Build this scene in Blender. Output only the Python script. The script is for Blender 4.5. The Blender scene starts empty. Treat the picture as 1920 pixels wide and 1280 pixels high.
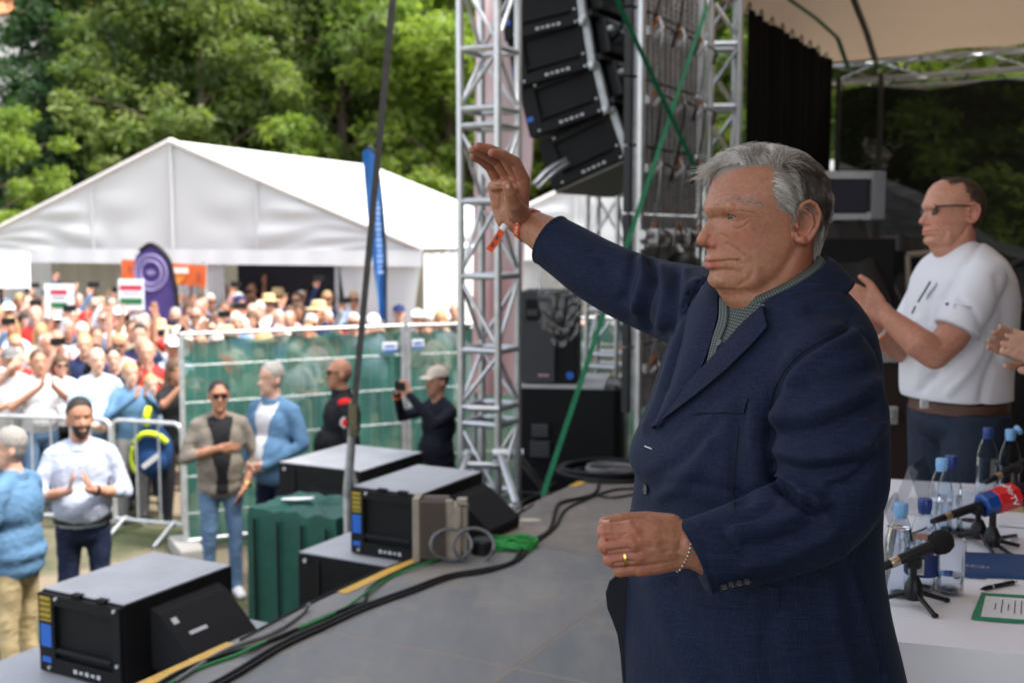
import bpy, bmesh, math, random
import numpy as np
from mathutils import Vector, Matrix, noise
from mathutils.bvhtree import BVHTree

# ------------------------------------------------------------------ camera, world, sun, exposure
scene = bpy.context.scene
COL = scene.collection
R = math.radians
FPX = 2130.0                      # focal length in pixels of the 1920 px wide photograph
CAMZ = 1.58
PITCH = R(-5.37)
cam_d = bpy.data.cameras.new('camera')
cam = bpy.data.objects.new('camera', cam_d)
COL.objects.link(cam)
cam.location = (0, 0, CAMZ)
cam.rotation_euler = (R(90) + PITCH, 0, 0)
cam_d.sensor_width = 36.0
cam_d.lens = 36.0 * FPX / 1920.0
cam_d.clip_start = 0.05
cam_d.clip_end = 1500
cam_d.dof.use_dof = True
cam_d.dof.focus_distance = 1.86
cam_d.dof.aperture_fstop = 4.6
scene.camera = cam

world = bpy.data.worlds.new('World')
scene.world = world
world.use_nodes = True
wn = world.node_tree.nodes
wl = world.node_tree.links
bg = wn['Background']
sky = wn.new('ShaderNodeTexSky')
sky.sky_type = 'NISHITA'
sky.sun_disc = False
SUN_EL, SUN_AZ = R(60), R(112)      # azimuth: clockwise from +Y (view direction) towards +X
sky.sun_elevation = SUN_EL
sky.sun_rotation = SUN_AZ
sky.air_density = 1.0
sky.dust_density = 3.0
sky.ozone_density = 1.0
# thin bright cloud over the whole sky: most of the blue is washed out
bw = wn.new('ShaderNodeRGBToBW'); mixw = wn.new('ShaderNodeMixRGB'); mixw.inputs[0].default_value = 0.72
wl.new(sky.outputs[0], bw.inputs[0]); wl.new(sky.outputs[0], mixw.inputs[1]); wl.new(bw.outputs[0], mixw.inputs[2])
wl.new(mixw.outputs[0], bg.inputs[0])
bg.inputs[1].default_value = 0.15
sun_d = bpy.data.lights.new('sun', 'SUN')
sun_d.energy = 1.35
sun_d.angle = R(14)
sun_d.color = (1.0, 0.95, 0.88)
sun = bpy.data.objects.new('sun', sun_d)
COL.objects.link(sun)
sdir = Vector((math.sin(SUN_AZ) * math.cos(SUN_EL), math.cos(SUN_AZ) * math.cos(SUN_EL), math.sin(SUN_EL)))
sun.rotation_euler = sdir.to_track_quat('Z', 'Y').to_euler()
sun.location = sdir * 60

scene.view_settings.view_transform = 'Standard'
scene.view_settings.look = 'None'
scene.view_settings.exposure = 2.3
scene.view_settings.gamma = 1.0
scene.view_settings.use_curve_mapping = False
scene.render.engine = 'CYCLES'
scene.cycles.use_denoising = True
try:
    scene.cycles.denoiser = 'OPENIMAGEDENOISE'
except Exception:
    pass
scene.cycles.max_bounces = 8
scene.cycles.diffuse_bounces = 4
scene.cycles.glossy_bounces = 3
scene.cycles.transmission_bounces = 6
scene.cycles.transparent_max_bounces = 12
scene.cycles.caustics_reflective = False
scene.cycles.caustics_refractive = False

# ------------------------------------------------------------------ measuring helpers
_cp, _sp = math.cos(PITCH), math.sin(PITCH)
def P(x, y, D):
    """photo pixel + distance ahead of the camera (metres) -> place"""
    a = (x - 960) / FPX; b = (640 - y) / FPX
    d = Vector((a, _cp - b * _sp, _sp + b * _cp))
    t = D / d.y
    return Vector((0, 0, CAMZ)) + d * t
def PZ(x, y, z):
    a = (x - 960) / FPX; b = (640 - y) / FPX
    d = Vector((a, _cp - b * _sp, _sp + b * _cp))
    t = (z - CAMZ) / d.z
    return Vector((0, 0, CAMZ)) + d * t
def V(*a): return Vector(a)

# ------------------------------------------------------------------ materials
MATS = {}
def mat(key, col, rough=0.6, metal=0.0, spec=0.4, var=0.0, vscale=6.0, bump=0.0, bscale=60.0, alpha=None,
        trans=0.0, ior=1.45, translucent=0.0, stretch=None, col2=None, sss=0.0, emit=0.0, detail=4.0, coat=0.0, rvar=0.0):
    if key in MATS: return MATS[key]
    m = bpy.data.materials.new(key); m.use_nodes = True
    n, l = m.node_tree.nodes, m.node_tree.links
    b = n['Principled BSDF']
    b.inputs['Base Color'].default_value = (*col, 1)
    b.inputs['Roughness'].default_value = rough
    b.inputs['Metallic'].default_value = metal
    b.inputs['Specular IOR Level'].default_value = spec
    b.inputs['IOR'].default_value = ior
    b.inputs['Coat Weight'].default_value = coat
    if trans: b.inputs['Transmission Weight'].default_value = trans
    if sss:
        b.inputs['Subsurface Weight'].default_value = sss
        b.inputs['Subsurface Radius'].default_value = (0.012, 0.004, 0.002)
        b.inputs['Subsurface Scale'].default_value = 1.0
    if emit:
        b.inputs['Emission Color'].default_value = (*col, 1); b.inputs['Emission Strength'].default_value = emit
    tc = None
    if var or bump or rvar:
        tc = n.new('ShaderNodeTexCoord'); mp = n.new('ShaderNodeMapping')
        if stretch: mp.inputs['Scale'].default_value = stretch
        l.new(tc.outputs['Object'], mp.inputs[0])
    if var or rvar:
        t = n.new('ShaderNodeTexNoise'); t.inputs['Scale'].default_value = vscale; t.inputs['Detail'].default_value = detail
        t.inputs['Roughness'].default_value = 0.62
        l.new(mp.outputs[0], t.inputs[0])
        if var:
            cr = n.new('ShaderNodeValToRGB')
            c2 = col2 if col2 else tuple(min(1, c * (1 + var)) for c in col)
            c1 = tuple(c * (1 - var) for c in col)
            cr.color_ramp.elements[0].position = 0.32; cr.color_ramp.elements[1].position = 0.68
            cr.color_ramp.elements[0].color = (*c1, 1); cr.color_ramp.elements[1].color = (*c2, 1)
            l.new(t.outputs[0], cr.inputs[0]); l.new(cr.outputs[0], b.inputs['Base Color'])
        if rvar:
            mr = n.new('ShaderNodeMapRange'); mr.inputs[3].default_value = max(0.02, rough - rvar); mr.inputs[4].default_value = min(1, rough + rvar)
            l.new(t.outputs[0], mr.inputs[0]); l.new(mr.outputs[0], b.inputs['Roughness'])
    if bump:
        t2 = n.new('ShaderNodeTexNoise'); t2.inputs['Scale'].default_value = bscale; t2.inputs['Detail'].default_value = 3
        l.new(mp.outputs[0], t2.inputs[0])
        bp = n.new('ShaderNodeBump'); bp.inputs['Strength'].default_value = bump; bp.inputs['Distance'].default_value = 0.01
        l.new(t2.outputs[0], bp.inputs['Height']); l.new(bp.outputs[0], b.inputs['Normal'])
    out = n['Material Output']
    sh = b.outputs[0]
    if translucent:
        tr = n.new('ShaderNodeBsdfTranslucent'); tr.inputs[0].default_value = (*col, 1)
        mx = n.new('ShaderNodeMixShader'); mx.inputs[0].default_value = translucent
        l.new(sh, mx.inputs[1]); l.new(tr.outputs[0], mx.inputs[2]); sh = mx.outputs[0]
    if alpha is not None:
        tp = n.new('ShaderNodeBsdfTransparent')
        mx = n.new('ShaderNodeMixShader'); mx.inputs[0].default_value = alpha
        l.new(tp.outputs[0], mx.inputs[1]); l.new(sh, mx.inputs[2]); sh = mx.outputs[0]
    if sh is not b.outputs[0]: l.new(sh, out.inputs[0])
    MATS[key] = m
    return m

# ------------------------------------------------------------------ mesh builder
def frame_from(d, up=None):
    d = Vector(d).normalized()
    up = Vector(up) if up is not None else (Vector((0, 0, 1)) if abs(d.z) < 0.95 else Vector((1, 0, 0)))
    s = d.cross(up).normalized(); t = s.cross(d).normalized()
    return s, t, d
def catmull(pts, k=6):
    pts = [Vector(p) for p in pts]
    if len(pts) < 3: return pts
    q = [pts[0] * 2 - pts[1]] + pts + [pts[-1] * 2 - pts[-2]]
    out = []
    for i in range(1, len(q) - 2):
        p0, p1, p2, p3 = q[i - 1], q[i], q[i + 1], q[i + 2]
        for j in range(k):
            t = j / k
            out.append(0.5 * ((2 * p1) + (p2 - p0) * t + (2 * p0 - 5 * p1 + 4 * p2 - p3) * t * t + (3 * p1 - p0 - 3 * p2 + p3) * t ** 3))
    out.append(pts[-1])
    return out

class MB:
    def __init__(s): s.v = []; s.f = []; s.m = []
    def add(s, vs, fs, mi=0):
        o = len(s.v); s.v.extend([tuple(v) for v in vs]); s.f.extend([tuple(i + o for i in f) for f in fs]); s.m.extend([mi] * len(fs)); return s
    def box(s, c, size, ax=None, mi=0, taper=1.0):
        """ax: (x,y,z) axis vectors; size full lengths"""
        X, Y, Z = ax if ax else (V(1, 0, 0), V(0, 1, 0), V(0, 0, 1))
        c = Vector(c); hx, hy, hz = size[0] / 2, size[1] / 2, size[2] / 2
        vs = []
        for k in (-1, 1):
            t = taper if k > 0 else 1
            for (i, j) in ((-1, -1), (1, -1), (1, 1), (-1, 1)):
                vs.append(c + X * (i * hx * t) + Y * (j * hy * t) + Z * (k * hz))
        return s.add(vs, [(3, 2, 1, 0), (4, 5, 6, 7), (0, 1, 5, 4), (1, 2, 6, 5), (2, 3, 7, 6), (3, 0, 4, 7)], mi)
    def cbox(s, c, size, ax=None, ch=0.005, mi=0):
        """box with chamfered edges"""
        X, Y, Z = ax if ax else (V(1, 0, 0), V(0, 1, 0), V(0, 0, 1))
        c = Vector(c); h = [size[0] / 2, size[1] / 2, size[2] / 2]
        bm = bmesh.new(); bmesh.ops.create_cube(bm, size=1.0)
        for v in bm.verts: v.co = Vector((v.co.x * size[0], v.co.y * size[1], v.co.z * size[2]))
        bmesh.ops.bevel(bm, geom=list(bm.edges), offset=ch, segments=2, profile=0.6, affect='EDGES')
        bm.verts.index_update()
        vs = [c + X * v.co.x + Y * v.co.y + Z * v.co.z for v in bm.verts]
        fs = [tuple(v.index for v in f.verts) for f in bm.faces]
        bm.free()
        return s.add(vs, fs, mi)
    def cyl(s, a, b, r, r2=None, n=10, mi=0, cap=True):
        a, b = Vector(a), Vector(b); r2 = r if r2 is None else r2
        x, y, d = frame_from(b - a)
        vs = []
        for c, rr in ((a, r), (b, r2)):
            for i in range(n):
                t = 2 * math.pi * i / n; vs.append(c + x * math.cos(t) * rr + y * math.sin(t) * rr)
        fs = [(i, (i + 1) % n, n + (i + 1) % n, n + i) for i in range(n)]
        if cap: fs += [tuple(range(n - 1, -1, -1)), tuple(range(n, 2 * n))]
        return s.add(vs, fs, mi)
    def tube(s, pts, r, n=6, mi=0, k=6, smooth=True, cap=True):
        pts = catmull(pts, k) if smooth else [Vector(p) for p in pts]
        m = len(pts); rs = r if isinstance(r, (list, tuple)) else [r] * m
        if len(rs) != m: rs = [np.interp(i / (m - 1), np.linspace(0, 1, len(rs)), rs) for i in range(m)]
        vs = []; up = None
        for i, p in enumerate(pts):
            d = (pts[min(i + 1, m - 1)] - pts[max(i - 1, 0)])
            if d.length < 1e-9: d = V(0, 0, 1)
            x, y, d = frame_from(d, up); up = y
            for j in range(n):
                t = 2 * math.pi * j / n; vs.append(p + x * math.cos(t) * rs[i] + y * math.sin(t) * rs[i])
        fs = []
        for i in range(m - 1):
            for j in range(n): fs.append((i * n + j, i * n + (j + 1) % n, (i + 1) * n + (j + 1) % n, (i + 1) * n + j))
        if cap: fs += [tuple(range(n - 1, -1, -1)), tuple(range((m - 1) * n, m * n))]
        return s.add(vs, fs, mi)
    def strip(s, pts, w, side, th=0.002, mi=0):
        """flat strap along pts, width direction side"""
        side = Vector(side).normalized(); pts = [Vector(p) for p in pts]; vs = []
        for i, p in enumerate(pts):
            d = (pts[min(i + 1, len(pts) - 1)] - pts[max(i - 1, 0)]).normalized(); nn = d.cross(side).normalized()
            sd = side
            for a, b in ((-1, -1), (1, -1), (1, 1), (-1, 1)): vs.append(p + sd * a * w / 2 + nn * b * th / 2)
        fs = []
        for i in range(len(pts) - 1):
            for j in range(4): fs.append((i * 4 + j, i * 4 + (j + 1) % 4, i * 4 + 4 + (j + 1) % 4, i * 4 + 4 + j))
        fs += [(3, 2, 1, 0), tuple(len(vs) - 4 + i for i in range(4))]
        return s.add(vs, fs, mi)
    def lathe(s, prof, o, axis=(0, 0, 1), n=20, mi=0):
        x, y, d = frame_from(Vector(axis)); o = Vector(o); vs = []
        for (r, h) in prof:
            for i in range(n):
                t = 2 * math.pi * i / n; vs.append(o + d * h + x * math.cos(t) * r + y * math.sin(t) * r)
        m = len(prof); fs = []
        for i in range(m - 1):
            for j in range(n): fs.append((i * n + j, i * n + (j + 1) % n, (i + 1) * n + (j + 1) % n, (i + 1) * n + j))
        fs += [tuple(range(n - 1, -1, -1)), tuple(range((m - 1) * n, m * n))]
        return s.add(vs, fs, mi)
    def ell(s, c, r, ax=None, n=14, m=9, mi=0):
        X, Y, Z = ax if ax else (V(1, 0, 0), V(0, 1, 0), V(0, 0, 1)); c = Vector(c)
        if not isinstance(r, (tuple, list)): r = (r, r, r)
        vs = [c - Z * r[2]]
        for i in range(1, m):
            a = -math.pi / 2 + math.pi * i / m
            for j in range(n):
                t = 2 * math.pi * j / n
                vs.append(c + X * r[0] * math.cos(a) * math.cos(t) + Y * r[1] * math.cos(a) * math.sin(t) + Z * r[2] * math.sin(a))
        vs.append(c + Z * r[2]); L = len(vs) - 1; fs = []
        for j in range(n): fs.append((0, 1 + (j + 1) % n, 1 + j))
        for i in range(m - 2):
            for j in range(n):
                a = 1 + i * n + j; b = 1 + i * n + (j + 1) % n; fs.append((a, b, b + n, a + n))
        o = 1 + (m - 2) * n
        for j in range(n): fs.append((o + j, o + (j + 1) % n, L))
        return s.add(vs, fs, mi)
    def rcone(s, a, b, ra, rb, n=14, mi=0, k=4):
        """rounded cone (capsule with two radii)"""
        a, b = Vector(a), Vector(b)
        x, y, d = frame_from(b - a); L = (b - a).length
        prof = []
        for i in range(k): t = math.pi / 2 * i / k; prof.append((ra * math.sin(t) + 1e-5, -ra * math.cos(t)))
        prof.append((ra, 0)); prof.append((rb, L))
        for i in range(k - 1, -1, -1): t = math.pi / 2 * i / k; prof.append((rb * math.sin(t) + 1e-5, L + rb * math.cos(t)))
        return s.lathe(prof, a, d, n, mi)
    def loft(s, rings, mi=0, cap=True):
        n = len(rings[0]); vs = [v for r in rings for v in r]; fs = []
        for i in range(len(rings) - 1):
            for j in range(n): fs.append((i * n + j, i * n + (j + 1) % n, (i + 1) * n + (j + 1) % n, (i + 1) * n + j))
        if cap: fs += [tuple(range(n - 1, -1, -1)), tuple(range((len(rings) - 1) * n, len(rings) * n))]
        return s.add(vs, fs, mi)
    def prism(s, poly, off, mi=0):
        """extrude a polygon (list of points) by off"""
        off = Vector(off); n = len(poly); vs = [Vector(p) for p in poly] + [Vector(p) + off for p in poly]
        fs = [tuple(range(n - 1, -1, -1)), tuple(range(n, 2 * n))] + [(i, (i + 1) % n, n + (i + 1) % n, n + i) for i in range(n)]
        return s.add(vs, fs, mi)
    def mesh(s, name='m'):
        me = bpy.data.meshes.new(name); me.from_pydata(s.v, [], s.f); me.update()
        if s.m and max(s.m) > 0: me.polygons.foreach_set('material_index', s.m)
        return me
    def build(s, name, mats, parent=None, smooth=False):
        return link_mesh(name, s.mesh(name), mats, parent, smooth)

def link_mesh(name, me, mats, parent=None, smooth=False):
    o = bpy.data.objects.new(name, me)
    if not isinstance(mats, (list, tuple)): mats = [mats]
    if not me.materials:
        for m in mats: me.materials.append(m)
    if smooth is True: me.polygons.foreach_set('use_smooth', [True] * len(me.polygons))
    elif smooth:
        me.polygons.foreach_set('use_smooth', [True] * len(me.polygons))
        try: me.set_sharp_from_angle(angle=R(smooth))
        except Exception: pass
    COL.objects.link(o)
    if parent is not None: adopt(o, parent)
    return o
def basis(o): return Matrix.LocRotScale(o.location, o.rotation_euler, o.scale)
def worldm(o): return (worldm(o.parent) @ o.matrix_parent_inverse @ basis(o)) if o.parent else basis(o)
def adopt(o, parent):
    o.parent = parent; o.matrix_parent_inverse = worldm(parent).inverted()
def tag(o, label=None, cat=None, group=None, kind=None):
    if label: o['label'] = label
    if cat: o['category'] = cat
    if group: o['group'] = group
    if kind: o['kind'] = kind
    return o
def thing(name, label, cat, loc=(0, 0, 0), rotz=0.0, group=None):
    o = bpy.data.objects.new(name, None); COL.objects.link(o)
    o.location = loc; o.rotation_euler = (0, 0, rotz); o.empty_display_size = 0.1
    return tag(o, label, cat, group)
def share(name, src, parent, loc=None, rot=None, scale=None):
    """a piece that shares the mesh of src"""
    o = bpy.data.objects.new(name, src.data); COL.objects.link(o)
    if loc is not None: o.location = loc
    if rot is not None: o.rotation_euler = rot
    if scale is not None: o.scale = scale
    adopt(o, parent)
    return o
def copy_tree(root, loc, rotz=0.0, label=None, scale=None):
    r = root.copy(); COL.objects.link(r); r.location = loc; r.rotation_euler = (0, 0, rotz)
    if scale: r.scale = (scale,) * 3
    if label: r['label'] = label
    for ch in list(root.children):
        c = ch.copy(); COL.objects.link(c); c.parent = r
        for g in list(ch.children):
            d = g.copy(); COL.objects.link(d); d.parent = c
    return r
def remesh(mb, voxel, smooth=4, factor=0.5):
    """melt overlapping closed shapes into one continuous skin"""
    me = mb.mesh('tmp'); o = bpy.data.objects.new('tmp', me); COL.objects.link(o)
    md = o.modifiers.new('r', 'REMESH'); md.mode = 'VOXEL'; md.voxel_size = voxel; md.adaptivity = 0
    if smooth:
        sm = o.modifiers.new('s', 'SMOOTH'); sm.iterations = smooth; sm.factor = factor
    dg = bpy.context.evaluated_depsgraph_get()
    out = bpy.data.meshes.new_from_object(o.evaluated_get(dg))
    bpy.data.objects.remove(o); bpy.data.meshes.remove(me)
    out.materials.clear()
    return out
def verts_of(me):
    a = np.empty(len(me.vertices) * 3, np.float32); me.vertices.foreach_get('co', a); return a.reshape(-1, 3).astype(np.float64)
def normals_of(me):
    a = np.empty(len(me.vertices) * 3, np.float32); me.vertices.foreach_get('normal', a); return a.reshape(-1, 3).astype(np.float64)
def set_verts(me, a): me.vertices.foreach_set('co', a.astype(np.float32).ravel()); me.update()
def centers_of(me):
    a = np.empty(len(me.polygons) * 3, np.float32); me.polygons.foreach_get('center', a); return a.reshape(-1, 3).astype(np.float64)
def lap_smooth(me, mask, iters, fac=.6):
    e = np.empty(len(me.edges) * 2, np.int32); me.edges.foreach_get('vertices', e); e = e.reshape(-1, 2); v = verts_of(me)
    deg = np.bincount(e.ravel(), minlength=len(v))[:, None].astype(float); m = (mask * fac)[:, None]
    for _ in range(iters):
        acc = np.zeros_like(v)
        for k in range(3): acc[:, k] = np.bincount(e[:, 0], v[e[:, 1], k], len(v)) + np.bincount(e[:, 1], v[e[:, 0], k], len(v))
        v += (acc / np.maximum(deg, 1) - v) * m
    set_verts(me, v)
def seg_dist(p, pts):
    """distance of points p (N,k) to polyline pts (M,k)"""
    pts = np.asarray(pts, float); best = np.full(len(p), 1e9)
    for a, b in zip(pts[:-1], pts[1:]):
        ab = b - a; t = np.clip(((p - a) @ ab) / max(ab @ ab, 1e-12), 0, 1)
        best = np.minimum(best, np.linalg.norm(p - (a + t[:, None] * ab), axis=1))
    return best
rng = random.Random(7)
UD = V(math.sin(R(28)), math.cos(R(28)), 0)     # along the front edge of the stage
VD = V(math.cos(R(28)), -math.sin(R(28)), 0)    # from the front edge into the stage
ZD = V(0, 0, 1)
GZ = -1.30                                       # field level; the stage deck is z = 0
def gz(d): return GZ + 0.035 * min(12, max(0, d - 10))   # the field rises gently away from the stage
def S(u, v, z=0.0): return UD * u + VD * v + ZD * z
# ------------------------------------------------------------------ materials of the place
m_alu = mat('aluminium', (0.52, 0.53, 0.54), 0.34, 0.85, bump=0.05, bscale=90, var=0.12, vscale=9, rvar=0.12)
m_alu_dull = mat('dull aluminium', (0.40, 0.41, 0.42), 0.5, 0.7, var=0.2, vscale=12)
m_galv = mat('galvanised steel', (0.55, 0.56, 0.57), 0.42, 0.6, var=0.15, vscale=15)
m_black = mat('black painted wood', (0.0075, 0.0075, 0.0085), 0.6, spec=0.22, bump=0.25, bscale=400, rvar=0.1, vscale=8)
m_blackm = mat('black metal', (0.010, 0.010, 0.011), 0.4, 0.0, spec=0.35)
m_rubber = mat('black cable rubber', (0.010, 0.010, 0.011), 0.5, spec=0.3)
m_greytop = mat('pale grey lid', (0.36, 0.365, 0.385), 0.5, var=0.12, vscale=5, bump=0.1, bscale=200, rvar=0.12)  # pale grey with slight random variation for cabinet tops
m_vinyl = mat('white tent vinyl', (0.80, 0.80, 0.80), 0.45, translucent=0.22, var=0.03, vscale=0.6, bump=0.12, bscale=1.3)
m_vinyl_g = mat('shaded white vinyl', (0.60, 0.595, 0.59), 0.5, translucent=0.16, var=0.03, vscale=0.5, bump=0.25, bscale=0.9)  # darker copy of the vinyl, with the gable's shade put into its colour
m_beige = mat('beige tent lining', (0.50, 0.46, 0.37), 0.8, translucent=0.25, var=0.1, vscale=1.2, stretch=(4, 4, 0.4))
m_dark_in = mat('plain dark navy', (0.018, 0.018, 0.028), 0.8)
m_skin_dummy = None

# ------------------------------------------------------------------ ground and hill
def terrain():
    nx, ny = 70, 70
    xs = np.concatenate([np.linspace(-300, -30, 15), np.linspace(-28, 28, 40), np.linspace(30, 300, 15)])
    ys = np.concatenate([np.linspace(-120, 0, 10), np.linspace(1, 45, 35), np.linspace(47, 420, 25)])
    vs = []
    for y in ys:
        for x in xs:
            z = gz(y) - 0.0 + 0.03 * noise.noise(V(x * 0.15, y * 0.15, 0)) * min(1, max(0, (y - 12) / 10))
            h = max(0, y - 48)
            z += min(40, h * 0.34) * (0.85 + 0.3 * noise.noise(V(x * 0.02, y * 0.02, 3)))
            vs.append((x, y, z))
    n = len(xs)
    fs = [(j * n + i, j * n + i + 1, (j + 1) * n + i + 1, (j + 1) * n + i) for j in range(len(ys) - 1) for i in range(n - 1)]
    mb = MB().add(vs, fs)
    m = bpy.data.materials.new('trodden grass'); m.use_nodes = True
    nd, l = m.node_tree.nodes, m.node_tree.links; b = nd['Principled BSDF']; b.inputs['Roughness'].default_value = 0.95
    tc = nd.new('ShaderNodeTexCoord'); t = nd.new('ShaderNodeTexNoise'); t.inputs['Scale'].default_value = 0.9; t.inputs['Detail'].default_value = 8
    t2 = nd.new('ShaderNodeTexNoise'); t2.inputs['Scale'].default_value = 30; t2.inputs['Detail'].default_value = 4
    cr = nd.new('ShaderNodeValToRGB'); e = cr.color_ramp.elements
    e[0].position = 0.42; e[0].color = (0.07, 0.085, 0.03, 1); e[1].position = 0.62; e[1].color = (0.30, 0.24, 0.16, 1)
    mx = nd.new('ShaderNodeMixRGB'); mx.blend_type = 'MULTIPLY'; mx.inputs[0].default_value = 0.7
    l.new(tc.outputs['Object'], t.inputs[0]); l.new(tc.outputs['Object'], t2.inputs[0]); l.new(t.outputs[0], cr.inputs[0])
    l.new(cr.outputs[0], mx.inputs[1]); l.new(t2.outputs[1], mx.inputs[2]); l.new(mx.outputs[0], b.inputs[0])
    bp = nd.new('ShaderNodeBump'); bp.inputs[0].default_value = 0.6; bp.inputs[1].default_value = 0.03; l.new(t2.outputs[0], bp.inputs['Height']); l.new(bp.outputs[0], b.inputs['Normal'])
    o = mb.build('ground', m, smooth=True); tag(o, kind='structure', label='trodden grass and bare earth field rising to a hill')
terrain()

# ------------------------------------------------------------------ stage deck
def deck_material(i):
    cols = [(0.215, 0.208, 0.202), (0.215, 0.195, 0.18), (0.19, 0.193, 0.19), (0.215, 0.185, 0.165)]
    key = 'deck board %d' % i
    if key in MATS: return MATS[key]
    m = bpy.data.materials.new(key); m.use_nodes = True
    nd, l = m.node_tree.nodes, m.node_tree.links; b = nd['Principled BSDF']
    tc = nd.new('ShaderNodeTexCoord'); mp = nd.new('ShaderNodeMapping'); mp.inputs['Rotation'].default_value = (0, 0, R(28)); mp.inputs['Scale'].default_value = (1.0, 0.25, 1)
    l.new(tc.outputs['Object'], mp.inputs[0])
    t = nd.new('ShaderNodeTexNoise'); t.inputs['Scale'].default_value = 3.2 + i; t.inputs['Detail'].default_value = 7; t.inputs['Roughness'].default_value = 0.65
    l.new(mp.outputs[0], t.inputs[0])
    c = cols[i % 4]
    cr = nd.new('ShaderNodeValToRGB'); e = cr.color_ramp.elements
    e[0].position = 0.3; e[0].color = (c[0] * 0.58, c[1] * 0.62, c[2] * 0.66, 1); e[1].position = 0.72; e[1].color = (c[0] * 1.12, c[1] * 1.08, c[2] * 1.02, 1)
    l.new(t.outputs[0], cr.inputs[0])
    t3 = nd.new('ShaderNodeTexNoise'); t3.inputs['Scale'].default_value = 1.3; t3.inputs['Detail'].default_value = 9; t3.inputs['Roughness'].default_value = 0.75
    l.new(tc.outputs['Object'], t3.inputs[0])
    cr2 = nd.new('ShaderNodeValToRGB'); e = cr2.color_ramp.elements; e[0].position = 0.52; e[0].color = (0, 0, 0, 1); e[1].position = 0.70; e[1].color = (0.75, 0.75, 0.75, 1)
    l.new(t3.outputs[0], cr2.inputs[0])
    mx = nd.new('ShaderNodeMixRGB'); mx.inputs[2].default_value = (0.30, 0.25, 0.19, 1); l.new(cr2.outputs[0], mx.inputs[0]); l.new(cr.outputs[0], mx.inputs[1])
    l.new(mx.outputs[0], b.inputs[0])
    mr = nd.new('ShaderNodeMapRange'); mr.inputs[3].default_value = 0.42; mr.inputs[4].default_value = 0.72; l.new(t.outputs[0], mr.inputs[0]); l.new(mr.outputs[0], b.inputs['Roughness'])
    t4 = nd.new('ShaderNodeTexNoise'); t4.inputs['Scale'].default_value = 150; bp = nd.new('ShaderNodeBump'); bp.inputs[0].default_value = 0.15; bp.inputs[1].default_value = 0.004
    l.new(tc.outputs['Object'], t4.inputs[0]); l.new(t4.outputs[0], bp.inputs['Height']); l.new(bp.outputs[0], b.inputs['Normal'])
    MATS[key] = m; return m
EDGE = -3.0
def stage():
    root = MB().box(S(4.5, 2.0, -0.065), (17.0, 9.94, 0.05), (UD, VD, ZD)).box(S(4.5, EDGE + 0.04, -0.70), (17.0, 0.02, 1.19), (UD, VD, ZD)).build('stage_floor', mat('deck frame', (0.10, 0.10, 0.10), 0.7))
    tag(root, kind='structure', label='grey boarded stage floor of large plywood panels')
    k = 0
    us = [3.57 + 1.48 * i for i in range(-5, 7)]
    vs = [EDGE, -1.89, -0.78, 0.33, 1.44, 2.55, 3.66]
    for i in range(len(us) - 1):
        for j in range(len(vs) - 1):
            g = 0.008
            dz = rng.uniform(-0.002, 0.0015)
            mb = MB().cbox(S((us[i] + us[i + 1]) / 2, (vs[j] + vs[j + 1]) / 2, -0.02 + dz), (us[i + 1] - us[i] - g, vs[j + 1] - vs[j] - g, 0.04), (UD, VD, ZD), 0.002)
            mi = (i * 3 + j * 2 + (1 if i == 5 else 0)) % 4
            if j == 0: mi = 0 if i < 6 else 3
            mb.build('deck_panel', deck_material(mi), root)
    # pale dust swept into the joints
    m_dust = mat('joint dust', (0.30, 0.24, 0.19), 0.9)
    mb = MB()
    for v in vs[1:3]: mb.box(S(4.6, v, -0.0055), (15.6, 0.009, 0.008), (UD, VD, ZD))
    for u in us[2:9]: mb.box(S(u, -0.2, -0.0062), (0.009, 5.5, 0.008), (UD, VD, ZD))
    mb.build('joint_filler', m_dust, root)
    # lower platform along the front
    m_plat = mat('platform top', (0.29, 0.30, 0.325), 0.45, var=0.08, vscale=4, bump=0.1, bscale=100, rvar=0.1)
    pl = MB().box(S(3.28, EDGE - 0.62, -0.275), (1.60, 1.13, 0.05), (UD, VD, ZD)).build('side_platform', m_plat)
    for du, dv in ((-0.7, -0.5), (0.7, -0.5), (-0.7, 0.5), (0.7, 0.5)):
        MB().cyl(S(3.28 + du, EDGE - 0.62 + dv, GZ), S(3.28 + du, EDGE - 0.62 + dv, -0.31), 0.025).build('platform_leg', m_galv, pl)
    tag(pl, kind='structure', label='lower grey platform step along the stage front')
    # yellow edge tape
    mt = mat('yellow hazard tape', (0.62, 0.36, 0.06), 0.55, var=0.15, vscale=20)
    runs = [(2.55, 3.27), (3.98, 4.78), (5.30, 5.62), (6.40, 6.68)]
    names = ['long yellow tape strip beside the nearest black cabinet', 'yellow tape strip on stage edge before the ribbed lamp', 'short yellow tape by the green cable heap', 'small yellow tape at the foot of the green strap']
    for (a, b), nm in zip(runs, names):
        n = 10; top = []; bot = []
        for i in range(n + 1):
            u = a + (b - a) * i / n
            top.append(S(u, EDGE + 0.004 + 0.004 * noise.noise(V(u * 9, 1, 0)), 0.0022)); bot.append(S(u, EDGE + 0.058 + 0.006 * noise.noise(V(u * 13, 5, 0)), 0.0022))
        mb = MB().prism(top + bot[::-1], V(0, 0, 0.0012))
        tag(mb.build('edge_tape', mt), nm, 'tape', 'yellow tape along the stage edge')
stage()

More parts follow.
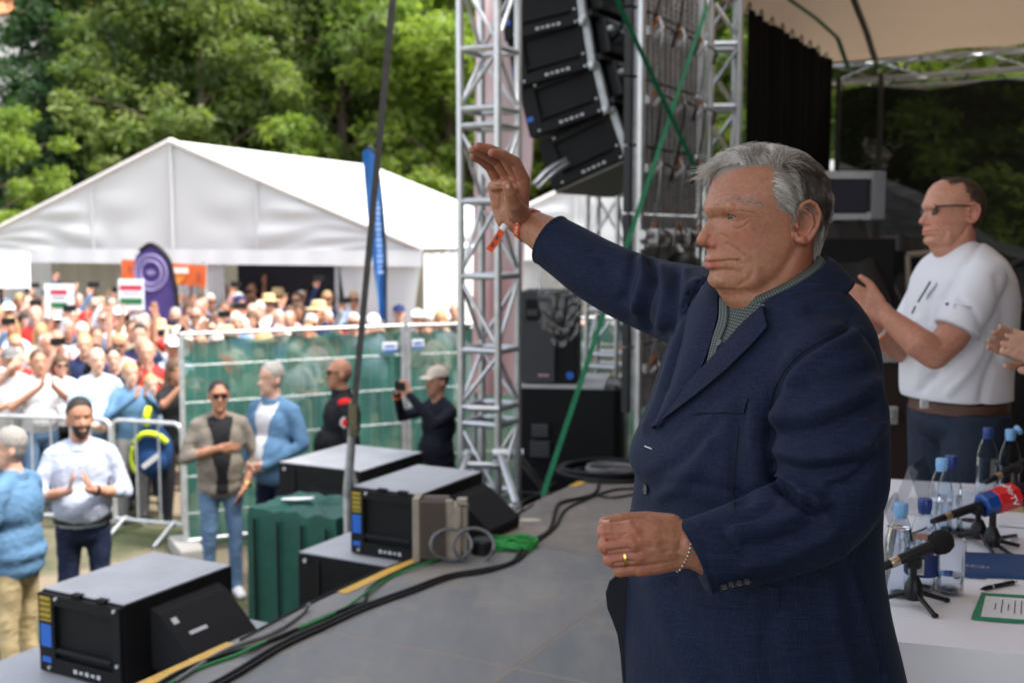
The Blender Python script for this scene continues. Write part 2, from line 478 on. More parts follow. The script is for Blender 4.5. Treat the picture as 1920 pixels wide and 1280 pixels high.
# ------------------------------------------------------------------ canopy, drape, mesh backdrop
def truss_beam(root, a, b, h=0.22, w=0.22, r=0.018, up=ZD, step=0.42, names=('truss_chord', 'truss_brace'), m=None, lacing=True):
    m = m or m_alu; a, b = Vector(a), Vector(b); d = (b - a).normalized(); s = d.cross(up).normalized(); t = s.cross(d).normalized()
    cs = [s * w / 2 + t * h / 2, -s * w / 2 + t * h / 2, -s * w / 2 - t * h / 2, s * w / 2 - t * h / 2]
    for c in cs: MB().cyl(a + c, b + c, r, n=10).build(names[0], m, root, smooth=40)
    n = max(1, int((b - a).length / step)); L = (b - a).length / n
    for i in range(n):
        p0 = a + d * L * i; p1 = a + d * L * (i + 1)
        for k in range(4):
            c0, c1 = cs[k], cs[(k + 1) % 4]
            if (i + k) % 2: c0, c1 = c1, c0
            MB().cyl(p0 + c0, p1 + c1, r * 0.5, n=6).build(names[1], m, root, smooth=40)
def canopy():
    m_tarp = mat('tan canopy tarp', (0.36, 0.26, 0.18), 0.75, translucent=0.18, var=0.10, vscale=1.2, bump=0.2, bscale=3, detail=6)
    root = thing('stage_canopy', 'tan tarpaulin stage roof with rafters and rear lattice truss', 'canopy', S(13.2, 0, 0))
    # roof sheet: rises from the far end, arched over the stage
    prof = [(13.25, 3.50), (12.6, 3.78), (11.6, 4.18), (10.4, 4.55), (9.3, 4.76), (9.1, 4.79), (6.0, 5.1), (2.0, 5.15), (-3.0, 5.1)]
    vsr = np.linspace(-3.05, 7.0, 22); vs = []
    for (u, z) in prof:
        v_in = -3.05 if u > 9.2 else -1.9        # unseen front edge cut back to let in more sky light
        for v in v_in + (vsr - vsr[0]) * (7.0 - v_in) / (vsr[-1] - vsr[0]):
            sag = 0.05 * math.sin((v + 3.05) * 2.4) ** 2
            zz_ = z + 0.12 * max(0, v + 3.05) ** 0.8 * 0.5; zz_ = min(zz_, 3.56 + .95 * (v + 3.05)) if u > 9.2 else zz_; vs.append(S(u, v, zz_ - sag))
    n = len(vsr); fs = [(i * n + j, (i + 1) * n + j, (i + 1) * n + j + 1, i * n + j + 1) for i in range(len(prof) - 1) for j in range(n - 1)]
    MB().add(vs, fs).build('tarp', m_tarp, root, smooth=True)
    def roofz(u, v):
        z = np.interp(-u, [-p[0] for p in prof], [p[1] for p in prof]); return min(z + 0.12 * max(0, v + 3.05) ** 0.8 * 0.5, 3.56 + .95 * (v + 3.05) if u > 9.2 else 9)
    md = mat('dark rafter steel', (0.06, 0.055, 0.05), 0.5, 0.4)
    for v in (-2.45, -0.75, 0.95, 2.65):
        pts = [S(u, v, roofz(u, v) - 0.11) for u in (13.2, 12.6, 11.6, 10.4, 9.0, 6.0, 2.0)]
        MB().tube(pts, 0.035, n=6, smooth=False).build('rafter', md, root)
    MB().strip([S(u, -2.75, roofz(u, -2.75) - 0.13) for u in (13.2, 12.6, 11.6, 10.4, 9.0)], 0.05, VD, 0.004).build('green_strap', mat('green webbing', (0.02, 0.16, 0.06), 0.7), root)
    truss_beam(root, S(13.2, -3.0, 3.38), S(13.2, 6.9, 3.48), 0.20, 0.22, 0.02, step=0.55)
    MB().cyl(S(13.1, -2.6, 3.18), S(13.1, 6.9, 3.22), 0.022).build('lower_rail', m_alu_dull, root, smooth=40)
    # tension straps between truss and rail
    for i in range(9):
        v = -2.3 + i * 0.75
        MB().cyl(S(13.1, v, 3.14), S(13.15, v + 0.08, 3.33), 0.012, n=6).build('tie', md, root)
    truss_beam(root, S(-3, -3.0, 5.0), S(13.2, -3.02, 4.72 if False else 5.02), 0.3, 0.3, 0.025, step=0.8) if False else None
canopy()
def drapes():
    m = mat('black molton', (0.010, 0.010, 0.011), 0.95, spec=0.1, bump=0.3, bscale=6)
    a, b = 9.85, 13.05; n = 60; vs = []
    for i in range(n + 1):
        u = a + (b - a) * i / n
        off = 0.035 * math.sin(i * 1.35) + 0.02 * math.sin(i * 0.47)
        zt = 3.52 - 0.02 * abs(math.sin(i * 0.52))
        for th in (0, 1):
            for z in (0.01, 1.2, 2.4, zt): vs.append(S(u, -2.92 + off + th * 0.006, z))
    fs = []
    for i in range(n):
        o = i * 8
        for k in range(3): fs.append((o + k, o + 8 + k, o + 9 + k, o + 1 + k)); fs.append((o + 4 + k, o + 5 + k, o + 13 + k, o + 12 + k))
        fs.append((o + 3, o + 11, o + 15, o + 7))
    root = MB().add(vs, fs).build('black_drape', m, smooth=True)
    tag(root, 'long black cloth drape hanging beside the right lattice tower', 'drape')
    for i in range(9):
        u = a + 0.1 + i * 0.37
        MB().tube([S(u, -2.92, 3.50), S(u + 0.02, -2.94, 3.60), S(u, -2.97, 3.52)], 0.008, n=5).build('tie', m_rubber, root)
    # see-through mesh at the far end
    ms = bpy.data.materials.new('black scaffold mesh'); ms.use_nodes = True
    nd, l = ms.node_tree.nodes, ms.node_tree.links; b_ = nd['Principled BSDF']; b_.inputs[0].default_value = (0.012, 0.013, 0.012, 1); b_.inputs['Roughness'].default_value = 0.8
    b_.inputs['Specular IOR Level'].default_value = 0.1
    tp = nd.new('ShaderNodeBsdfTransparent'); mx = nd.new('ShaderNodeMixShader'); tc = nd.new('ShaderNodeTexCoord'); mp = nd.new('ShaderNodeMapping'); mp.inputs['Scale'].default_value = (1, 1, 9)
    t = nd.new('ShaderNodeTexNoise'); t.inputs['Scale'].default_value = 1.6; mr = nd.new('ShaderNodeMapRange'); mr.inputs[3].default_value = 0.91; mr.inputs[4].default_value = 0.985
    l.new(tc.outputs['Object'], mp.inputs[0]); l.new(mp.outputs[0], t.inputs[0]); l.new(t.outputs[0], mr.inputs[0]); l.new(mr.outputs[0], mx.inputs[0])
    l.new(tp.outputs[0], mx.inputs[1]); l.new(b_.outputs[0], mx.inputs[2]); l.new(mx.outputs[0], nd['Material Output'].inputs[0])
    vs = []; n = 50
    for i in range(n + 1):
        v = -2.85 + i * 9.6 / n
        for z in (0.0, 1.0, 2.0, 3.13 + 0.04 * math.sin(i * 0.9)):
            vs.append(S(13.05 + 0.05 * math.sin(v * 2.2 + z) + 0.02 * math.sin(v * 7), v, z + 0.03))
    fs = [(i * 4 + k, i * 4 + 4 + k, i * 4 + 5 + k, i * 4 + 1 + k) for i in range(n) for k in range(3)]
    o = MB().add(vs, fs).build('mesh_backdrop', ms, smooth=True)
    tag(o, 'dark see-through scaffold mesh closing the far stage end', 'netting')
    for v in (-2.8, -2.35):
        MB().cyl(S(12.95, v, 0), S(12.95, v, 3.3), 0.03).build('mesh_post', mat('dark rafter steel', (0, 0, 0)), o, smooth=40)
    # unseen black sheet added behind the stage to cut fill light
    for nm, a_, b_, lb in (('back', S(-4, 5.2), S(13.0, 5.2), 'added unseen black sheet cutting fill light from the rear of the stage'),):
        vs = []; n = 60; d_ = (b_ - a_); nn = V(-d_.y, d_.x, 0).normalized()
        for i in range(n + 1):
            for z in (0.02, 2.5, 4.9): vs.append(a_ + d_ * (i / n) + nn * (.05 * math.sin(i * 1.7)) + ZD * z)
        o = MB().add(vs, [(i * 3 + k, i * 3 + 3 + k, i * 3 + 4 + k, i * 3 + 1 + k) for i in range(n) for k in range(2)]).build('black_drape', m, smooth=True); tag(o, lb, 'drape')
drapes()

# ------------------------------------------------------------------ lattice towers
def tower(name, label, base, z0, z1, w=0.26, rot=0.0, r=0.024, step=0.50, flat=True, legs=True, off=0.0):
    root = thing(name, label, 'truss tower', (base[0], base[1], z0), 0, 'aluminium lattice towers')
    X = V(math.cos(rot), math.sin(rot), 0); Y = V(-math.sin(rot), math.cos(rot), 0); c = Vector((base[0], base[1], 0))
    cs = [X * w / 2 + Y * w / 2, -X * w / 2 + Y * w / 2, -X * w / 2 - Y * w / 2, X * w / 2 - Y * w / 2]
    for q in cs: MB().cyl(c + q + ZD * z0, c + q + ZD * z1, r, n=14).build('chord', m_alu, root, smooth=40)
    n = int((z1 - z0) / step)
    for i in range(n + 1):
        z = z0 + 0.12 + i * step - off
        for k in range(4):
            a, b = cs[k], cs[(k + 1) % 4]
            MB().cyl(c + a + ZD * z, c + b + ZD * z, r * 0.82, n=8).build('rung', m_alu, root, smooth=40)
            if i % 4 == 3:
                MB().cyl(c + a + ZD * (z + 0.11), c + b + ZD * (z + 0.11), r * 0.82, n=8).build('rung', m_alu, root, smooth=40)
            if i < n:
                s_, e_ = (a, b) if (i + k) % 2 else (b, a)
                z_lo = z + (0.13 if i % 4 == 3 else 0.03)
                MB().cyl(c + s_ + ZD * z_lo, c + e_ + ZD * (z + step - 0.03), r * 0.55, n=8).build('brace', m_alu, root, smooth=40)
    if legs:
        for k, q in enumerate(cs):
            d = q.normalized()
            MB().cyl(c + q + ZD * (z0 + 0.50), c + d * 0.62 + ZD * (z0 + 0.03), 0.024, n=8).build('outrigger', m_alu, root, smooth=40)
            MB().cyl(c + d * 0.62 + ZD * z0, c + d * 0.62 + ZD * (z0 + 0.05), 0.05, n=12).build('foot_pad', m_galv, root, smooth=40)
    else:
        MB().box(c + ZD * (z0 + 0.01), (w + 0.15, w + 0.15, 0.02), (X, Y, ZD)).build('base_plate', m_galv, root)
    return root
t1 = P(918, 560, 7.75)
tower('lattice_tower', 'tall aluminium lattice tower just left of the hanging speakers', (t1.x, t1.y), GZ + 0.0, 5.4, 0.285, R(-28), 0.026, 0.50, legs=False, off=0.02)
MB  # outrigger struts of the first tower reach down to a sub cabinet level
t2 = P(1138, 560, 10.4)
tower('lattice_tower', 'aluminium lattice tower behind the wrapped loudspeaker', (t2.x, t2.y), GZ, 5.4, 0.285, R(-24), 0.024, 0.52, legs=False)
t3 = S(9.25, -2.98)
tower('lattice_tower', 'aluminium lattice tower between the screen back and black drape', (t3.x, t3.y), 0.0, 3.62, 0.30, R(-6), 0.030, 0.50, legs=False)
def tower_struts():
    root = thing('tower_stay', 'bright splayed stay struts at the foot of the left tower', 'strut', (t1.x, t1.y, -0.3))
    for a, b in (((938, 850, 7.5), (968, 945, 6.9)), ((968, 850, 7.9), (1022, 918, 8.4)), ((880, 850, 7.7), (862, 900, 7.3))):
        A, B = P(*a), P(*b)
        MB().cyl(A, B, 0.026, n=10).build('strut', m_alu, root, smooth=40)
        MB().cyl(B, V(B.x, B.y, GZ), 0.03, n=10).build('strut_foot', m_galv, root, smooth=40)
        MB().cyl(A - V(0.05, 0, 0), A + V(0.05, 0, 0), 0.035, n=10).build('clamp', m_galv, root, smooth=40)
    for px, py in ((905, 765), (905, 870)):
        MB().cyl(P(px - 28, py, 7.5), P(px + 30, py + 2, 7.5), 0.022).build('cross_bar', m_alu, root, smooth=40)
tower_struts()
def top_corner():
    root = thing('truss_corner', 'lattice corner block at the top of the right tower', 'truss', (t3.x, t3.y, 3.6))
    MB().cbox(V(t3.x, t3.y, 3.75), (0.36, 0.36, 0.24), None, 0.01).build('corner_block', m_alu_dull, root)
    MB().cyl(V(t3.x - 0.2, t3.y - 0.17, 3.62), V(t3.x + 0.2, t3.y - 0.17, 3.62), 0.03).build('corner_pipe', m_alu, root, smooth=40)
top_corner()

# ------------------------------------------------------------------ back of the video screen
def screen():
    root = thing('video_screen', 'back of a tall video wall with ribbed frames and cables', 'screen', S(7.95, -2.95, 0))
    m_rib = mat('grey ribbed profile', (0.40, 0.40, 0.41), 0.42, 0.4, var=0.25, vscale=14)
    m_dk = mat('screen module back', (0.022, 0.022, 0.024), 0.5, rvar=0.15, vscale=10)
    m_or = mat('orange plug', (0.75, 0.22, 0.05), 0.4); m_w = mat('white plug', (0.8, 0.8, 0.82), 0.3)
    cols = 3; w = 0.455
    for c in range(cols):
        u0 = 7.26 + c * w
        for r_ in range(10):
            z = 0.35 + r_ * 0.46
            MB().cbox(S(u0 + w / 2, -2.98, z + 0.225), (w - 0.012, 0.05, 0.448), (UD, VD, ZD), 0.004).build('module', m_dk, root)
            for k in range(4):
                uu = u0 + 0.07 + k * 0.105
                mbr = MB().box(S(uu, -2.945, z + 0.225), (0.034, 0.04, 0.44), (UD, VD, ZD))
                for q in range(11): mbr.box(S(uu, -2.922, z + 0.02 + q * 0.041), (0.030, 0.010, 0.018), (UD, VD, ZD))
                mbr.build('rib', m_rib, root)
            if r_ % 1 == 0:
                MB().cbox(S(u0 + 0.13, -2.88, z + 0.30), (0.07, 0.05, 0.06), (UD, VD, ZD), 0.006).build('connector_box', m_alu_dull, root)
                MB().cyl(S(u0 + 0.16, -2.86, z + 0.33), S(u0 + 0.13, -2.80, z + 0.39), 0.011, n=8).build('plug', m_or, root, smooth=40)
                MB().cyl(S(u0 + 0.20, -2.86, z + 0.27), S(u0 + 0.19, -2.79, z + 0.34), 0.014, n=8).build('plug', m_w, root, smooth=40)
                MB().tube([S(u0 + 0.19, -2.79, z + 0.34), S(u0 + 0.26, -2.74, z + 0.30), S(u0 + 0.33, -2.78, z + 0.22), S(u0 + 0.42, -2.80, z + 0.30), S(u0 + 0.58, -2.83, z + 0.32)], 0.008, n=5).build('patch_cable', m_rubber, root, smooth=True)
                MB().tube([S(u0 + 0.13, -2.80, z + 0.39), S(u0 + 0.05, -2.75, z + 0.25), S(u0 + 0.10, -2.80, z + 0.02), S(u0 + 0.12, -2.84, z - 0.12)], 0.007, n=5).build('patch_cable', m_alu_dull if r_ % 2 else m_rubber, root, smooth=True)
    for u in (7.22, 8.66):
        MB().cyl(S(u, -2.86, 0), S(u, -2.86, 5.0), 0.028, n=10).build('mast', m_alu, root, smooth=40)
    MB().cyl(S(7.1, -2.80, 1.58), S(8.8, -2.80, 1.58), 0.032, n=10).build('cross_pipe', m_alu, root, smooth=40)
    MB().cyl(S(7.1, -2.80, 1.50), S(8.8, -2.80, 1.50), 0.018, n=10).build('cross_pipe', m_alu, root, smooth=40)
    for u in (7.3, 7.62, 7.95, 8.3):
        MB().cbox(S(u, -2.79, 1.57), (0.05, 0.07, 0.10), (UD, VD, ZD), 0.006).build('pipe_clamp', m_galv, root)
    lamp = thing('floodlight', 'small round floodlight clamped under the bright cross pipe', 'lamp', S(7.7, -2.72, 1.36))
    MB().lathe([(0.03, 0.10), (0.06, 0.09), (0.11, 0.05), (0.13, 0.0), (0.12, -0.05), (0.06, -0.07)], S(7.7, -2.72, 1.36), ZD, 20).build('lamp_housing', m_blackm, lamp, smooth=40)
    MB().cyl(S(7.7, -2.72, 1.44), S(7.7, -2.76, 1.50), 0.02).build('lamp_hook', m_galv, lamp, smooth=40)
screen()

# ------------------------------------------------------------------ loudspeakers
m_yel = mat('yellow sticker', (0.42, 0.30, 0.04), 0.5); m_blu = mat('blue sticker', (0.02, 0.12, 0.48), 0.45); m_mark = mat('pale print', (0.55, 0.55, 0.56), 0.5)
m_grille = mat('grey foam grille', (0.016, 0.016, 0.017), 0.8, spec=0.2, bump=0.3, bscale=300)
def cabinet(root, o, ax, w=0.46, h=0.345, L=1.10, lid=m_black, wedge=True, stick=True, piece=None, badge=True):
    """speaker cabinet, end face at o facing -ax[1]; ax = (rear, along, up)"""
    X, Y, Z = ax; o = Vector(o); par = root
    def pt(x, y, z): return o + X * x + Y * y + Z * z
    if piece:
        par = MB().cbox(pt(0, L / 2, h / 2), (w, L, h), ax, 0.006).build(piece, m_black, root)
    else:
        MB().cbox(pt(0, L / 2, h / 2), (w, L, h), ax, 0.006).build('cabinet_shell', m_black, par)
        MB().cbox(pt(0, L / 2, h + 0.004), (w - 0.008, L - 0.008, 0.006), ax, 0.002).build('lid', lid, par)
    mb = MB()       # raised rim round the recessed end panel
    rx0, rx1, rz0, rz1 = -w * 0.30, w * 0.40, h * 0.20, h * 0.86
    for (x0, x1, z0, z1) in ((-w / 2 + .004, rx0, 0.006, h - .006), (rx1, w / 2 - .004, 0.006, h - .006), (rx0, rx1, 0.006, rz0), (rx0, rx1, rz1, h - .006)):
        mb.box(pt((x0 + x1) / 2, -0.012, (z0 + z1) / 2), (x1 - x0, 0.024, z1 - z0), ax)
    mb.build('end_frame', m_black, par)
    MB().cyl(pt(rx0 + .01, -0.018, h * 0.30), pt(rx1 - .01, -0.018, h * 0.30), 0.011, n=8).build('handle', m_grille, par, smooth=40)
    for x, z in ((rx1 + .02, h * .95), (rx1 + .03, h * .30), (rx1 + .03, h * .06), (rx0 - .03, h * .08), (rx0 + .02, h * .95)):
        MB().cyl(pt(x, -0.022, z), pt(x, -0.034, z), 0.008, n=8).build('bolt', m_galv, par, smooth=40)
    for k in range(2):
        MB().box(pt(-w * .05 + k * w * .3, 0.0, h + .005), (0.05, 0.03, 0.014), ax).build('lid_clip', m_black, par)
    if stick:
        MB().box(pt(-w * .40, -0.0255, h * .80), (w * .13, 0.002, h * .30), ax).build('yellow_sticker', m_yel, par)
        mb = MB()
        for q in range(4):
            for p_ in range(3): mb.cyl(pt(-w * .44 + p_ * w * .042, -0.027, h * .69 + q * h * .07), pt(-w * .44 + p_ * w * .042, -0.0285, h * .69 + q * h * .07), 0.007, n=6)
        mb.build('sticker_dots', m_black, par)
        MB().box(pt(-w * .40, -0.0255, h * .47), (w * .13, 0.002, h * .28), ax).build('blue_sticker', m_blu, par)
        MB().box(pt(-w * .40, -0.0255, h * .17), (w * .11, 0.002, h * .07), ax).build('blue_sticker', m_blu, par)
    if badge:
        mb = MB()
        for q in range(5): mb.box(pt(-w * .05 + q * w * .07, -0.026, h * .10), (w * .04, 0.002, h * (.035 if q % 2 else .05)), ax)
        mb.build('badge_print', m_mark, par)
    if wedge:
        A = [(w / 2, h * .12), (w / 2, h * .86), (w / 2 + .05, h * .80), (w / 2 + .23, h * .30), (w / 2 + .22, h * .05)]
        r0 = [pt(x, L * .22, z) for x, z in A]; r1 = [pt(x, L * .86, z) for x, z in A]
        bm = MB().loft([r0, r1]); bm.build('rear_housing', m_grille, par)
        sl = (pt(w / 2 + .23, 0, h * .30) - pt(w / 2 + .05, 0, h * .80)).normalized(); nn = sl.cross(Y).normalized()
        if nn.dot(X) < 0: nn = -nn
        c0 = pt(w / 2 + .14, L * .42, h * .55)
        mb = MB().box(c0 + nn * .002, (0.016, 0.10, 0.002), (sl, Y, nn)).box(pt(w / 2 + .085, L * .30, h * .70) + nn * .002, (0.03, 0.03, 0.002), (sl, Y, nn))
        mb.build('badge_print', m_mark, par)
AX = (VD, UD, ZD)
t = thing('loudspeaker_cabinet', 'black flat loudspeaker cabinet with grey lid nearest the camera', 'loudspeaker', S(3.2, -3.73, -0.25))
cabinet(t, S(3.19, -3.70, -0.25), AX, w=.48, L=.63, lid=m_greytop)
t = thing('loudspeaker_cabinet', 'black loudspeaker cabinet with blue sticker behind the ribbed lamp', 'loudspeaker', S(4.62, -3.1, -0.07))
cabinet(t, S(4.74, -3.25, -0.07), AX, w=0.42, L=.63, lid=m_greytop, wedge=False)
MB().loft([[S(u, v, z) for v, z in ((-3.035, -0.04), (-3.035, 0.22), (-2.98, 0.20), (-2.80, 0.06), (-2.81, 0.004))] for u in (5.02, 5.36)]).build('rear_housing', m_grille, t)
def sub(label, o, w, L, h, top=m_greytop, name='subwoofer_cabinet', handle=True):
    t = thing(name, label, 'loudspeaker', o)
    o = Vector(o)
    MB().cbox(o + UD * L / 2 + ZD * h / 2, (w, L, h), AX, 0.008).build('cabinet_shell', m_black, t)
    MB().cbox(o + UD * L / 2 + ZD * (h + 0.003), (w - .01, L - .01, 0.006), AX, 0.002).build('lid', top, t)
    if handle:
        MB().cbox(o - UD * 0.004 + ZD * h * .62, (w * .22, 0.012, h * .14), AX, 0.004).build('handle_recess', m_blackm, t)
        for x in (-w * .42, w * .42):
            for z in (.06, .94): MB().cyl(o + VD * x + ZD * h * z - UD * .004, o + VD * x + ZD * h * z - UD * .014, 0.012, n=8).build('bolt', m_galv, t, smooth=40)
        MB().box(o - UD * 0.003 + VD * (-w * .3) + ZD * h * .5, (0.012, 0.012, h * .9), AX).build('edge_batten', m_blackm, t)
        MB().box(o - UD * 0.0035 + VD * (w * .12) + ZD * h * .5, (w * .5, 0.010, h * .55), AX).build('grille', m_grille, t)
    return t
sub('upper black subwoofer under the cabinet with the blue sticker', S(4.62, -3.39, -0.62), 0.68, .80, 0.54)
sub('lower black subwoofer standing on the grass below its twin', S(4.62, -3.39, GZ), 0.68, .80, 0.66)
b3 = P(590, 865, 7.9)
sub('wide black case with grey lid in front of the guards', S(6.15, -4.77, -0.65), .70, .78, 0.645, name='flight_case')
sub('black case standing on the grass under the wide lidded case', S(6.15, -4.77, GZ), .70, .78, 0.64, name='flight_case')

def line_array():
    root = thing('hanging_loudspeakers', 'curved hanging column of black loudspeakers beside the left tower', 'line array', P(1087, 330, 8.4))
    spec = [(1091, 283, 21, 8.45), (1053, 189, 15, 8.45), (1029, 100, 10, 8.45), (1013, 14, 7, 8.45), (1002, -70, 4, 8.45), (996, -152, 2, 8.45)]
    for i, (x, y, tilt, D) in enumerate(spec):
        c = P(x, y, D); a = R(tilt)
        X = (VD * math.cos(a) + ZD * math.sin(a)).normalized(); Z = (ZD * math.cos(a) - VD * math.sin(a)).normalized()
        cabinet(root, c - Z * 0.19, (X, UD, Z), w=0.62, h=0.375, L=1.1, wedge=False, stick=False, piece='speaker_module')
        MB().box(c - X * .27 - UD * .0255 - Z * .06, (.05, .002, .035), (X, UD, Z)).build('blue_label', m_blu, root)
        p = c + X * 0.33
        MB().box(p, (0.05, 0.05, 0.40), (X, UD, Z)).build('rigging_bar', m_alu_dull, root)
        MB().box(p + UD * 1.0, (0.05, 0.05, 0.40), (X, UD, Z)).build('rigging_bar', m_alu_dull, root)
        MB().box(p + UD * .5 + X * .05 - Z * .12, (0.04, 1.0, 0.04), (X, UD, Z)).build('rigging_crossbar', m_blackm, root)
        MB().cbox(p + UD * .45 + X * .06 + Z * .04, (0.10, 0.7, 0.26), (X, UD, Z), 0.02).build('amplifier_back', m_blackm, root)
        mb = MB()
        for k in range(4): mb.cyl(p + UD * (.12 + .2 * k) + X * .11 + Z * .08, p + UD * (.12 + .2 * k) + X * .15 + Z * .08, 0.022, n=8)
        mb.build('socket_row', m_galv, root, smooth=40)
        for k in range(3):
            MB().tube([p + UD * (.15 + .25 * k) + X * .14 + Z * .08, p + UD * (.2 + .25 * k) + X * .24 - Z * .05, p + UD * (.2 + .2 * k) + X * .20 - Z * .22, p + UD * (.22 + .2 * k) + X * .12 - Z * .30], 0.012, n=6).build('link_cable', m_alu_dull if k == 1 else m_rubber, root, smooth=True)
        for s_ in (.17, -.17):
            MB().cyl(p - UD * .03 + Z * s_, p - UD * .055 + Z * s_, 0.022, n=10).build('rigging_pin', m_galv, root, smooth=40)
    # bottom bumper plate
    c = P(1091, 283, 8.45); a = R(21); X = (VD * math.cos(a) + ZD * math.sin(a)); Z = (ZD * math.cos(a) - VD * math.sin(a))
    MB().cbox(c - Z * .20 + UD * .55, (0.62, 1.1, 0.02), (X, UD, Z), 0.004).build('bottom_plate', mat('grey underside', (0.22, 0.21, 0.19), 0.7), root)
    # hoist cables going up
    for k in range(2): MB().cyl(P(1160 + 8 * k, 250, 8.9), P(1150 + 8 * k, -260, 8.9), 0.012, n=6).build('hoist_cable', m_alu_dull, root)
    MB().tube([P(1003, 345, 8.2), P(1030, 318, 8.3), P(1062, 300, 8.4)], 0.022, n=8).build('stay_pipe', m_alu, root, smooth=True)
    MB().tube([P(1010, 352, 8.2), P(1038, 326, 8.3), P(1068, 305, 8.4)], 0.018, n=8).build('stay_pipe', m_alu, root, smooth=True)
line_array()

def pa_stack():
    # wrapped top speaker on a subwoofer, off stage
    o = P(1029, 718, 8.6); X = V(1, 0, 0); Y = V(0, 1, 0)
    ang = R(-8); X = V(math.cos(ang), math.sin(ang), 0); Y = V(-math.sin(ang), math.cos(ang), 0)
    t = thing('wrapped_loudspeaker', 'grey upright loudspeaker half covered in clear plastic film', 'loudspeaker', o)
    a3 = (X, Y, ZD); w, d, h = 0.43, 0.42, 0.70
    m_gr = mat('charcoal cabinet paint', (0.045, 0.047, 0.050), 0.55, bump=0.2, bscale=300)
    MB().cbox(o + Y * d / 2 + ZD * h / 2, (w, d, h), a3, 0.01).build('cabinet_shell', m_black, t)
    MB().cbox(o - X * (w * .19) - Y * .01 + ZD * h / 2, (w * .60, 0.03, h - .01), a3, 0.006).build('side_panel', m_gr, t)
    MB().cbox(o - X * (w * .28) - Y * .028 + ZD * h * .80, (0.11, 0.02, 0.16), a3, 0.008).build('handle_plate', m_black, t)
    MB().cbox(o - X * (w * .28) - Y * .04 + ZD * h * .77, (0.085, 0.02, 0.05), a3, 0.006).build('handle', m_gr, t)
    mb = MB()
    for q in range(4): mb.box(o - X * (w * (.16 - .05 * q)) - Y * .026 + ZD * h * .09, (0.016, 0.003, 0.016 if q % 2 else .022), a3)
    mb.build('badge_print', mat('pink print', (0.55, 0.35, 0.42), 0.5), t)
    MB().cyl(o + X * w * .38 - Y * .004 + ZD * h * .09, o + X * w * .38 - Y * .02 + ZD * h * .09, 0.03, n=10).build('power_socket', m_blu, t, smooth=40)
    # crumpled clear film
    pts = []; nI, nJ = 22, 26
    for i in range(nI):
        for j in range(nJ):
            x = -w * .18 + w * .78 * i / (nI - 1); z = h * (1.02 - .62 * (j / (nJ - 1)) * (0.55 + .45 * math.sin(math.pi * i / (nI - 1))))
            nz = noise.noise(V(i * .30, j * .13, 1)) * .06 + noise.noise(V(i * .6, j * .35, 7)) * .02
            pts.append(o + X * (x + nz * .4) - Y * (.05 + abs(nz)) + ZD * z)
    fs = [(i * nJ + j, i * nJ + j + 1, (i + 1) * nJ + j + 1, (i + 1) * nJ + j) for i in range(nI - 1) for j in range(nJ - 1)]
    m_film = bpy.data.materials.new('clear plastic film'); m_film.use_nodes = True
    nd, l = m_film.node_tree.nodes, m_film.node_tree.links
    g = nd.new('ShaderNodeBsdfGlossy'); g.inputs[1].default_value = 0.25; tp = nd.new('ShaderNodeBsdfTransparent'); mx = nd.new('ShaderNodeMixShader'); mx.inputs[0].default_value = 0.085
    l.new(tp.outputs[0], mx.inputs[1]); l.new(g.outputs[0], mx.inputs[2]); l.new(mx.outputs[0], nd['Material Output'].inputs[0])
    MB().add(pts, fs).build('plastic_film', m_film, t, smooth=True)
    # subwoofer below
    o2 = P(1062, 905, 8.5); top = o.z - 0.004; h2 = top - o2.z
    t = thing('subwoofer_cabinet', 'large black subwoofer with a plate on top under the wrapped loudspeaker', 'loudspeaker', (o2.x, o2.y, GZ))
    o2.z = GZ; h2 = top - GZ - 0.03
    w2 = 0.72
    MB().cbox(o2 + Y * .42 + ZD * h2 * .5, (w2, 0.8, h2), a3, 0.01).build('cabinet_shell', m_black, t)
    MB().cbox(o2 + Y * .41 - X * .05 + ZD * (h2 + .014), (w2 * .92, 0.8, 0.026), a3, 0.004).build('top_board', mat('pale grey board', (0.42, 0.42, 0.41), 0.6), t)
    MB().cbox(o2 - X * .20 - Y * .0 + ZD * (h2 - .32), (0.13, 0.05, 0.10), a3, 0.01).build('handle_recess', m_gr, t)
    MB().cbox(o2 - X * .20 - Y * .0 + ZD * (h2 - .46), (0.15, 0.05, 0.13), a3, 0.01).build('handle_recess', m_gr, t)
    MB().cbox(o2 + Y * .0 + ZD * (h2 - .80), (w2 - .02, 0.03, 0.012), a3, 0.003).build('joint_line', m_gr, t)
    # leather-like black cover on its right
    t = thing('padded_cover', 'black padded cover thrown over gear right of the big subwoofer', 'cover', (o2.x + .5, o2.y + .3, GZ))
    c = P(1125, 900, 8.7); zt = P(1125, 722, 8.7).z
    rings = []
    for k, (f, z) in enumerate(((1.0, GZ), (1.02, -0.6), (1.04, -0.2), (1.0, zt - .25), (0.98, zt - .06), (0.85, zt), (0.3, zt + .01))):
        rg = []
        for j in range(24):
            a = 2 * math.pi * j / 24; ca, sa = math.cos(a), math.sin(a)
            sx = abs(ca) ** .5 * (1 if ca > 0 else -1); sy = abs(sa) ** .5 * (1 if sa > 0 else -1)
            nz = 1 + .10 * noise.noise(V(j * .7, k * .9, 2))
            rg.append(V(c.x + sx * .20 * f * nz, c.y + .2 + sy * .28 * f * nz, z))
        rings.append(rg)
    MB().loft(rings).build('cover', mat('black quilted vinyl', (0.022, 0.021, 0.021), 0.42, bump=0.4, bscale=12), t, smooth=True)
    MB().strip([V(c.x - .02, c.y - .10, zt + .004), V(c.x - .02, c.y - .11, zt - .05), V(c.x + .02, c.y - .12, zt - .6)], 0.04, V(1, 0, 0), .006).build('strap', m_rubber, t)
pa_stack()

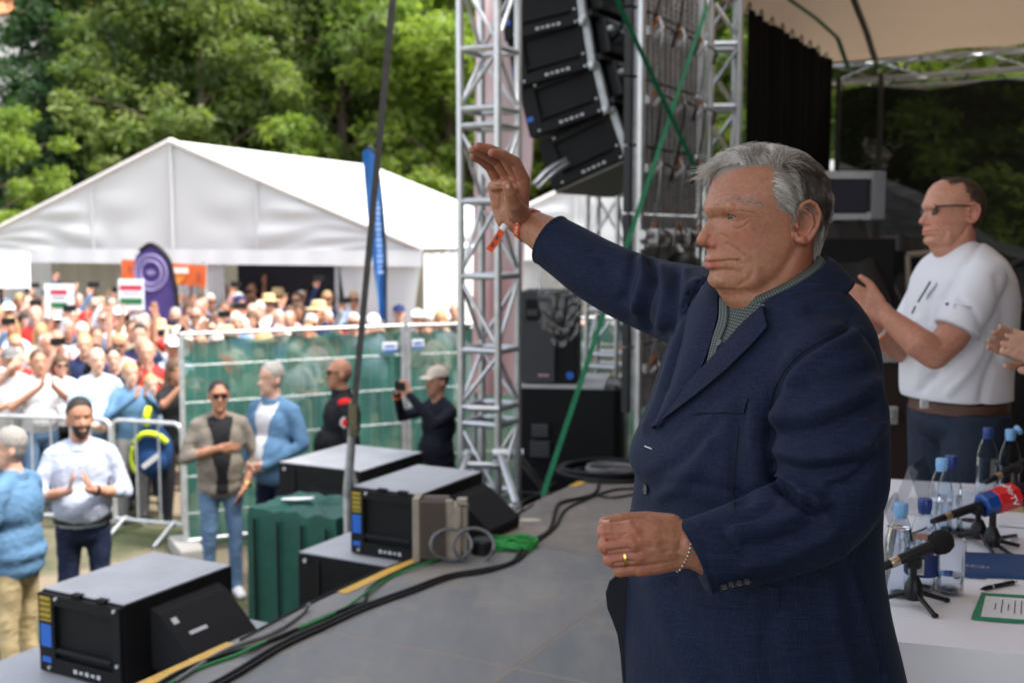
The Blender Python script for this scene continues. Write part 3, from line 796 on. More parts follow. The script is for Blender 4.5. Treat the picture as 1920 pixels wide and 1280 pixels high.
# ------------------------------------------------------------------ straps, stay pole, banner behind the tower
def straps():
    m_gs = mat('green ratchet webbing', (0.008, 0.16, 0.07), 0.55, var=0.2, vscale=30)
    a = S(8.75, -2.75, 3.55)
    pts = [P(1326, 12, 8.3), P(1017, 930, 6.5)]
    A, B = pts[0], pts[-1]; ln = [A.lerp(B, i / 12) for i in range(13)]
    o = MB().strip(ln, 0.031, (B - A).cross(V(0, 1, 0)), 0.003).build('ratchet_strap', m_gs); tag(o, 'long green ratchet strap slanting from tower top to stage edge', 'strap', 'green ratchet straps')
    A, B = P(1138, -40, 7.0), P(1310, 330, 7.9)
    o = MB().strip([A.lerp(B, i / 8) for i in range(9)], 0.029, (B - A).cross(V(0, 1, 0)), 0.003).build('ratchet_strap', m_gs); tag(o, 'short green ratchet strap crossing down to the right before the screen', 'strap', 'green ratchet straps')
    t = thing('guy_pole', 'dark slanting stay strap with steel ratchet in front of the tents', 'stay', P(650, 935, 6.6))
    A, B = P(742, -60, 6.0), P(664, 765, 6.5); C_ = P(651, 930, 6.6)
    m_dk = mat('dark grey webbing', (0.075, 0.072, 0.068), 0.7, var=0.2, vscale=20)
    MB().strip([A.lerp(B, i / 10) for i in range(11)], 0.036, (B - A).cross(V(0, 1, 0)), 0.006).build('webbing', m_dk, t)
    MB().cbox(B.lerp(C_, .12), (0.05, 0.04, 0.20), None, 0.006).build('ratchet', mat('dull brass ratchet', (0.14, 0.12, 0.07), 0.4, 0.6, var=.3, vscale=30), t)
    MB().cyl(B.lerp(C_, .15), C_, 0.024, 0.028, n=10).build('stay_rod', m_alu_dull, t, smooth=40)
    MB().cyl(B.lerp(C_, .60), C_ + V(0.10, 0, -.12), 0.014, n=8).build('hook_rod', m_alu_dull, t, smooth=40)
    MB().cyl(C_, V(C_.x, C_.y, GZ), 0.025, n=8).build('anchor_post', m_galv, t, smooth=40)
    # pink and white printed banner
    mbn = bpy.data.materials.new('sun-bleached red print'); mbn.use_nodes = True
    nd, l = mbn.node_tree.nodes, mbn.node_tree.links; b = nd['Principled BSDF']; b.inputs['Roughness'].default_value = 0.6
    tc = nd.new('ShaderNodeTexCoord'); sp = nd.new('ShaderNodeSeparateXYZ'); l.new(tc.outputs['Object'], sp.inputs[0])
    nz = nd.new('ShaderNodeTexNoise'); nz.inputs['Scale'].default_value = 1.5; l.new(tc.outputs['Object'], nz.inputs[0])
    cr = nd.new('ShaderNodeValToRGB'); e = cr.color_ramp.elements; e[0].position = .40; e[0].color = (0.70, 0.40, 0.40, 1); e[1].position = .58; e[1].color = (0.76, 0.60, 0.61, 1)
    l.new(nz.outputs[0], cr.inputs[0]); l.new(cr.outputs[0], b.inputs[0])
    tr = nd.new('ShaderNodeBsdfTranslucent'); l.new(cr.outputs[0], tr.inputs[0]); mx = nd.new('ShaderNodeMixShader'); mx.inputs[0].default_value = .35
    l.new(b.outputs[0], mx.inputs[1]); l.new(tr.outputs[0], mx.inputs[2]); l.new(mx.outputs[0], nd['Material Output'].inputs[0])
    L = [P(893, -80, 9.4), P(888, 300, 9.4), P(886, 740, 9.4)]; Rr = [P(1008, -80, 9.6), P(996, 300, 9.6), P(985, 420, 9.6), P(975, 740, 9.6)]
    n = 24; vs = []
    for i in range(n + 1):
        t_ = i / n
        y = -80 + 820 * t_; xl = 893 - 8 * t_; xr = np.interp(y, [-80, 300, 420, 740], [1010, 998, 985, 972])
        for j in range(9):
            s = j / 8
            vs.append(P(xl + (xr - xl) * s, y, 9.4 + .2 * s + .05 * math.sin(s * 9 + t_ * 2)))
    vs2 = [v + V(0, .01, 0) for v in vs]
    fs = [(i * 9 + j, i * 9 + j + 1, i * 9 + 10 + j, i * 9 + 9 + j) for i in range(n) for j in range(8)]
    o = MB().add(vs, fs).build('printed_banner', mbn, smooth=True); tag(o, 'tall pale pink printed banner hanging behind the left tower', 'banner')
    MB().cyl(P(888, 735, 9.4), V(P(888, 735, 9.4).x, P(888, 735, 9.4).y, GZ), 0.03).build('banner_post', m_galv, o, smooth=40)
straps()
# ------------------------------------------------------------------ tents
def tent(label, apex, half, ridge_ang, length, eave_z, apex_z, openings, right_wall=True, inner=True, hfront=True, left_wall=True):
    """openings: list of (s0,s1,kind) across the gable, s in -1..1, kind open|dark|curtain"""
    a = R(ridge_ang); D_ = V(math.sin(a), math.cos(a), 0); G = V(math.cos(a), -math.sin(a), 0)
    GT = gz(apex.y); o = V(apex.x, apex.y, GT)
    root = thing('marquee', label, 'tent', o)
    def q(s, d, z): return V(o.x, o.y, z) + G * (s * half) + D_ * d
    def rz(s): return apex_z + (eave_z - apex_z) * abs(s)
    # roof: two slopes, each divided in bays, slightly sagging between frames
    for sd, nm in ((1, 'roof_slope'), (-1, 'roof_slope')):
        vs = []; n, m = 12, 25
        for i in range(n + 1):
            s = i / n
            for j in range(m):
                t = j / (m - 1); bay = math.sin(t * math.pi * 2) ** 2
                vs.append(q(sd * s * 1.015, -0.06 + t * length, rz(s) + .03 - 0.10 * bay * math.sin(math.pi * s) + 0.02))
        fs = [((i * m + j), (i + 1) * m + j, (i + 1) * m + j + 1, i * m + j + 1) for i in range(n) for j in range(m - 1)]
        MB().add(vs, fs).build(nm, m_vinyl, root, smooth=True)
    # gable cloth with slack folds
    for sd in (-1, 1):
        vs = []; n, m = 36, 14
        for i in range(n + 1):
            s = i / n
            for j in range(m):
                t = j / (m - 1); z = eave_z + (rz(s) - .02 - eave_z) * t
                f = 0.045 * math.sin(8 * s + 5 * t) * math.sin(math.pi * min(1, s * 1.3)) * (1 - t * .4) + 0.05 * math.sin(17 * s - 9 * t) * math.exp(-((s - .55) / .3) ** 2)
                vs.append(q(sd * s, -.04 - abs(f), z))
        fs = [((i * m + j), (i + 1) * m + j, (i + 1) * m + j + 1, i * m + j + 1) for i in range(n) for j in range(m - 1)]
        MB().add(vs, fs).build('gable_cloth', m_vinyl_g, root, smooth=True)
        MB().tube([q(0, -.07, apex_z + .04), q(sd * .5, -.07, rz(.5) + .04), q(sd * 1.01, -.07, eave_z + .04)], 0.05, n=8, smooth=False).build('rake_pipe', mat('tent piping', (0.62, 0.58, 0.55), 0.6), root)
        MB().cyl(q(sd * .36, -.08, rz(.36) - .02), q(sd * .36, -.08, eave_z), 0.02, n=6).build('gable_seam', m_vinyl_g, root)
    MB().cyl(q(0, -.08, apex_z), q(0, -.08, eave_z), 0.03, n=6).build('gable_seam', m_vinyl_g, root)
    # valance band along the front
    vs = []
    for i in range(61):
        s = -1.01 + 2.02 * i / 60
        for z in (eave_z + .02, eave_z - .10, eave_z - .21): vs.append(q(s, -.10 - .015 * math.sin(i * 1.7), z))
    MB().add(vs, [(i * 3 + k, i * 3 + 3 + k, i * 3 + 4 + k, i * 3 + 1 + k) for i in range(60) for k in range(2)]).build('valance', m_vinyl, root, smooth=True)
    # front pieces
    for (s0, s1, kind) in openings:
        n = max(6, int((s1 - s0) * half * 5)); vs = []
        if kind == 'curtain':
            for i in range(n + 1):
                s = s0 + (s1 - s0) * i / n
                for j, z in enumerate((eave_z - .15, (eave_z + GT) / 2, GT + .02)):
                    pinch = 1 - .25 * (j == 1)
                    s_ = (s0 + s1) / 2 + (s - (s0 + s1) / 2) * pinch
                    vs.append(q(s_, .05 + .06 * math.sin(i * 2.1), z))
            MB().add(vs, [(i * 3 + k, i * 3 + 3 + k, i * 3 + 4 + k, i * 3 + 1 + k) for i in range(n) for k in range(2)]).build('curtain', m_vinyl_g, root, smooth=True)
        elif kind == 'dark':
            MB().box(q((s0 + s1) / 2, .95, (eave_z + GT) / 2), ((s1 - s0) * half * 1.35, .03, eave_z - GT - .1), (G, D_, ZD)).build('dark_sheet', m_dark_in, root)  # plain near-black sheet close behind the opening
        MB().cyl(q(s0, .0, GT - .1), q(s0, .0, eave_z), 0.035, n=8).build('tent_leg', m_alu_dull, root, smooth=40)
    for sd, on in ((1, right_wall), (-1, left_wall)):
        if not on: continue
        vs = []; n = 60
        for i in range(n + 1):
            for z in (eave_z - .02, (eave_z + GT) / 2, GT + .0): vs.append(q(sd * 1.0, .05 + (length - .1) * i / n, z) + G * (.03 * math.sin(i * 1.9)))
        MB().add(vs, [(i * 3 + k, i * 3 + 3 + k, i * 3 + 4 + k, i * 3 + 1 + k) for i in range(n) for k in range(2)]).build('side_wall', m_vinyl, root, smooth=True)
    if inner:
        vs = []
        for i in range(41):
            s = -1 + i / 20
            for z in (rz(s) - .05, GT + .02): vs.append(q(s, length - .05 if inner != 'near' else 3.5, z if z < eave_z or inner != 'near' else eave_z))
        MB().add(vs, [(i * 2, i * 2 + 2, i * 2 + 3, i * 2 + 1) for i in range(40)]).build('back_wall', m_beige, root)
    return root, q
ap = P(325, 270, 18.0)
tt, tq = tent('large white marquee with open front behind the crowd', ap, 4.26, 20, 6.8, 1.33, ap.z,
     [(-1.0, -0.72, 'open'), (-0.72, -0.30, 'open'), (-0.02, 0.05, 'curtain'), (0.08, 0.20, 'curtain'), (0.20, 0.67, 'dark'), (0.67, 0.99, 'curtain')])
# beige lining just inside the left opening
vs = []
for i in range(41):
    s = -0.86 + 0.86 * i / 40
    for z in (1.28, gz(18) + .02): vs.append(tq(s, 1.3 + .06 * math.sin(i * 1.8), z))
MB().add(vs, [(i * 2, i * 2 + 2, i * 2 + 3, i * 2 + 1) for i in range(40)]).build('inner_lining', m_beige, tt, smooth=True)
ap2 = P(1222, 283, 17.8)
tent('second white marquee partly hidden behind the towers and speakers', ap2, 3.3, 16, 6.3, 1.38, ap2.z,
     [(-1.0, -0.55, 'curtain'), (-0.55, -0.2, 'open'), (-0.2, 0.2, 'curtain'), (0.2, 1.0, 'curtain')])

# ------------------------------------------------------------------ trees
def leaf_material(key, c_dark, c_pale):  # noise mixes two natural leaf tones
    m = bpy.data.materials.new(key); m.use_nodes = True
    nd, l = m.node_tree.nodes, m.node_tree.links; b = nd['Principled BSDF']; b.inputs['Roughness'].default_value = 0.55; b.inputs['Specular IOR Level'].default_value = 0.3
    oi = nd.new('ShaderNodeObjectInfo'); tc = nd.new('ShaderNodeTexCoord'); t = nd.new('ShaderNodeTexNoise'); t.inputs['Scale'].default_value = 0.8; t.inputs['Detail'].default_value = 6
    l.new(tc.outputs['Object'], t.inputs[0])
    ad = nd.new('ShaderNodeMath'); ad.operation = 'ADD'; ml = nd.new('ShaderNodeMath'); ml.operation = 'MULTIPLY'; ml.inputs[1].default_value = .25
    l.new(oi.outputs['Random'], ml.inputs[0]); l.new(t.outputs[0], ad.inputs[0]); l.new(ml.outputs[0], ad.inputs[1])
    cr = nd.new('ShaderNodeValToRGB'); e = cr.color_ramp.elements; e[0].position = .40; e[0].color = (*c_dark, 1); e[1].position = .82; e[1].color = (*c_pale, 1)
    l.new(ad.outputs[0], cr.inputs[0]); l.new(cr.outputs[0], b.inputs[0])
    tr = nd.new('ShaderNodeBsdfTranslucent'); g = nd.new('ShaderNodeMixRGB'); g.blend_type = 'MULTIPLY'; g.inputs[0].default_value = 1; g.inputs[2].default_value = (1.5, 1.7, 0.7, 1)
    l.new(cr.outputs[0], g.inputs[1]); l.new(g.outputs[0], tr.inputs[0])
    mx = nd.new('ShaderNodeMixShader'); mx.inputs[0].default_value = .50; l.new(b.outputs[0], mx.inputs[1]); l.new(tr.outputs[0], mx.inputs[2]); l.new(mx.outputs[0], nd['Material Output'].inputs[0])
    return m
m_leaf = leaf_material('ash leaves', (0.062, 0.105, 0.028), (0.190, 0.225, 0.065))
m_leaf2 = leaf_material('maple leaves', (0.070, 0.125, 0.022), (0.225, 0.29, 0.055))
m_needle = leaf_material('spruce needles', (0.018, 0.045, 0.020), (0.04, 0.085, 0.035))
m_bark = mat('grey brown bark', (0.10, 0.075, 0.055), 0.9, var=0.35, vscale=5, bump=0.6, bscale=20, stretch=(3, 3, .5))
def leaves_mesh(name, centers, size, npr, m, seed, droop=0.0, flat=0.5):
    r = np.random.default_rng(seed)
    C = np.repeat(np.array(centers)[:, :3], npr, 0); rad = np.repeat(np.array(centers)[:, 3], npr)
    d = r.normal(size=(len(C), 3)); d /= np.linalg.norm(d, axis=1)[:, None]
    rr = rad * r.random(len(C)) ** 0.45
    d[:, 2] *= 0.62
    p = C + d * rr[:, None]; p[:, 2] -= droop * rr * r.random(len(C))
    nrm = d * .5 + r.normal(size=d.shape) * .6 + np.array([0, 0, flat]); nrm /= np.linalg.norm(nrm, axis=1)[:, None]
    t = np.cross(nrm, r.normal(size=d.shape)); t /= np.linalg.norm(t, axis=1)[:, None]; b = np.cross(nrm, t)
    s = size * (0.6 + .8 * r.random(len(C)))[:, None]
    v = np.stack([p - t * s, p + b * s * .42 - nrm * s * .1, p + t * s, p - b * s * .42 - nrm * s * .1], 1).reshape(-1, 3)
    f = np.arange(len(v)).reshape(-1, 4)
    me = bpy.data.meshes.new(name); me.from_pydata(v.tolist(), [], f.tolist()); me.materials.append(m); me.update()
    return me
def make_tree(seed, H, Rr, m, n_cl=130, npr=120, size=.17, low=0.22):
    """returns (trunk mesh, crown mesh) around the origin"""
    r = random.Random(seed); mb = MB()
    top = H * .82
    tr = [V(0, 0, -.3), V(.1 * r.uniform(-1, 1), .1, H * .25), V(.3 * r.uniform(-1, 1), .25 * r.uniform(-1, 1), H * .5), V(.5 * r.uniform(-1, 1), 0, top)]
    mb.tube(tr, [H * .022, H * .017, H * .012, H * .003], n=9)
    path = catmull(tr, 8); cl = []
    for i in range(26):
        t = low + (.95 - low) * (i + r.random()) / 26; p = path[min(len(path) - 1, int(t * (len(path) - 1)))]
        a = r.uniform(0, 6.283) ; rad = Rr * (0.45 + .75 * math.sin(math.pi * min(1, (t - low) / (1 - low) * .8 + .2))) * r.uniform(.65, 1.05)
        e = p + V(math.cos(a) * rad, math.sin(a) * rad, rad * r.uniform(.15, .55))
        mid = p.lerp(e, .5) + V(0, 0, rad * .12)
        mb.tube([p, mid, e], [H * .007, H * .004, H * .0015], n=5)
        for k in range(n_cl // 26):
            f = r.uniform(.35, 1.08); c = p.lerp(e, f) + V(r.gauss(0, 1), r.gauss(0, 1), r.gauss(0, .7)) * Rr * .14
            cl.append((c.x, c.y, c.z, Rr * r.uniform(.13, .27)))
    for k in range(14):
        c = path[-1] + V(r.gauss(0, 1) * Rr * .25, r.gauss(0, 1) * Rr * .25, r.uniform(-.5, 1) * H * .06); cl.append((c.x, c.y, c.z, Rr * .22))
    return mb.mesh('trunk'), leaves_mesh('crown', cl, size, npr, m, seed, droop=.25)
def make_conifer(seed, H, Rr):
    r = random.Random(seed); mb = MB().tube([V(0, 0, -.3), V(.05, 0, H * .5), V(0, 0, H)], [H * .018, H * .011, .01], n=8); cl = []
    for i in range(34):
        z = H * (.08 + .9 * i / 34); rad = Rr * (1 - i / 36) ** .8
        for k in range(7):
            a = r.uniform(0, 6.283); e = V(math.cos(a) * rad, math.sin(a) * rad, z - rad * .35)
            mb.tube([V(0, 0, z), e], [.03, .008], n=4, smooth=False)
            for f in (.4, .65, .9): c = V(0, 0, z).lerp(e, f); cl.append((c.x, c.y, c.z, rad * .22 + .12))
    return mb.mesh('trunk'), leaves_mesh('crown', cl, .13, 30, m_needle, seed, droop=.8, flat=.1)
def plant(name, label, tm, cm, loc, rz, sc, group):
    o = thing(name, label, 'tree', loc, rz, group); 
    for nm, me in (('trunk', tm), ('crown', cm)):
        c = bpy.data.objects.new(nm, me); COL.objects.link(c); c.parent = o
        if nm == 'trunk' and not me.materials: me.materials.append(m_bark)
    o.scale = (sc, sc, sc)
    return o
TK = [make_tree(11, 15, 4.6, m_leaf, 150, 150, .16), make_tree(12, 14, 4.4, m_leaf2, 150, 150, .17), make_tree(13, 17, 5.0, m_leaf, 170, 140, .17)]
TC = make_conifer(21, 15, 3.0)
near = [  # px, distance, kind, scale, wording
    (-40, 33, 1, .50, 'bright light green tree at the far left frame edge'),
    (305, 42, 0, .95, 'broad feathery green tree above the left marquee slope'),
    (395, 40, 0, .86, 'drooping green tree just over the marquee peak'),
    (520, 44, 2, 1.0, 'tall green tree behind the marquee ridge'),
    (640, 41, 1, 1.0, 'yellowish green tree behind the dark stay strap'),
    (740, 43, 0, 1.05, 'dense tree right of the dark stay strap'),
    (850, 40, 1, .95, 'leafy tree directly behind the left lattice tower'),
    (980, 46, 2, 1.0, 'green tree behind the hanging loudspeakers'),
    (1120, 44, 1, .9, 'green tree glimpsed beyond the second marquee'),
    (1330, 36, 1, .95, 'bright tree seen through the right lattice tower'),
    (1600, 34, 0, .9, 'tree behind the dark mesh next to the drape'),
    (1760, 30, 1, .85, 'light green tree behind the dark mesh over the clapping man'),
    (1930, 33, 2, .85, 'tree behind the dark mesh at the right frame edge'),
]
for i, (px, D, k, sc, lb) in enumerate(near):
    p = P(px, 600, D); plant('leafy_tree', lb, TK[k][0], TK[k][1], (p.x, p.y, gz(D)), i * 1.3, sc, 'leafy trees behind the tents')
for i, (px, D, sc, lb) in enumerate(((100, 40, 1.0, 'dark spruce at the left with drooping branches'), (185, 45, 1.1, 'second dark spruce tucked behind the first'), (-95, 44, .95, 'dark spruce half cut by the left frame edge'))):
    p = P(px, 600, D); plant('spruce_tree', lb, TC[0], TC[1], (p.x, p.y, gz(D)), i * 2.1, sc, 'spruces at the left')
fars = [(330, 56), (450, 54), (580, 57), (700, 55), (820, 57), (930, 56), (1060, 58), (1250, 52), (1450, 50), (1700, 48), (1880, 50), (230, 58)]
for i, (px, D) in enumerate(fars):
    p = P(px, 500, D); z = gz(D) + max(0, D - 48) * .34 - .3
    plant('hillside_tree', ['first', 'second', 'third', 'fourth', 'fifth', 'sixth', 'seventh', 'eighth', 'ninth', 'tenth', 'eleventh', 'leftmost'][i] + (' hillside tree from the left behind the front row' if i < 11 else ' hillside tree, below the orange roofs'), TK[(i + 1) % 3][0], TK[(i + 1) % 3][1], (p.x, p.y, z), i * .9, 1.1, 'trees on the hillside')

# ------------------------------------------------------------------ houses on the hill, upper left
def house(label, c, w, d, h, rh, rot):
    X = V(math.cos(rot), math.sin(rot), 0); Y = V(-math.sin(rot), math.cos(rot), 0)
    t = thing('house', label, 'house', c); c = Vector(c)
    ax = (X, Y, ZD)
    wall = MB().box(c + ZD * (h / 2 - 1), (w, d, h + 2), ax).build('wall', mat('white render', (0.72, 0.70, 0.66), 0.9, var=.06, vscale=.6), t)
    m_tile = mat('orange roof tiles', (0.48, 0.17, 0.075), 0.85, var=.25, vscale=1.5, bump=.5, bscale=6)
    r0 = [c + X * sx * (w / 2 + .3) - Y * (d / 2 + .4) + ZD * z for sx, z in ((-1, h), (0, h + rh), (1, h))]
    r1 = [p + Y * (d + .8) for p in r0]
    rf = MB().loft([r0, r1]).build('roof', m_tile, t)
    MB().box(c + X * w * .2 + ZD * (h + rh * .8), (.6, .6, 1.4), ax).build('chimney', mat('brick chimney', (0.3, .14, .09), .9), rf)
    for i in range(3):
        wd = MB().box(c - Y * (d / 2 + .02) + X * ((i - 1) * w * .3) + ZD * (h * .55), (.9, .06, 1.2), ax).build('window', mat('house glass', (.05, .06, .07), .1), t)
        MB().box(c - Y * (d / 2 + .05) + X * ((i - 1) * w * .3) + ZD * (h * .55 - .66), (1.1, .14, .1), ax).build('sill', mat('white render', (0, 0, 0)), wd)
p = P(12, 62, 60); house('white house with orange tiled roof at the top left corner', (p.x, p.y, p.z - 2.2), 6, 8, 3.0, 2.6, R(8))
p = P(62, 92, 58); house('low house with long orange roof above the spruces', (p.x + 1, p.y, p.z - 2.0), 9, 7, 2.4, 2.0, R(80))
p = P(150, 70, 56); house('house whose orange roof shows through the tree tops', (p.x, p.y, p.z - 2.2), 8, 7, 2.6, 2.2, R(75))
p = P(1345, 345, 30); house('small white house seen through the right lattice tower', (p.x, p.y, GZ), 5, 5, 2.6, 1.2, R(10))
# ------------------------------------------------------------------ conference table
TZ = 0.75
TA = R(17); TU = V(math.sin(TA), math.cos(TA), 0); TV = V(math.cos(TA), -math.sin(TA), 0)
def table():
    c0 = PZ(1622, 1196, TZ); Lt, Wt = 1.62, 1.0
    root = thing('conference_table', 'long table under a white cloth on the stage at right', 'table', (c0.x, c0.y, 0))
    def q(u, v, z): return V(c0.x, c0.y, 0) + TU * u + TV * v + ZD * z
    MB().cbox(q(Lt / 2, Wt / 2, TZ - .03), (Lt - .02, Wt - .02, .03), (TU, TV, ZD), .004).build('tabletop', mat('table board', (.35, .3, .25), .6), root)
    for u, v in ((.1, .1), (Lt - .1, .1), (.1, Wt - .1), (Lt - .1, Wt - .1)):
        MB().cyl(q(u, v, 0), q(u, v, TZ - .04), .02).build('leg', m_blackm, root, smooth=40)
    mc = bpy.data.materials.new('white table linen'); mc.use_nodes = True
    nd, l = mc.node_tree.nodes, mc.node_tree.links; b = nd['Principled BSDF']; b.inputs[0].default_value = (.78, .78, .81, 1); b.inputs['Roughness'].default_value = .85; b.inputs['Specular IOR Level'].default_value = .2
    tc = nd.new('ShaderNodeTexCoord'); t = nd.new('ShaderNodeTexNoise'); t.inputs['Scale'].default_value = 7; t.inputs['Detail'].default_value = 6
    t2 = nd.new('ShaderNodeTexNoise'); t2.inputs['Scale'].default_value = 600
    ad = nd.new('ShaderNodeMath'); ad.operation = 'MULTIPLY_ADD'; ad.inputs[1].default_value = .12
    l.new(tc.outputs['Object'], t.inputs[0]); l.new(tc.outputs['Object'], t2.inputs[0]); l.new(t2.outputs[0], ad.inputs[0]); l.new(t.outputs[0], ad.inputs[2])
    bp = nd.new('ShaderNodeBump'); bp.inputs[0].default_value = .35; bp.inputs[1].default_value = .006; l.new(ad.outputs[0], bp.inputs['Height']); l.new(bp.outputs[0], b.inputs['Normal'])
    # cloth: top and hanging skirt with folds
    per = []
    N = 46
    for i in range(N): per.append((Lt * i / N, 0, 0, -1))
    for i in range(28): per.append((Lt, Wt * i / 28, 1, 0))
    for i in range(N): per.append((Lt - Lt * i / N, Wt, 0, 1))
    for i in range(28): per.append((0, Wt - Wt * i / 28, -1, 0))
    rings = []
    for z, amp in ((TZ + .002, 0), (TZ - .006, .004), (TZ - .05, .008), (TZ - .25, .022), (TZ - .5, .034), (.03, .042)):
        rg = []
        for i, (u, v, nu, nv) in enumerate(per):
            f = .006 + amp * (math.sin(i * .9) * .6 + .8 * noise.noise(V(i * .33, 3, z)) + .5)
            rg.append(q(u + nu * f, v + nv * f, z))
        rings.append(rg)
    mb = MB(); n = len(per)
    mb.loft(rings, cap=False)
    # top as grid with faint creases
    gu, gv = 40, 26; vs = []
    for i in range(gu + 1):
        for j in range(gv + 1):
            u, v = Lt * i / gu, Wt * j / gv
            e = min(1, min(i, gu - i, j, gv - j) / 2)
            vs.append(q(u + (.006 if i == gu else -.006 if i == 0 else 0), v + (.006 if j == gv else -.006 if j == 0 else 0), TZ + .002 + e * .0025 * (noise.noise(V(u * 9, v * 9, 1)) + .7)))
    mb.add(vs, [(i * (gv + 1) + j, (i + 1) * (gv + 1) + j, (i + 1) * (gv + 1) + j + 1, i * (gv + 1) + j + 1) for i in range(gu) for j in range(gv)])
    o = mb.build('tablecloth', mc, smooth=50); tag(o, 'plain white linen cloth draped over the conference table', 'tablecloth')
table()
ZT = TZ + .006
def thin_clear(key, tint, gl):
    m = bpy.data.materials.new(key); m.use_nodes = True; nd, l = m.node_tree.nodes, m.node_tree.links
    tp = nd.new('ShaderNodeBsdfTransparent'); tp.inputs[0].default_value = (*tint, 1); g = nd.new('ShaderNodeBsdfGlossy'); g.inputs[1].default_value = .06
    fr = nd.new('ShaderNodeLayerWeight'); fr.inputs[0].default_value = gl; mx = nd.new('ShaderNodeMixShader')
    ml = nd.new('ShaderNodeMath'); ml.operation = 'MULTIPLY'; ml.inputs[1].default_value = .6 if gl > .1 else .25
    l.new(fr.outputs['Fresnel'], ml.inputs[0]); l.new(ml.outputs[0], mx.inputs[0]); l.new(tp.outputs[0], mx.inputs[1]); l.new(g.outputs[0], mx.inputs[2]); l.new(mx.outputs[0], nd['Material Output'].inputs[0])
    return m
m_glass = thin_clear('clear thin plastic', (.90, .94, .98), .13)
m_tumbler = thin_clear('tumbler glass', (.93, .95, .97), .18)
m_water = mat('water', (.93, .97, 1.0), 0.0, trans=1.0, ior=1.2)
def bottle(px, py, cap, label, wrap=False, level=.62):
    o = PZ(px, py, ZT); t = thing('water_bottle', label, 'bottle', o, group='clear water bottles on the table')
    prof = [(.026, 0), (.031, .004), (.0325, .02), (.0315, .05), (.0325, .09), (.0325, .115), (.030, .135), (.025, .155), (.0185, .172), (.0135, .184), (.0128, .196), (.0128, .20)]
    inner = [(max(.002, r - .0012), h) for r, h in prof]
    MB().lathe(prof, o, ZD, 28).build('bottle_body', m_glass, t, smooth=60)
    wl_ = [(r - .0022, h + .0015) for r, h in prof if h < .20 * level] + [(np.interp(.20 * level, [h for r, h in prof], [r for r, h in prof]) - .0022, .20 * level)]
    MB().lathe(wl_, o, ZD, 28).build('water', m_water, t, smooth=60)
    MB().lathe([(.0150, .186), (.0155, .190), (.0155, .212), (.0140, .2145)], o, ZD, 24).build('cap', cap, t, smooth=40)
    mb = MB()
    for i in range(12):
        a = i * math.pi / 6; mb.box(o + V(math.cos(a) * .0156, math.sin(a) * .0156, .201), (.001, .002, .02), (V(math.cos(a), math.sin(a), 0), V(-math.sin(a), math.cos(a), 0), ZD))
    mb.build('cap_ridges', cap, t)
    MB().lathe([(.0137, .180), (.0145, .182), (.0137, .185)], o, ZD, 20).build('neck_ring', cap, t, smooth=40)
    if wrap:
        MB().lathe([(.0328, .035), (.0330, .036), (.0330, .085), (.0328, .086)], o, ZD, 28).build('paper_label', mat('navy bottle label', (.02, .04, .16), .5), t, smooth=40)
        cd = (V(0, 0, 0) - V(o.x, o.y, 0)).normalized(); sd = cd.cross(ZD)
        mb = MB().box(o + cd * .0322 + sd * .006 + ZD * .060, (.0035, .017, .036), (cd, sd, ZD)); mb.build('barcode_patch', mat('label white', (.7, .7, .7), .6), t)
        mb = MB()
        for k in range(7): mb.box(o + cd * .0342 + sd * (.0 + .002 * k) + ZD * .060, (.0004, .0009 if k % 2 else .0005, .028), (cd, sd, ZD))
        mb.build('barcode_lines', m_blackm, t)
    return t
capL = mat('light blue cap', (.22, .45, .75), .35, spec=.5); capN = mat('navy cap', (.02, .05, .22), .35, spec=.5)
bottle(1684, 1113, capL, 'water bottle with light blue cap nearest the suited man', level=.78)
bottle(1729, 1103, capN, 'water bottle with navy cap and dark label behind the front microphone', wrap=True)
bottle(1761, 1003, capL, 'water bottle with light blue cap in the middle pair', level=.5)
bottle(1778, 996, capN, 'water bottle with navy cap in the middle pair', level=.55)
bottle(1848, 926, capN, 'water bottle with navy cap in front of the man\'s jeans', level=.6)
fb = bottle(1890, 930, capL, 'water bottle with its light blue cap flipped open at the right', level=.5)
fo = PZ(1890, 930, ZT); MB().lathe([(.014, 0), (.0155, .004), (.0155, .012), (.013, .014)], fo + V(.018, 0, .208), V(.8, 0, .6), 18).build('flipped_lid', capL, fb, smooth=40)
def tumbler(px, py, label, lv):
    o = PZ(px, py, ZT); t = thing('drinking_glass', label, 'glass', o, group='drinking glasses on the table')
    h = .125
    MB().lathe([(.028, 0), (.0295, .002), (.033, h), (.0322, h + .0008), (.0312, h), (.0282, .010), (.002, .008)], o, ZD, 32).build('glass_wall', m_tumbler, t, smooth=40)
    MB().lathe([(.0276, .011), (.0284, h * lv), (.0282, h * lv + .0005)], o, ZD, 32).build('water', m_water, t, smooth=40)
tumbler(1781, 1111, 'straight drinking glass a third full beside the front microphone', .36)
tumbler(1818, 1000, 'straight drinking glass behind the red microphone', .3)
m_foam = mat('black foam windshield', (.012, .012, .013), .95, bump=.8, bscale=700)
m_ring = mat('champagne metal ring', (.55, .45, .35), .3, .9)
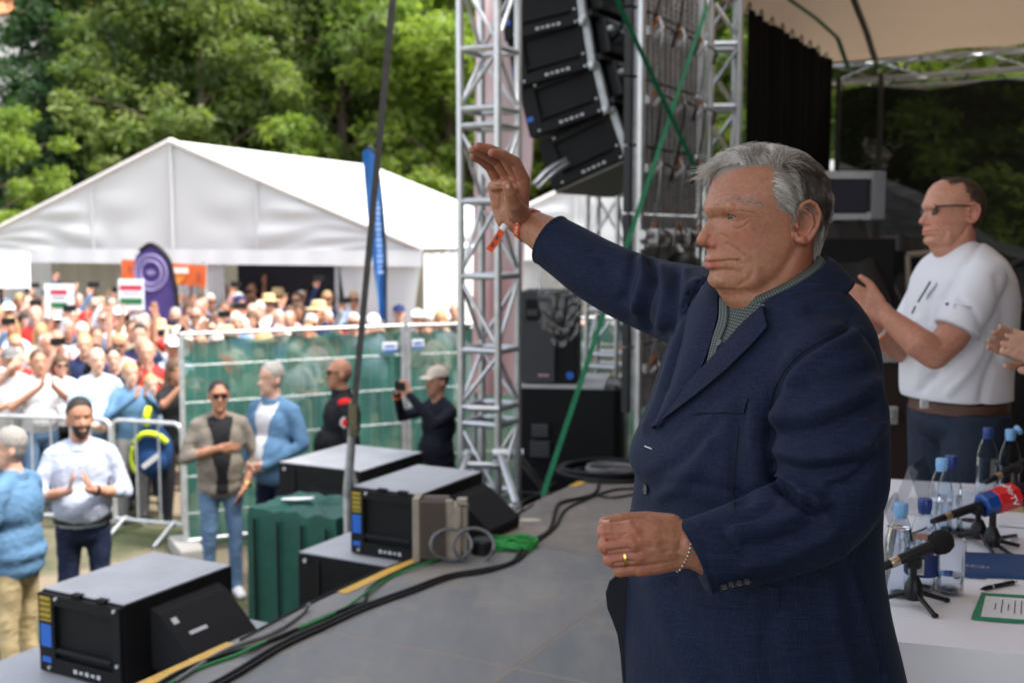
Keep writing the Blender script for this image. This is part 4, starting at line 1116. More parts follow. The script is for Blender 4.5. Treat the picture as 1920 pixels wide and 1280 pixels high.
def mic(label, tail, head, foam_r, legs, hub, pivot, flag=False, plain=True):
    t = thing('table_microphone', label, 'microphone', (hub.x, hub.y, ZT))
    d = (head - tail).normalized(); L = (head - tail).length
    MB().lathe([(.004, 0), (.0075, .004), (.009, .03), (.0105, .045)], tail, d, 18).build('connector', m_blackm, t, smooth=40)
    MB().lathe([(.0108, .045), (.0112, .047), (.0112, .063), (.0108, .065)], tail, d, 18).build('metal_ring', m_ring, t, smooth=40)
    MB().lathe([(.0105, .065), (.0115, .07), (.0122, L * .55), (.0135, L * .80), (.0145, L * .9)], tail, d, 18).build('mic_body', m_blackm, t, smooth=40)
    hc = tail + d * (L * .97)
    x, y, z = frame_from(d)
    MB().lathe([(.0155, -.9 * foam_r), (foam_r * .86, -.62 * foam_r), (foam_r, -.1 * foam_r), (foam_r * .97, .3 * foam_r), (foam_r * .78, .72 * foam_r), (foam_r * .4, .95 * foam_r), (.002, foam_r)], hc, d, 24).build('foam_head', m_foam, t, smooth=True)
    MB().lathe([(.016, -.012), (.018, -.008), (.018, .012), (.015, .014)], pivot, ZD, 16).build('swivel', m_blackm, t, smooth=40)
    MB().cyl(pivot - ZD * .004, V(hub.x, hub.y, hub.z), .0075, n=10).build('stand_stem', m_blackm, t, smooth=40)
    MB().lathe([(.019, -.018), (.0215, -.008), (.020, .012), (.012, .030), (.008, .034)], hub, ZD, 18).build('stand_hub', m_blackm, t, smooth=40)
    for lg in legs:
        e = PZ(*lg, ZT + .004)
        MB().tube([hub + (e - hub) * .12 + ZD * .002, hub.lerp(e, .6), e], [.0065, .0055, .005], n=8).build('stand_leg', m_blackm, t, smooth=True)
        MB().ell(e, (.008, .008, .006)).build('rubber_tip', m_rubber, t, smooth=True)
    return t, d, hc
hb = P(1713, 1106, 2.47)
mt, md, hc = mic('front table microphone with round black foam head on tripod', P(1636, 1070, 2.44), P(1768, 1014, 2.47), .0275, [(1645, 1123), (1753, 1153), (1775, 1124)], V(hb.x, hb.y, ZT + .034), P(1713, 1053, 2.468))
hb = P(1835, 988, 2.98)
mt2, md, hc = mic('microphone with red and blue broadcaster cube on the table', P(1745, 978, 2.92), P(1912, 922, 3.02), .030, [(1800, 1003), (1868, 1045), (1896, 1040)], V(hb.x, hb.y, ZT + .034), P(1834, 955, 2.97))
# broadcaster cube: octagonal sleeve, red with a blue band and white lettering
x_, y_, z_ = frame_from(md)
fc = P(1840, 948, 2.975); m_red = mat('broadcaster red', (.62, .02, .025), .35, coat=.2); m_bl2 = mat('broadcaster blue', (.01, .06, .26), .35, coat=.2)
fl = (P(1900, 927, 3.02) - fc).length
MB().lathe([(.026, 0), (.033, .004), (.034, fl * .33), (.033, fl * .34)], fc, md, 8).build('cube_band', m_bl2, mt2)
MB().lathe([(.0335, fl * .34), (.036, fl * .36), (.037, fl * .93), (.030, fl)], fc, md, 8).build('cube', m_red, mt2)
def lettering(txt, size, loc, xdir, ydir, m, parent, name='lettering', ext=.0006):
    cu = bpy.data.curves.new('t', 'FONT'); cu.body = txt; cu.size = size; cu.extrude = ext; cu.align_x = 'CENTER'; cu.align_y = 'CENTER'; cu.resolution_u = 3
    ob = bpy.data.objects.new('t', cu); COL.objects.link(ob); dg = bpy.context.evaluated_depsgraph_get(); dg.update()
    me = bpy.data.meshes.new_from_object(ob.evaluated_get(dg)); bpy.data.objects.remove(ob); bpy.data.curves.remove(cu)
    X = Vector(xdir).normalized(); Z = X.cross(Vector(ydir)).normalized(); Y = Z.cross(X)
    M_ = Matrix((X, Y, Z)).transposed().to_4x4(); M_.translation = loc
    me.transform(M_); me.materials.clear()
    return link_mesh(name, me, m, parent)
m_wl = mat('white lettering', (.85, .85, .85), .5)
cdir = (V(0, 0, CAMZ) - fc).normalized(); nrm = (cdir - md * cdir.dot(md)).normalized()
up_ = -md.cross(nrm).normalized()
if up_.z < 0: up_ = -up_
for k, (ang, tx) in enumerate(((0, 'hirTV'), (62, 'TV'))):
    rot = Matrix.Rotation(R(ang) if md.cross(nrm).z > 0 else -R(ang), 3, md)
    nn = rot @ nrm
    lettering(tx, .024 if k == 0 else .017, fc + md * (fl * .66) + nn * .0362, md.cross(nn), md, m_wl, mt2, ext=.0015)
hb = P(1905, 905, 3.45)
mic('slim microphone leaning in from the right frame edge', P(1846, 905, 3.40), P(1958, 848, 3.48), .026, [(1870, 952), (1935, 975), (1945, 940)], V(hb.x, hb.y, ZT + .034), P(1905, 878, 3.44))
hb = P(1858, 985, 3.05)
# empty second tripod
t = thing('tripod_stand', 'empty black mini tripod stand beside the red microphone', 'tripod', (hb.x, hb.y, ZT))
h2 = PZ(1860, 1010, ZT + .03)
MB().lathe([(.019, -.018), (.0215, -.008), (.020, .012), (.012, .030), (.008, .034)], h2, ZD, 18).build('stand_hub', m_blackm, t, smooth=40)
MB().cyl(h2, h2 + ZD * .07, .009, n=10).build('stand_stem', m_blackm, t, smooth=40)
for lg in ((1800, 995), (1910, 1022), (1905, 1003)):
    e = PZ(*lg, ZT + .004); MB().tube([h2, h2.lerp(e, .6), e], [.0065, .0055, .005], n=8).build('stand_leg', m_blackm, t, smooth=True)
# microphone leads
for pts, lb in (([(1636, 1071, .02), (1625, 1085, .012), (1640, 1110, .006)], 'short black lead of the front microphone'), ([(1747, 979, .02), (1735, 990, .006), (1700, 1000, .006), (1665, 985, .006)], 'thin black lead behind the bottles')):
    o = MB().tube([PZ(x, y, ZT + z) for x, y, z in pts], .003, n=6).build('microphone_lead', m_rubber, smooth=True); tag(o, lb, 'cable')
# acrylic name holders: clear folded A-shapes
m_acr = thin_clear('clear acrylic', (.84, .85, .88), .08)
def holder(px, py, w, h, rot, label):
    o = PZ(px, py, ZT); a = R(rot); X = V(math.cos(a), math.sin(a), 0); Y = V(-math.sin(a), math.cos(a), 0)
    t = thing('name_holder', label, 'name holder', o)
    for sd in (-1, 1):
        p = [o + X * (-w / 2) + Y * sd * .045, o + X * (w / 2) + Y * sd * .045, o + X * (w / 2) + ZD * h + Y * sd * .001, o + X * (-w / 2) + ZD * h + Y * sd * .001]
        MB().prism(p, Y * sd * .002).build('panel', m_acr, t)
        c = [o.lerp(q_, .86) + ZD * .008 for q_ in p]
    MB().prism([o + X * (-w / 2) - Y * .04, o + X * (w / 2) - Y * .04, o + X * (w / 2) + Y * .04, o + X * (-w / 2) + Y * .04], ZD * .001).build('card', mat('card white', (.7, .7, .72), .7), t)
holder(1665, 1022, .20, .125, 62, 'clear folded name holder nearer the suited man')
holder(1716, 948, .22, .135, 58, 'clear folded name holder near the clapping man\'s jeans')
def slab(name, label, cat, pts, th, m, z=ZT):
    p = [PZ(x, y, z) for x, y in pts]
    t = MB().prism(p, ZD * th).build(name, m); return tag(t, label, cat)
fo = slab('document_folder', 'dark blue leatherette folder lying on the white cloth', 'folder', [(1804, 1081), (1990, 1090), (1985, 1050), (1806, 1042)], .012, mat('blue leatherette', (.015, .055, .16), .45, bump=.3, bscale=300))
mb = MB()
c = PZ(1833, 1061, ZT + .0125)
for i in range(24):
    a = i * .2618; mb.box(c + TV * (.026 * math.cos(a) * (1 - .5 * (i % 2))) + TU * (.010 * math.sin(a)), (.006, .002, .0008), (TV, TU, ZD))
mb.build('stamped_emblem', mat('silver stamp', (.35, .38, .42), .4, .4), fo)
t = thing('ballpoint_pen', 'black ballpoint pen lying before the blue folder', 'pen', PZ(1870, 1097, ZT))
A, B = PZ(1838, 1104, ZT + .006), PZ(1906, 1090, ZT + .006); d = (B - A).normalized(); Lp = (B - A).length
MB().lathe([(.001, 0), (.0045, .012), (.0055, .03), (.0055, Lp * .9), (.004, Lp * .92)], A, d, 12).build('barrel', m_blackm, t, smooth=40)
MB().lathe([(.0056, Lp * .30), (.0058, Lp * .31), (.0056, Lp * .34)], A, d, 12).build('ring', m_galv, t, smooth=40)
MB().cyl(A + d * Lp * .9, B, .003).build('plunger', m_galv, t, smooth=40)
MB().box(A + d * Lp * .78 + ZD * .007, (Lp * .28, .003, .002), (d, ZD.cross(d), ZD)).build('clip', m_galv, t)
t = slab('clipboard', 'green clipboard with a printed sheet at the table corner', 'clipboard', [(1821, 1160), (1990, 1172), (1985, 1122), (1840, 1113)], .004, mat('green clipboard', (.01, .22, .10), .4))
p = [PZ(x, y, ZT + .0042) for x, y in ((1839, 1155), (1990, 1166), (1985, 1126), (1848, 1117))]
sh = MB().prism(p, ZD * .0006).build('sheet', mat('paper', (.72, .72, .73), .8), t)
mb = MB()
for i in range(9):
    s = .16 + i * .085
    a = p[0].lerp(p[1], s).lerp(p[3].lerp(p[2], s), .22 if i not in (0, 2) else .35); b = p[0].lerp(p[1], s).lerp(p[3].lerp(p[2], s), .86 if i not in (0, 2) else .66)
    mb.strip([a + ZD * .0011, b + ZD * .0011], .0022, (p[1] - p[0]), .0003)
mb.build('printed_lines', mat('ink', (.06, .06, .07), .8), sh)
slab('paper_sheet', 'loose white sheet with a faint sketch between pen and clipboard', 'paper', [(1845, 1113), (1985, 1121), (1985, 1088), (1850, 1084)], .0006, mat('paper', (0, 0, 0)))
slab('paper_pile', 'white paper pile in front of the tan envelope', 'paper', [(1868, 985), (1985, 993), (1985, 965), (1878, 960)], .006, mat('paper', (0, 0, 0)))
slab('tan_envelope', 'tan padded envelope at the right table edge', 'envelope', [(1880, 962), (1985, 968), (1985, 938), (1890, 935)], .018, mat('kraft paper', (.42, .28, .14), .8, var=.1))

# ------------------------------------------------------------------ cases and gear at the far side of the stage
m_case = mat('dark brown case laminate', (.028, .018, .016), .4, rvar=.1, bump=.1, bscale=60)
def road_case(label, x0, x1, y0, y1, D, z0, depth=.7, name='road_case'):
    a = P(x0, y1, D); b = P(x1, y1, D); top = P(x0, y0, D).z
    c = (a + b) / 2; w = (b - a).length; h = top - z0
    t = thing(name, label, 'case', (c.x, c.y, z0)); c.z = 0
    MB().cbox(c + V(0, depth / 2, z0 + h / 2), (w, depth, h), None, .004).build('case_body', m_case, t)
    for z in (z0 + .02, z0 + h - .02): MB().cbox(c + V(0, -.004, z), (w + .01, .03, .045), None, .004).build('edge_rail', m_alu_dull, t)
    for s in (-1, 1): MB().cbox(c + V(s * w / 2, -.004, z0 + h / 2), (.04, .03, h - .1), None, .004).build('corner_rail', m_alu_dull, t)
    return t, c, w, h
t, c, w, h = road_case('dark brown road case with steel latch behind the suited man', 1560, 1760, 662, 862, 5.3, 0.10)
MB().cbox(P(1672, 778, 5.27), (.055, .02, .085), None, .006).build('latch', m_galv, t); MB().cbox(P(1672, 778, 5.255), (.03, .02, .055), None, .004).build('latch_key', m_alu_dull, t)
for s in (-.4, .4): MB().cyl(c + V(s * w, .15, .05), c + V(s * w + .03, .15, .05), .05, n=14).build('castor', m_rubber, t, smooth=40)
t, c, w, h = road_case('black rack case with grey corner post above the covered gear', 1500, 1648, 322, 412, 6.3, P(1600, 412, 6.3).z, .5, 'rack_case')
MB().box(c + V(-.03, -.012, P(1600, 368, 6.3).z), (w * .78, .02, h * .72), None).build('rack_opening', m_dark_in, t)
MB().cbox(c + V(w * .46, -.02, P(1600, 367, 6.3).z), (.07, .06, h), None, .006).build('corner_post', mat('grey post', (.16, .16, .17), .5), t)
def lump(label, cx, cy, rx, D, z0, z1, seed, name='covered_gear'):
    rings = []; c = P(cx, cy, D)
    for k in range(9):
        f = k / 8; z = z0 + (z1 - z0) * f; sc = (1.08 - .1 * f) if k < 6 else (1.0 - (k - 5) * .22)
        rg = []
        for j in range(36):
            a = 2 * math.pi * j / 36; ca, sa = math.cos(a), math.sin(a)
            sx = abs(ca) ** .6 * (1 if ca > 0 else -1); sy = abs(sa) ** .6 * (1 if sa > 0 else -1)
            nz = 1 + .18 * noise.noise(V(ca * 3, sa * 3 + seed, f * 2)) + .06 * math.sin(j * 1.7) * (1 - f)
            rg.append(V(c.x + sx * rx * sc * nz, D + .35 + sy * .35 * sc * nz, z + (.05 * noise.noise(V(ca * 2, sa * 2, seed)) if k > 4 else 0)))
        rings.append(rg)
    t = thing(name, label, 'cover', (c.x, D, z0))
    MB().loft(rings).build('cover_sheet', mat('black tarpaulin', (.010, .010, .011), .5, bump=.5, bscale=9), t, smooth=True)
    MB().cbox(V(c.x, D + .35, (z0 + z1) / 2), (rx * 1.3, .4, (z1 - z0) * .9), None, .01).build('crate_inside', m_black, t)
    return t
lump('lumpy gear under black sheeting below the rack case', 1600, 500, .42, 6.0, 0.0, P(1600, 418, 6.1).z, 3)
lump('black sheeted heap left of the clapping man', 1720, 600, .30, 6.8, 0.0, P(1720, 430, 6.8).z - .05, 8)
lump('dark covered stack behind the clapping man', 1880, 700, .42, 6.4, 0.0, P(1880, 565, 6.4).z, 5)
t = thing('equipment_rack', 'tan metal rack frame beside the clapping man\'s chin', 'rack', P(1740, 540, 6.2))
for a, b in (((1700, 478), (1760, 474)), ((1702, 478), (1704, 556)), ((1702, 556), (1730, 560)), ((1758, 474), (1758, 560))): MB().cyl(P(*a, 6.2), P(*b, 6.2), .018, n=8).build('frame_bar', mat('tan steel', (.22, .18, .14), .5, .3), t, smooth=40)
for px in (1704, 1758): MB().cyl(P(px, 556, 6.2), V(P(px, 556, 6.2).x, 6.2, 0), .018, n=8).build('frame_bar', mat('tan steel', (0, 0, 0)), t, smooth=40)
# coiled black cable at right behind
o = MB().tube([P(1893, 515, 6.1), P(1900, 498, 6.1), P(1925, 492, 6.1), P(1945, 510, 6.1), P(1940, 560, 6.1), P(1900, 570, 6.15)], .022, n=8).build('cable_loop', m_rubber, smooth=True); tag(o, 'thick black cable loop behind the clapping man\'s back', 'cable')
# rail of wet-look stone beyond the mesh
def stone_bank():
    pts = [(1560, 318, 17.0), (1650, 352, 16.2), (1720, 380, 15.6), (1790, 420, 15.2), (1860, 470, 14.8), (1960, 500, 14.5)]
    t = thing('stone_wall', 'sloping grey stone wall beyond the dark mesh', 'wall', (P(*pts[0]).x, 17, GZ))
    m1 = mat('grey stone wall', (.30, .30, .30), .8, var=.4, vscale=6, bump=.6, bscale=12, stretch=(1, 1, 3)); m2 = mat('pale coping stone', (.62, .62, .60), .7, var=.1)
    for a, b in zip(pts[:-1], pts[1:]):
        A, B = P(*a), P(*b); A0, B0 = V(A.x, A.y, GZ), V(B.x, B.y, GZ); n_ = V(0, .35, 0)
        MB().prism([A0, B0, B, A], n_).build('wall_section', m1, t)
        MB().prism([A - V(0, .05, 0), B - V(0, .05, 0), B + V(0, -.05, .14), A + V(0, -.05, .14)], V(0, .45, 0)).build('coping_stone', m2, t)
stone_bank()

# ------------------------------------------------------------------ cables on the deck
m_gcab = mat('green cable', (.02, .22, .05), .45); m_grcab = mat('grey cable', (.16, .16, .165), .45)
def cable(label, pts, r, m, z=None, group='cables on the stage floor'):
    p = [PZ(a[0], a[1], (a[2] if len(a) > 2 else 0) + r + .0005) for a in pts]
    o = MB().tube(p, r, n=7, k=7).build('stage_cable', m, smooth=True); return tag(o, label, 'cable', group)
main = [(300, 1330), (420, 1270), (521, 1209), (607, 1169), (680, 1136), (769, 1104), (838, 1079), (907, 1067), (960, 1053), (984, 1022), (1029, 994), (1041, 957), (1053, 941), (1110, 927), (1122, 905), (1105, 885)]
cable('thick black cable winding from the bottom edge to the far coil', main, .0105, m_rubber)
cable('black cable running beside the thick one and lifting off at the coil', [(x + 9, y + 3, .0) for x, y in main[:7]] + [(915, 1070), (970, 1050), (1000, 1020), (1040, 988), (1060, 955), (1100, 935), (1150, 918), (1195, 915)], .008, m_rubber)
cable('black cable closest to the yellow tape at lower left', [(255, 1310), (330, 1262), (420, 1226), (473, 1213), (540, 1186), (600, 1160), (660, 1136), (684, 1128), (690, 1105), (729, 1079), (781, 1058), (830, 1046), (862, 1034)], .009, m_rubber)
cable('green cable woven through the black bundle', [(270, 1318), (350, 1262), (440, 1228), (473, 1213, .012), (530, 1189), (599, 1161, .014), (647, 1138), (690, 1108, .012), (735, 1080), (790, 1058, .012), (850, 1038)], .006, m_gcab)
cable('short grey cable tail ending alone in front of the lower platform', [(330, 1275), (420, 1219), (509, 1186), (558, 1156), (573, 1141), (580, 1131, .03)], .0085, m_grcab)
cable('thin black cable on the stage edge past the tape', [(450, 1198), (560, 1140), (660, 1092), (716, 1067), (800, 1035), (880, 1000), (930, 985), (960, 970), (1000, 945)], .005, m_rubber)
cable('black cable curling on the far boards near the tower foot', [(1040, 905), (1010, 925), (980, 940), (975, 960), (930, 975), (905, 1000), (880, 1005)], .007, m_rubber)
cable('loose black cable lying across the far deck', [(1200, 880), (1150, 884), (1095, 878), (1075, 886), (1100, 900), (1160, 903), (1210, 900)], .012, m_rubber)
cable('flat cable tail crossing towards the suited man', [(1118, 928), (1150, 932), (1190, 926), (1240, 922)], .007, m_rubber)
def coil(label, px, py, r, n, m, rc=.011, name='cable_coil'):
    c = PZ(px, py, 0); pts = []
    for i in range(n * 14):
        a = i * 2 * math.pi / 14; rr = r * (1 + .07 * math.sin(i * .37)); pts.append(c + V(rr * 1.25 * math.cos(a), rr * math.sin(a) + .02 * math.sin(i * .21), rc + .012 * (i // 14) + .004 * math.sin(i)))
    o = MB().tube(pts, rc, n=7, k=2).build(name, m, smooth=True); return tag(o, label, 'cable')
coil('big black cable coil lying at the far stage edge', 1135, 888, .24, 4, m_rubber, .014)
coil('smaller dark cable coil inside the big coil', 1148, 884, .13, 3, m_grcab, .010)
# green rope heap
pts = []
c = PZ(958, 1024, 0)
for i in range(90): pts.append(c + V(.09 * math.sin(i * 1.3) + .05 * math.sin(i * .31), .06 * math.cos(i * 1.7) + .06 * math.sin(i * .23), .006 + .03 * abs(math.sin(i * .7)) * (1 - i / 120)))
o = MB().tube(pts, .0055, n=5, k=3).build('cable_heap', mat('bright green cable', (.02, .30, .05), .5), smooth=True); tag(o, 'tangled bright green cable heap beside the lamp', 'cable')
# grey cable rings standing against the lamp
def ring(label, cx, cy, rx, ry, D):
    pts = [P(cx + rx * math.cos(a), cy + ry * math.sin(a), D + .04 * math.sin(a * 1.5)) for a in np.linspace(0, 6.6, 26)]
    o = MB().tube(pts, .0085, n=7, k=3).build('cable_ring', m_grcab, smooth=True); tag(o, label, 'cable', 'grey cable rings by the lamp')
ring('left grey cable ring leaning on the ribbed lamp', 846, 1020, 38, 29, 5.35)
ring('right grey cable ring leaning before the black plug', 888, 1022, 38, 32, 5.38)
t = thing('cable_connector', 'black cable plug with red ring beside the grey rings', 'connector', PZ(905, 1045, 0))
A, B = P(875, 1030, 5.6), P(925, 1012, 5.7)
d = (B - A).normalized(); MB().lathe([(.02, 0), (.03, .01), (.034, .05), (.034, .09), (.028, .11), (.02, .16)], A, d, 16).build('plug_body', m_blackm, t, smooth=40)
MB().lathe([(.0345, .055), (.0355, .06), (.0345, .07)], A, d, 16).build('red_ring', mat('red ring', (.6, .03, .02), .4), t, smooth=40)
MB().lathe([(.05, 0), (.06, .01), (.06, .09), (.05, .10)], P(905, 1046, 5.55), ZD, 16).build('socket_block', m_blackm, t, smooth=40)
# ribbed floodlight on the stage edge
def flood():
    o = PZ(822, 1050, 0); t = thing('ribbed_floodlight', 'beige floodlight with vertical cooling ribs on the stage edge', 'lamp', o)
    m = mat('beige cast housing', (.30, .255, .20), .5, .15, var=.1, vscale=20, bump=.1, bscale=120); m2 = mat('dark beige rib', (.17, .14, .115), .55)
    a = R(12); X = V(math.cos(a), -math.sin(a) * .2, 0).normalized(); Y = V(-X.y, X.x, 0); b3_ = (X, Y, ZD); h = .31
    MB().cbox(o - X * .105 + Y * .04 + ZD * h / 2, (.035, .14, h), b3_, .004).build('side_plate', m, t)
    for i in range(11): MB().box(o - X * (.08 - .0115 * i) + Y * .03 + ZD * (h * .5), (.0045, .12, h - .03), b3_).build('cooling_rib', m2, t)
    MB().cbox(o - X * .025 + Y * .09 + ZD * h / 2, (.15, .02, h - .02), b3_, .003).build('back_plate', m2, t)
    MB().cbox(o + X * .075 + Y * .05 + ZD * (h * .44), (.075, .13, h * .86), b3_, .005).build('driver_box', m, t)
    MB().cbox(o + X * .125 + Y * .06 + ZD * (h * .5), (.03, .10, h * .70), b3_, .004).build('driver_lid', m, t)
    MB().cbox(o + X * .055 + Y * .0 + ZD * (h * .86), (.035, .04, .07), b3_, .004).build('bracket', m, t); MB().cbox(o + X * .115 + Y * .03 + ZD * (h * .93), (.05, .06, .03), b3_, .004).build('bracket', m, t)
    MB().cyl(o + X * .085 - Y * .016 + ZD * h * .55, o + X * .085 - Y * .03 + ZD * h * .55, .012, n=10).build('knob', m_ring, t, smooth=40)
flood()
# paper scraps / tape spots on the deck
m_sp = mat('pale paper tape', (.55, .48, .38), .8)
c = PZ(993, 974, 0.0015); o = MB().add([c + V(.05 * math.cos(a) * 1.3, .035 * math.sin(a), 0) for a in np.linspace(0, 2 * math.pi, 14)[:-1]], [tuple(range(13))]).build('tape_mark', m_sp); tag(o, 'round pale tape mark on the boards by the cables', 'tape')

# ------------------------------------------------------------------ green sheeted crate, fences, barriers
m_green = mat('dark green tarpaulin', (.012, .085, .062), .45, bump=.5, bscale=14, var=.2, vscale=6, translucent=.15)
def tarp_crate(label, x0, x1, ytop, D, depth, ang=28):
    a = P(x0, ytop, D); b = P(x1, ytop, D); w = (b - a).length; zt = a.z
    t = thing('sheeted_crate', label, 'crate', (a.x + w / 2, a.y, GZ)); rings = []
    X, Y = (VD, UD) if ang else (V(1, 0, 0), V(0, 1, 0)); c = V(a.x + w / 2, a.y, 0)
    N = 64
    for k, (z, f, am) in enumerate(((GZ + .02, 1.02, .012), (GZ + .5, 1.01, .010), (zt - .25, 1.0, .008), (zt - .05, 1.0, .006), (zt, .97, .004), (zt + .02, .6, .02), (zt + .0, .1, .02))):
        rg = []
        for j in range(N):
            th = 2 * math.pi * j / N; ca, sa = math.cos(th), math.sin(th)
            p_ = 1 / max(abs(ca), abs(sa)); sx, sy = ca * p_, sa * p_
            n_ = am * math.sin(j * 1.9 + k * .2) + am * noise.noise(V(j * .5, k, 4))
            rg.append(c + X * (sx * w / 2 * f * (1 + n_)) + Y * (depth / 2 + sy * depth / 2 * f * (1 + n_)) + ZD * (z + (.03 * noise.noise(V(j * .4, k * 2, 9)) if k > 3 else 0)))
        rings.append(rg)
    MB().loft(rings).build('sheet', m_green, t, smooth=55)
    MB().cbox(c + Y * depth / 2 + ZD * (GZ + (zt - GZ) * .49), (w * .9, depth * .9, (zt - GZ) * .94), (X, Y, ZD), .01).build('crate', mat('crate wood', (.2, .15, .1), .8), t)
    for i in range(4): MB().cyl(c - X * (w * (.4 - .27 * i)) - Y * .02 * (1) + ZD * GZ, c - X * (w * (.4 - .27 * i)) - Y * .02 + ZD * (zt - .06), .008, n=6).build('lashing', m_rubber, t)
    return zt
zt = tarp_crate('dark green tarpaulin covered crate left of the stay strap', 440, 650, 962, 6.75, .50)
pa = P(515, 962, 6.75) + UD * .22; pa.z = zt + .045
o = MB().add([pa + V(x, y, .004 * math.sin(i)) for i, (x, y) in enumerate(((-.10, -.02), (0, -.05), (.09, -.02), (.10, .05), (0, .06), (-.10, .04)))], [(0, 1, 4, 5), (1, 2, 3, 4)]).build('paper_scrap', mat('paper', (0, 0, 0))); tag(o, 'white paper lying on the green tarpaulin crate', 'paper')
tarp_crate('second green sheeted crate seen beyond the far tower', 1190, 1270, 780, 10.8, .8)

def fence_panel(label, A, B, h=2.0, sheet=True, posts=(True, True), signs=()):
    A, B = Vector(A), Vector(B); A.z = B.z = GZ; d = (B - A); L = d.length; d.normalize(); n_ = V(-d.y, d.x, 0)
    if n_.y < 0: n_ = -n_
    t = thing('mesh_fence', label, 'fence', A, group='green sheeted site fence panels')
    z0 = GZ + .08; z1 = GZ + h
    for p_ in (A, B): MB().cyl(V(p_.x, p_.y, GZ), V(p_.x, p_.y, z1), .024, n=10).build('post', m_galv, t, smooth=40)
    for z in (z0 + .05, z1): MB().cyl(V(A.x, A.y, z), V(B.x, B.y, z), .018, n=10).build('rail', m_galv, t, smooth=40)
    mb = MB()
    nn = int(L / .11)
    for i in range(1, nn): p_ = A + d * (L * i / nn); mb.cyl(V(p_.x, p_.y, z0), V(p_.x, p_.y, z1), .003, n=4, cap=False)
    mb.build('wire_mesh', mat('fence wire', (.16, .20, .18), .6), t)
    for z in np.linspace(z0 + .3, z1 - .28, 5): MB().cyl(V(A.x, A.y, z), V(B.x, B.y, z), .0032, n=6).build('wire', m_galv, t, smooth=40)
    for p_ in (A, B): MB().cbox(V(p_.x, p_.y, GZ + .06), (.60, .22, .12), (n_, d, ZD), .02).build('foot_block', mat('concrete foot', (.3, .29, .27), .9), t)
    if sheet:
        vs = []; m = 40
        for i in range(m + 1):
            p_ = A + d * (L * i / m)
            for j in range(9):
                z = z0 + (z1 - z0 - .03) * j / 8
                if j == 8: z -= .05 * abs(math.sin(i * .35)) * (1 if i % 40 else 0)
                vs.append(V(p_.x, p_.y, z) + n_ * (.04 + .03 * math.sin(i * .5 + j) + .05 * noise.noise(V(i * .2, j * .3, L))))
        fs = [(i * 9 + j, i * 9 + 9 + j, i * 9 + 10 + j, i * 9 + 1 + j) for i in range(m) for j in range(8)]
        ms = MATS.get('green fence netting')
        if not ms:
            ms = mat('green fence netting', (.06, .20, .155), .65, translucent=.45, var=.35, vscale=2.0, alpha=.87, bump=.3, bscale=5)
        MB().add(vs, fs).build('netting', ms, t, smooth=True)
    for (s, z, w, hh) in signs:
        p_ = A + d * (L * s) - n_ * .03; sg = MB().cbox(V(p_.x, p_.y, z), (w, .006, hh), (d, n_, ZD), .002).build('sign_plate', mat('plate white', (.75, .77, .8), .5), t)
        MB().box(V(p_.x, p_.y, z - hh * .33) - n_ * .005, (w * .96, .003, hh * .26), (d, n_, ZD)).build('sign_stripe', mat('plate blue', (.05, .15, .45), .5), sg); MB().box(V(p_.x, p_.y, z + hh * .1) - n_ * .005, (w * .7, .003, hh * .22), (d, n_, ZD)).build('sign_print', mat('plate blue', (0, 0, 0)), sg)
fa = PZ(350, 1040, GZ); fb_ = P(757, 800, 11.0); fc_ = P(868, 800, 11.25); fd_ = P(1300, 800, 12.3)
fence_panel('green netted fence panel behind the three waiting men', fa, fb_, signs=((.93, .50, .15, .10),))
fence_panel('green netted fence panel behind the phone-holding man in cap', fb_ + V(.05, .01, 0), fc_ + V(.9, .25, 0), signs=((.06, .52, .12, .10),))
fence_panel('green netted fence panel glimpsed through the far tower', V(fd_.x - 1.6, fd_.y - .35, GZ), fd_ + V(.6, 0, 0))
def barrier(label, A, B, h=1.12):
    A, B = Vector(A), Vector(B); d = (B - A); L = d.length; d.normalize(); n_ = V(-d.y, d.x, 0)
    t = thing('crowd_barrier', label, 'barrier', A, group='steel crowd barriers')
    zt = GZ + h; r = .08
    pts = [V(A.x, A.y, GZ + .12), V(A.x, A.y, zt - r)] + [A + d * (r - r * math.cos(a)) + ZD * (zt - r + r * math.sin(a) - A.z) for a in (.5, 1.0, 1.57)] + [B - d * (r - r * math.cos(a)) + ZD * (zt - r + r * math.sin(a) - B.z) for a in (1.57, 1.0, .5)] + [V(B.x, B.y, zt - r), V(B.x, B.y, GZ + .12)]
    MB().tube(pts, .021, n=10, smooth=False).build('frame', m_galv, t, smooth=50)
    MB().cyl(V(A.x, A.y, GZ + .16), V(B.x, B.y, GZ + .16), .019, n=8).build('bottom_rail', m_galv, t, smooth=40)
    k = int(L / .2)
    for i in range(1, k): p_ = A + d * (L * i / k); MB().cyl(V(p_.x, p_.y, GZ + .16), V(p_.x, p_.y, zt), .010, n=8).build('bar', m_galv, t, smooth=40)
    for s in (.14, .86):
        p_ = A + d * (L * s)
        for sd in (-1, 1): MB().cyl(V(p_.x, p_.y, GZ + .18), V(p_.x, p_.y, GZ + .02) + n_ * sd * .32, .017, n=8).build('foot', m_galv, t, smooth=40)
B1 = P(340, 800, 10.5); B0 = P(212, 800, 10.75); Bm = P(-190, 800, 11.2)
barrier('steel crowd barrier beside the green fence corner', V(B0.x, B0.y, GZ), V(B1.x, B1.y, GZ))
barrier('long steel crowd barrier behind the bearded man', V(Bm.x, Bm.y, GZ), V(B0.x - .03, B0.y, GZ))

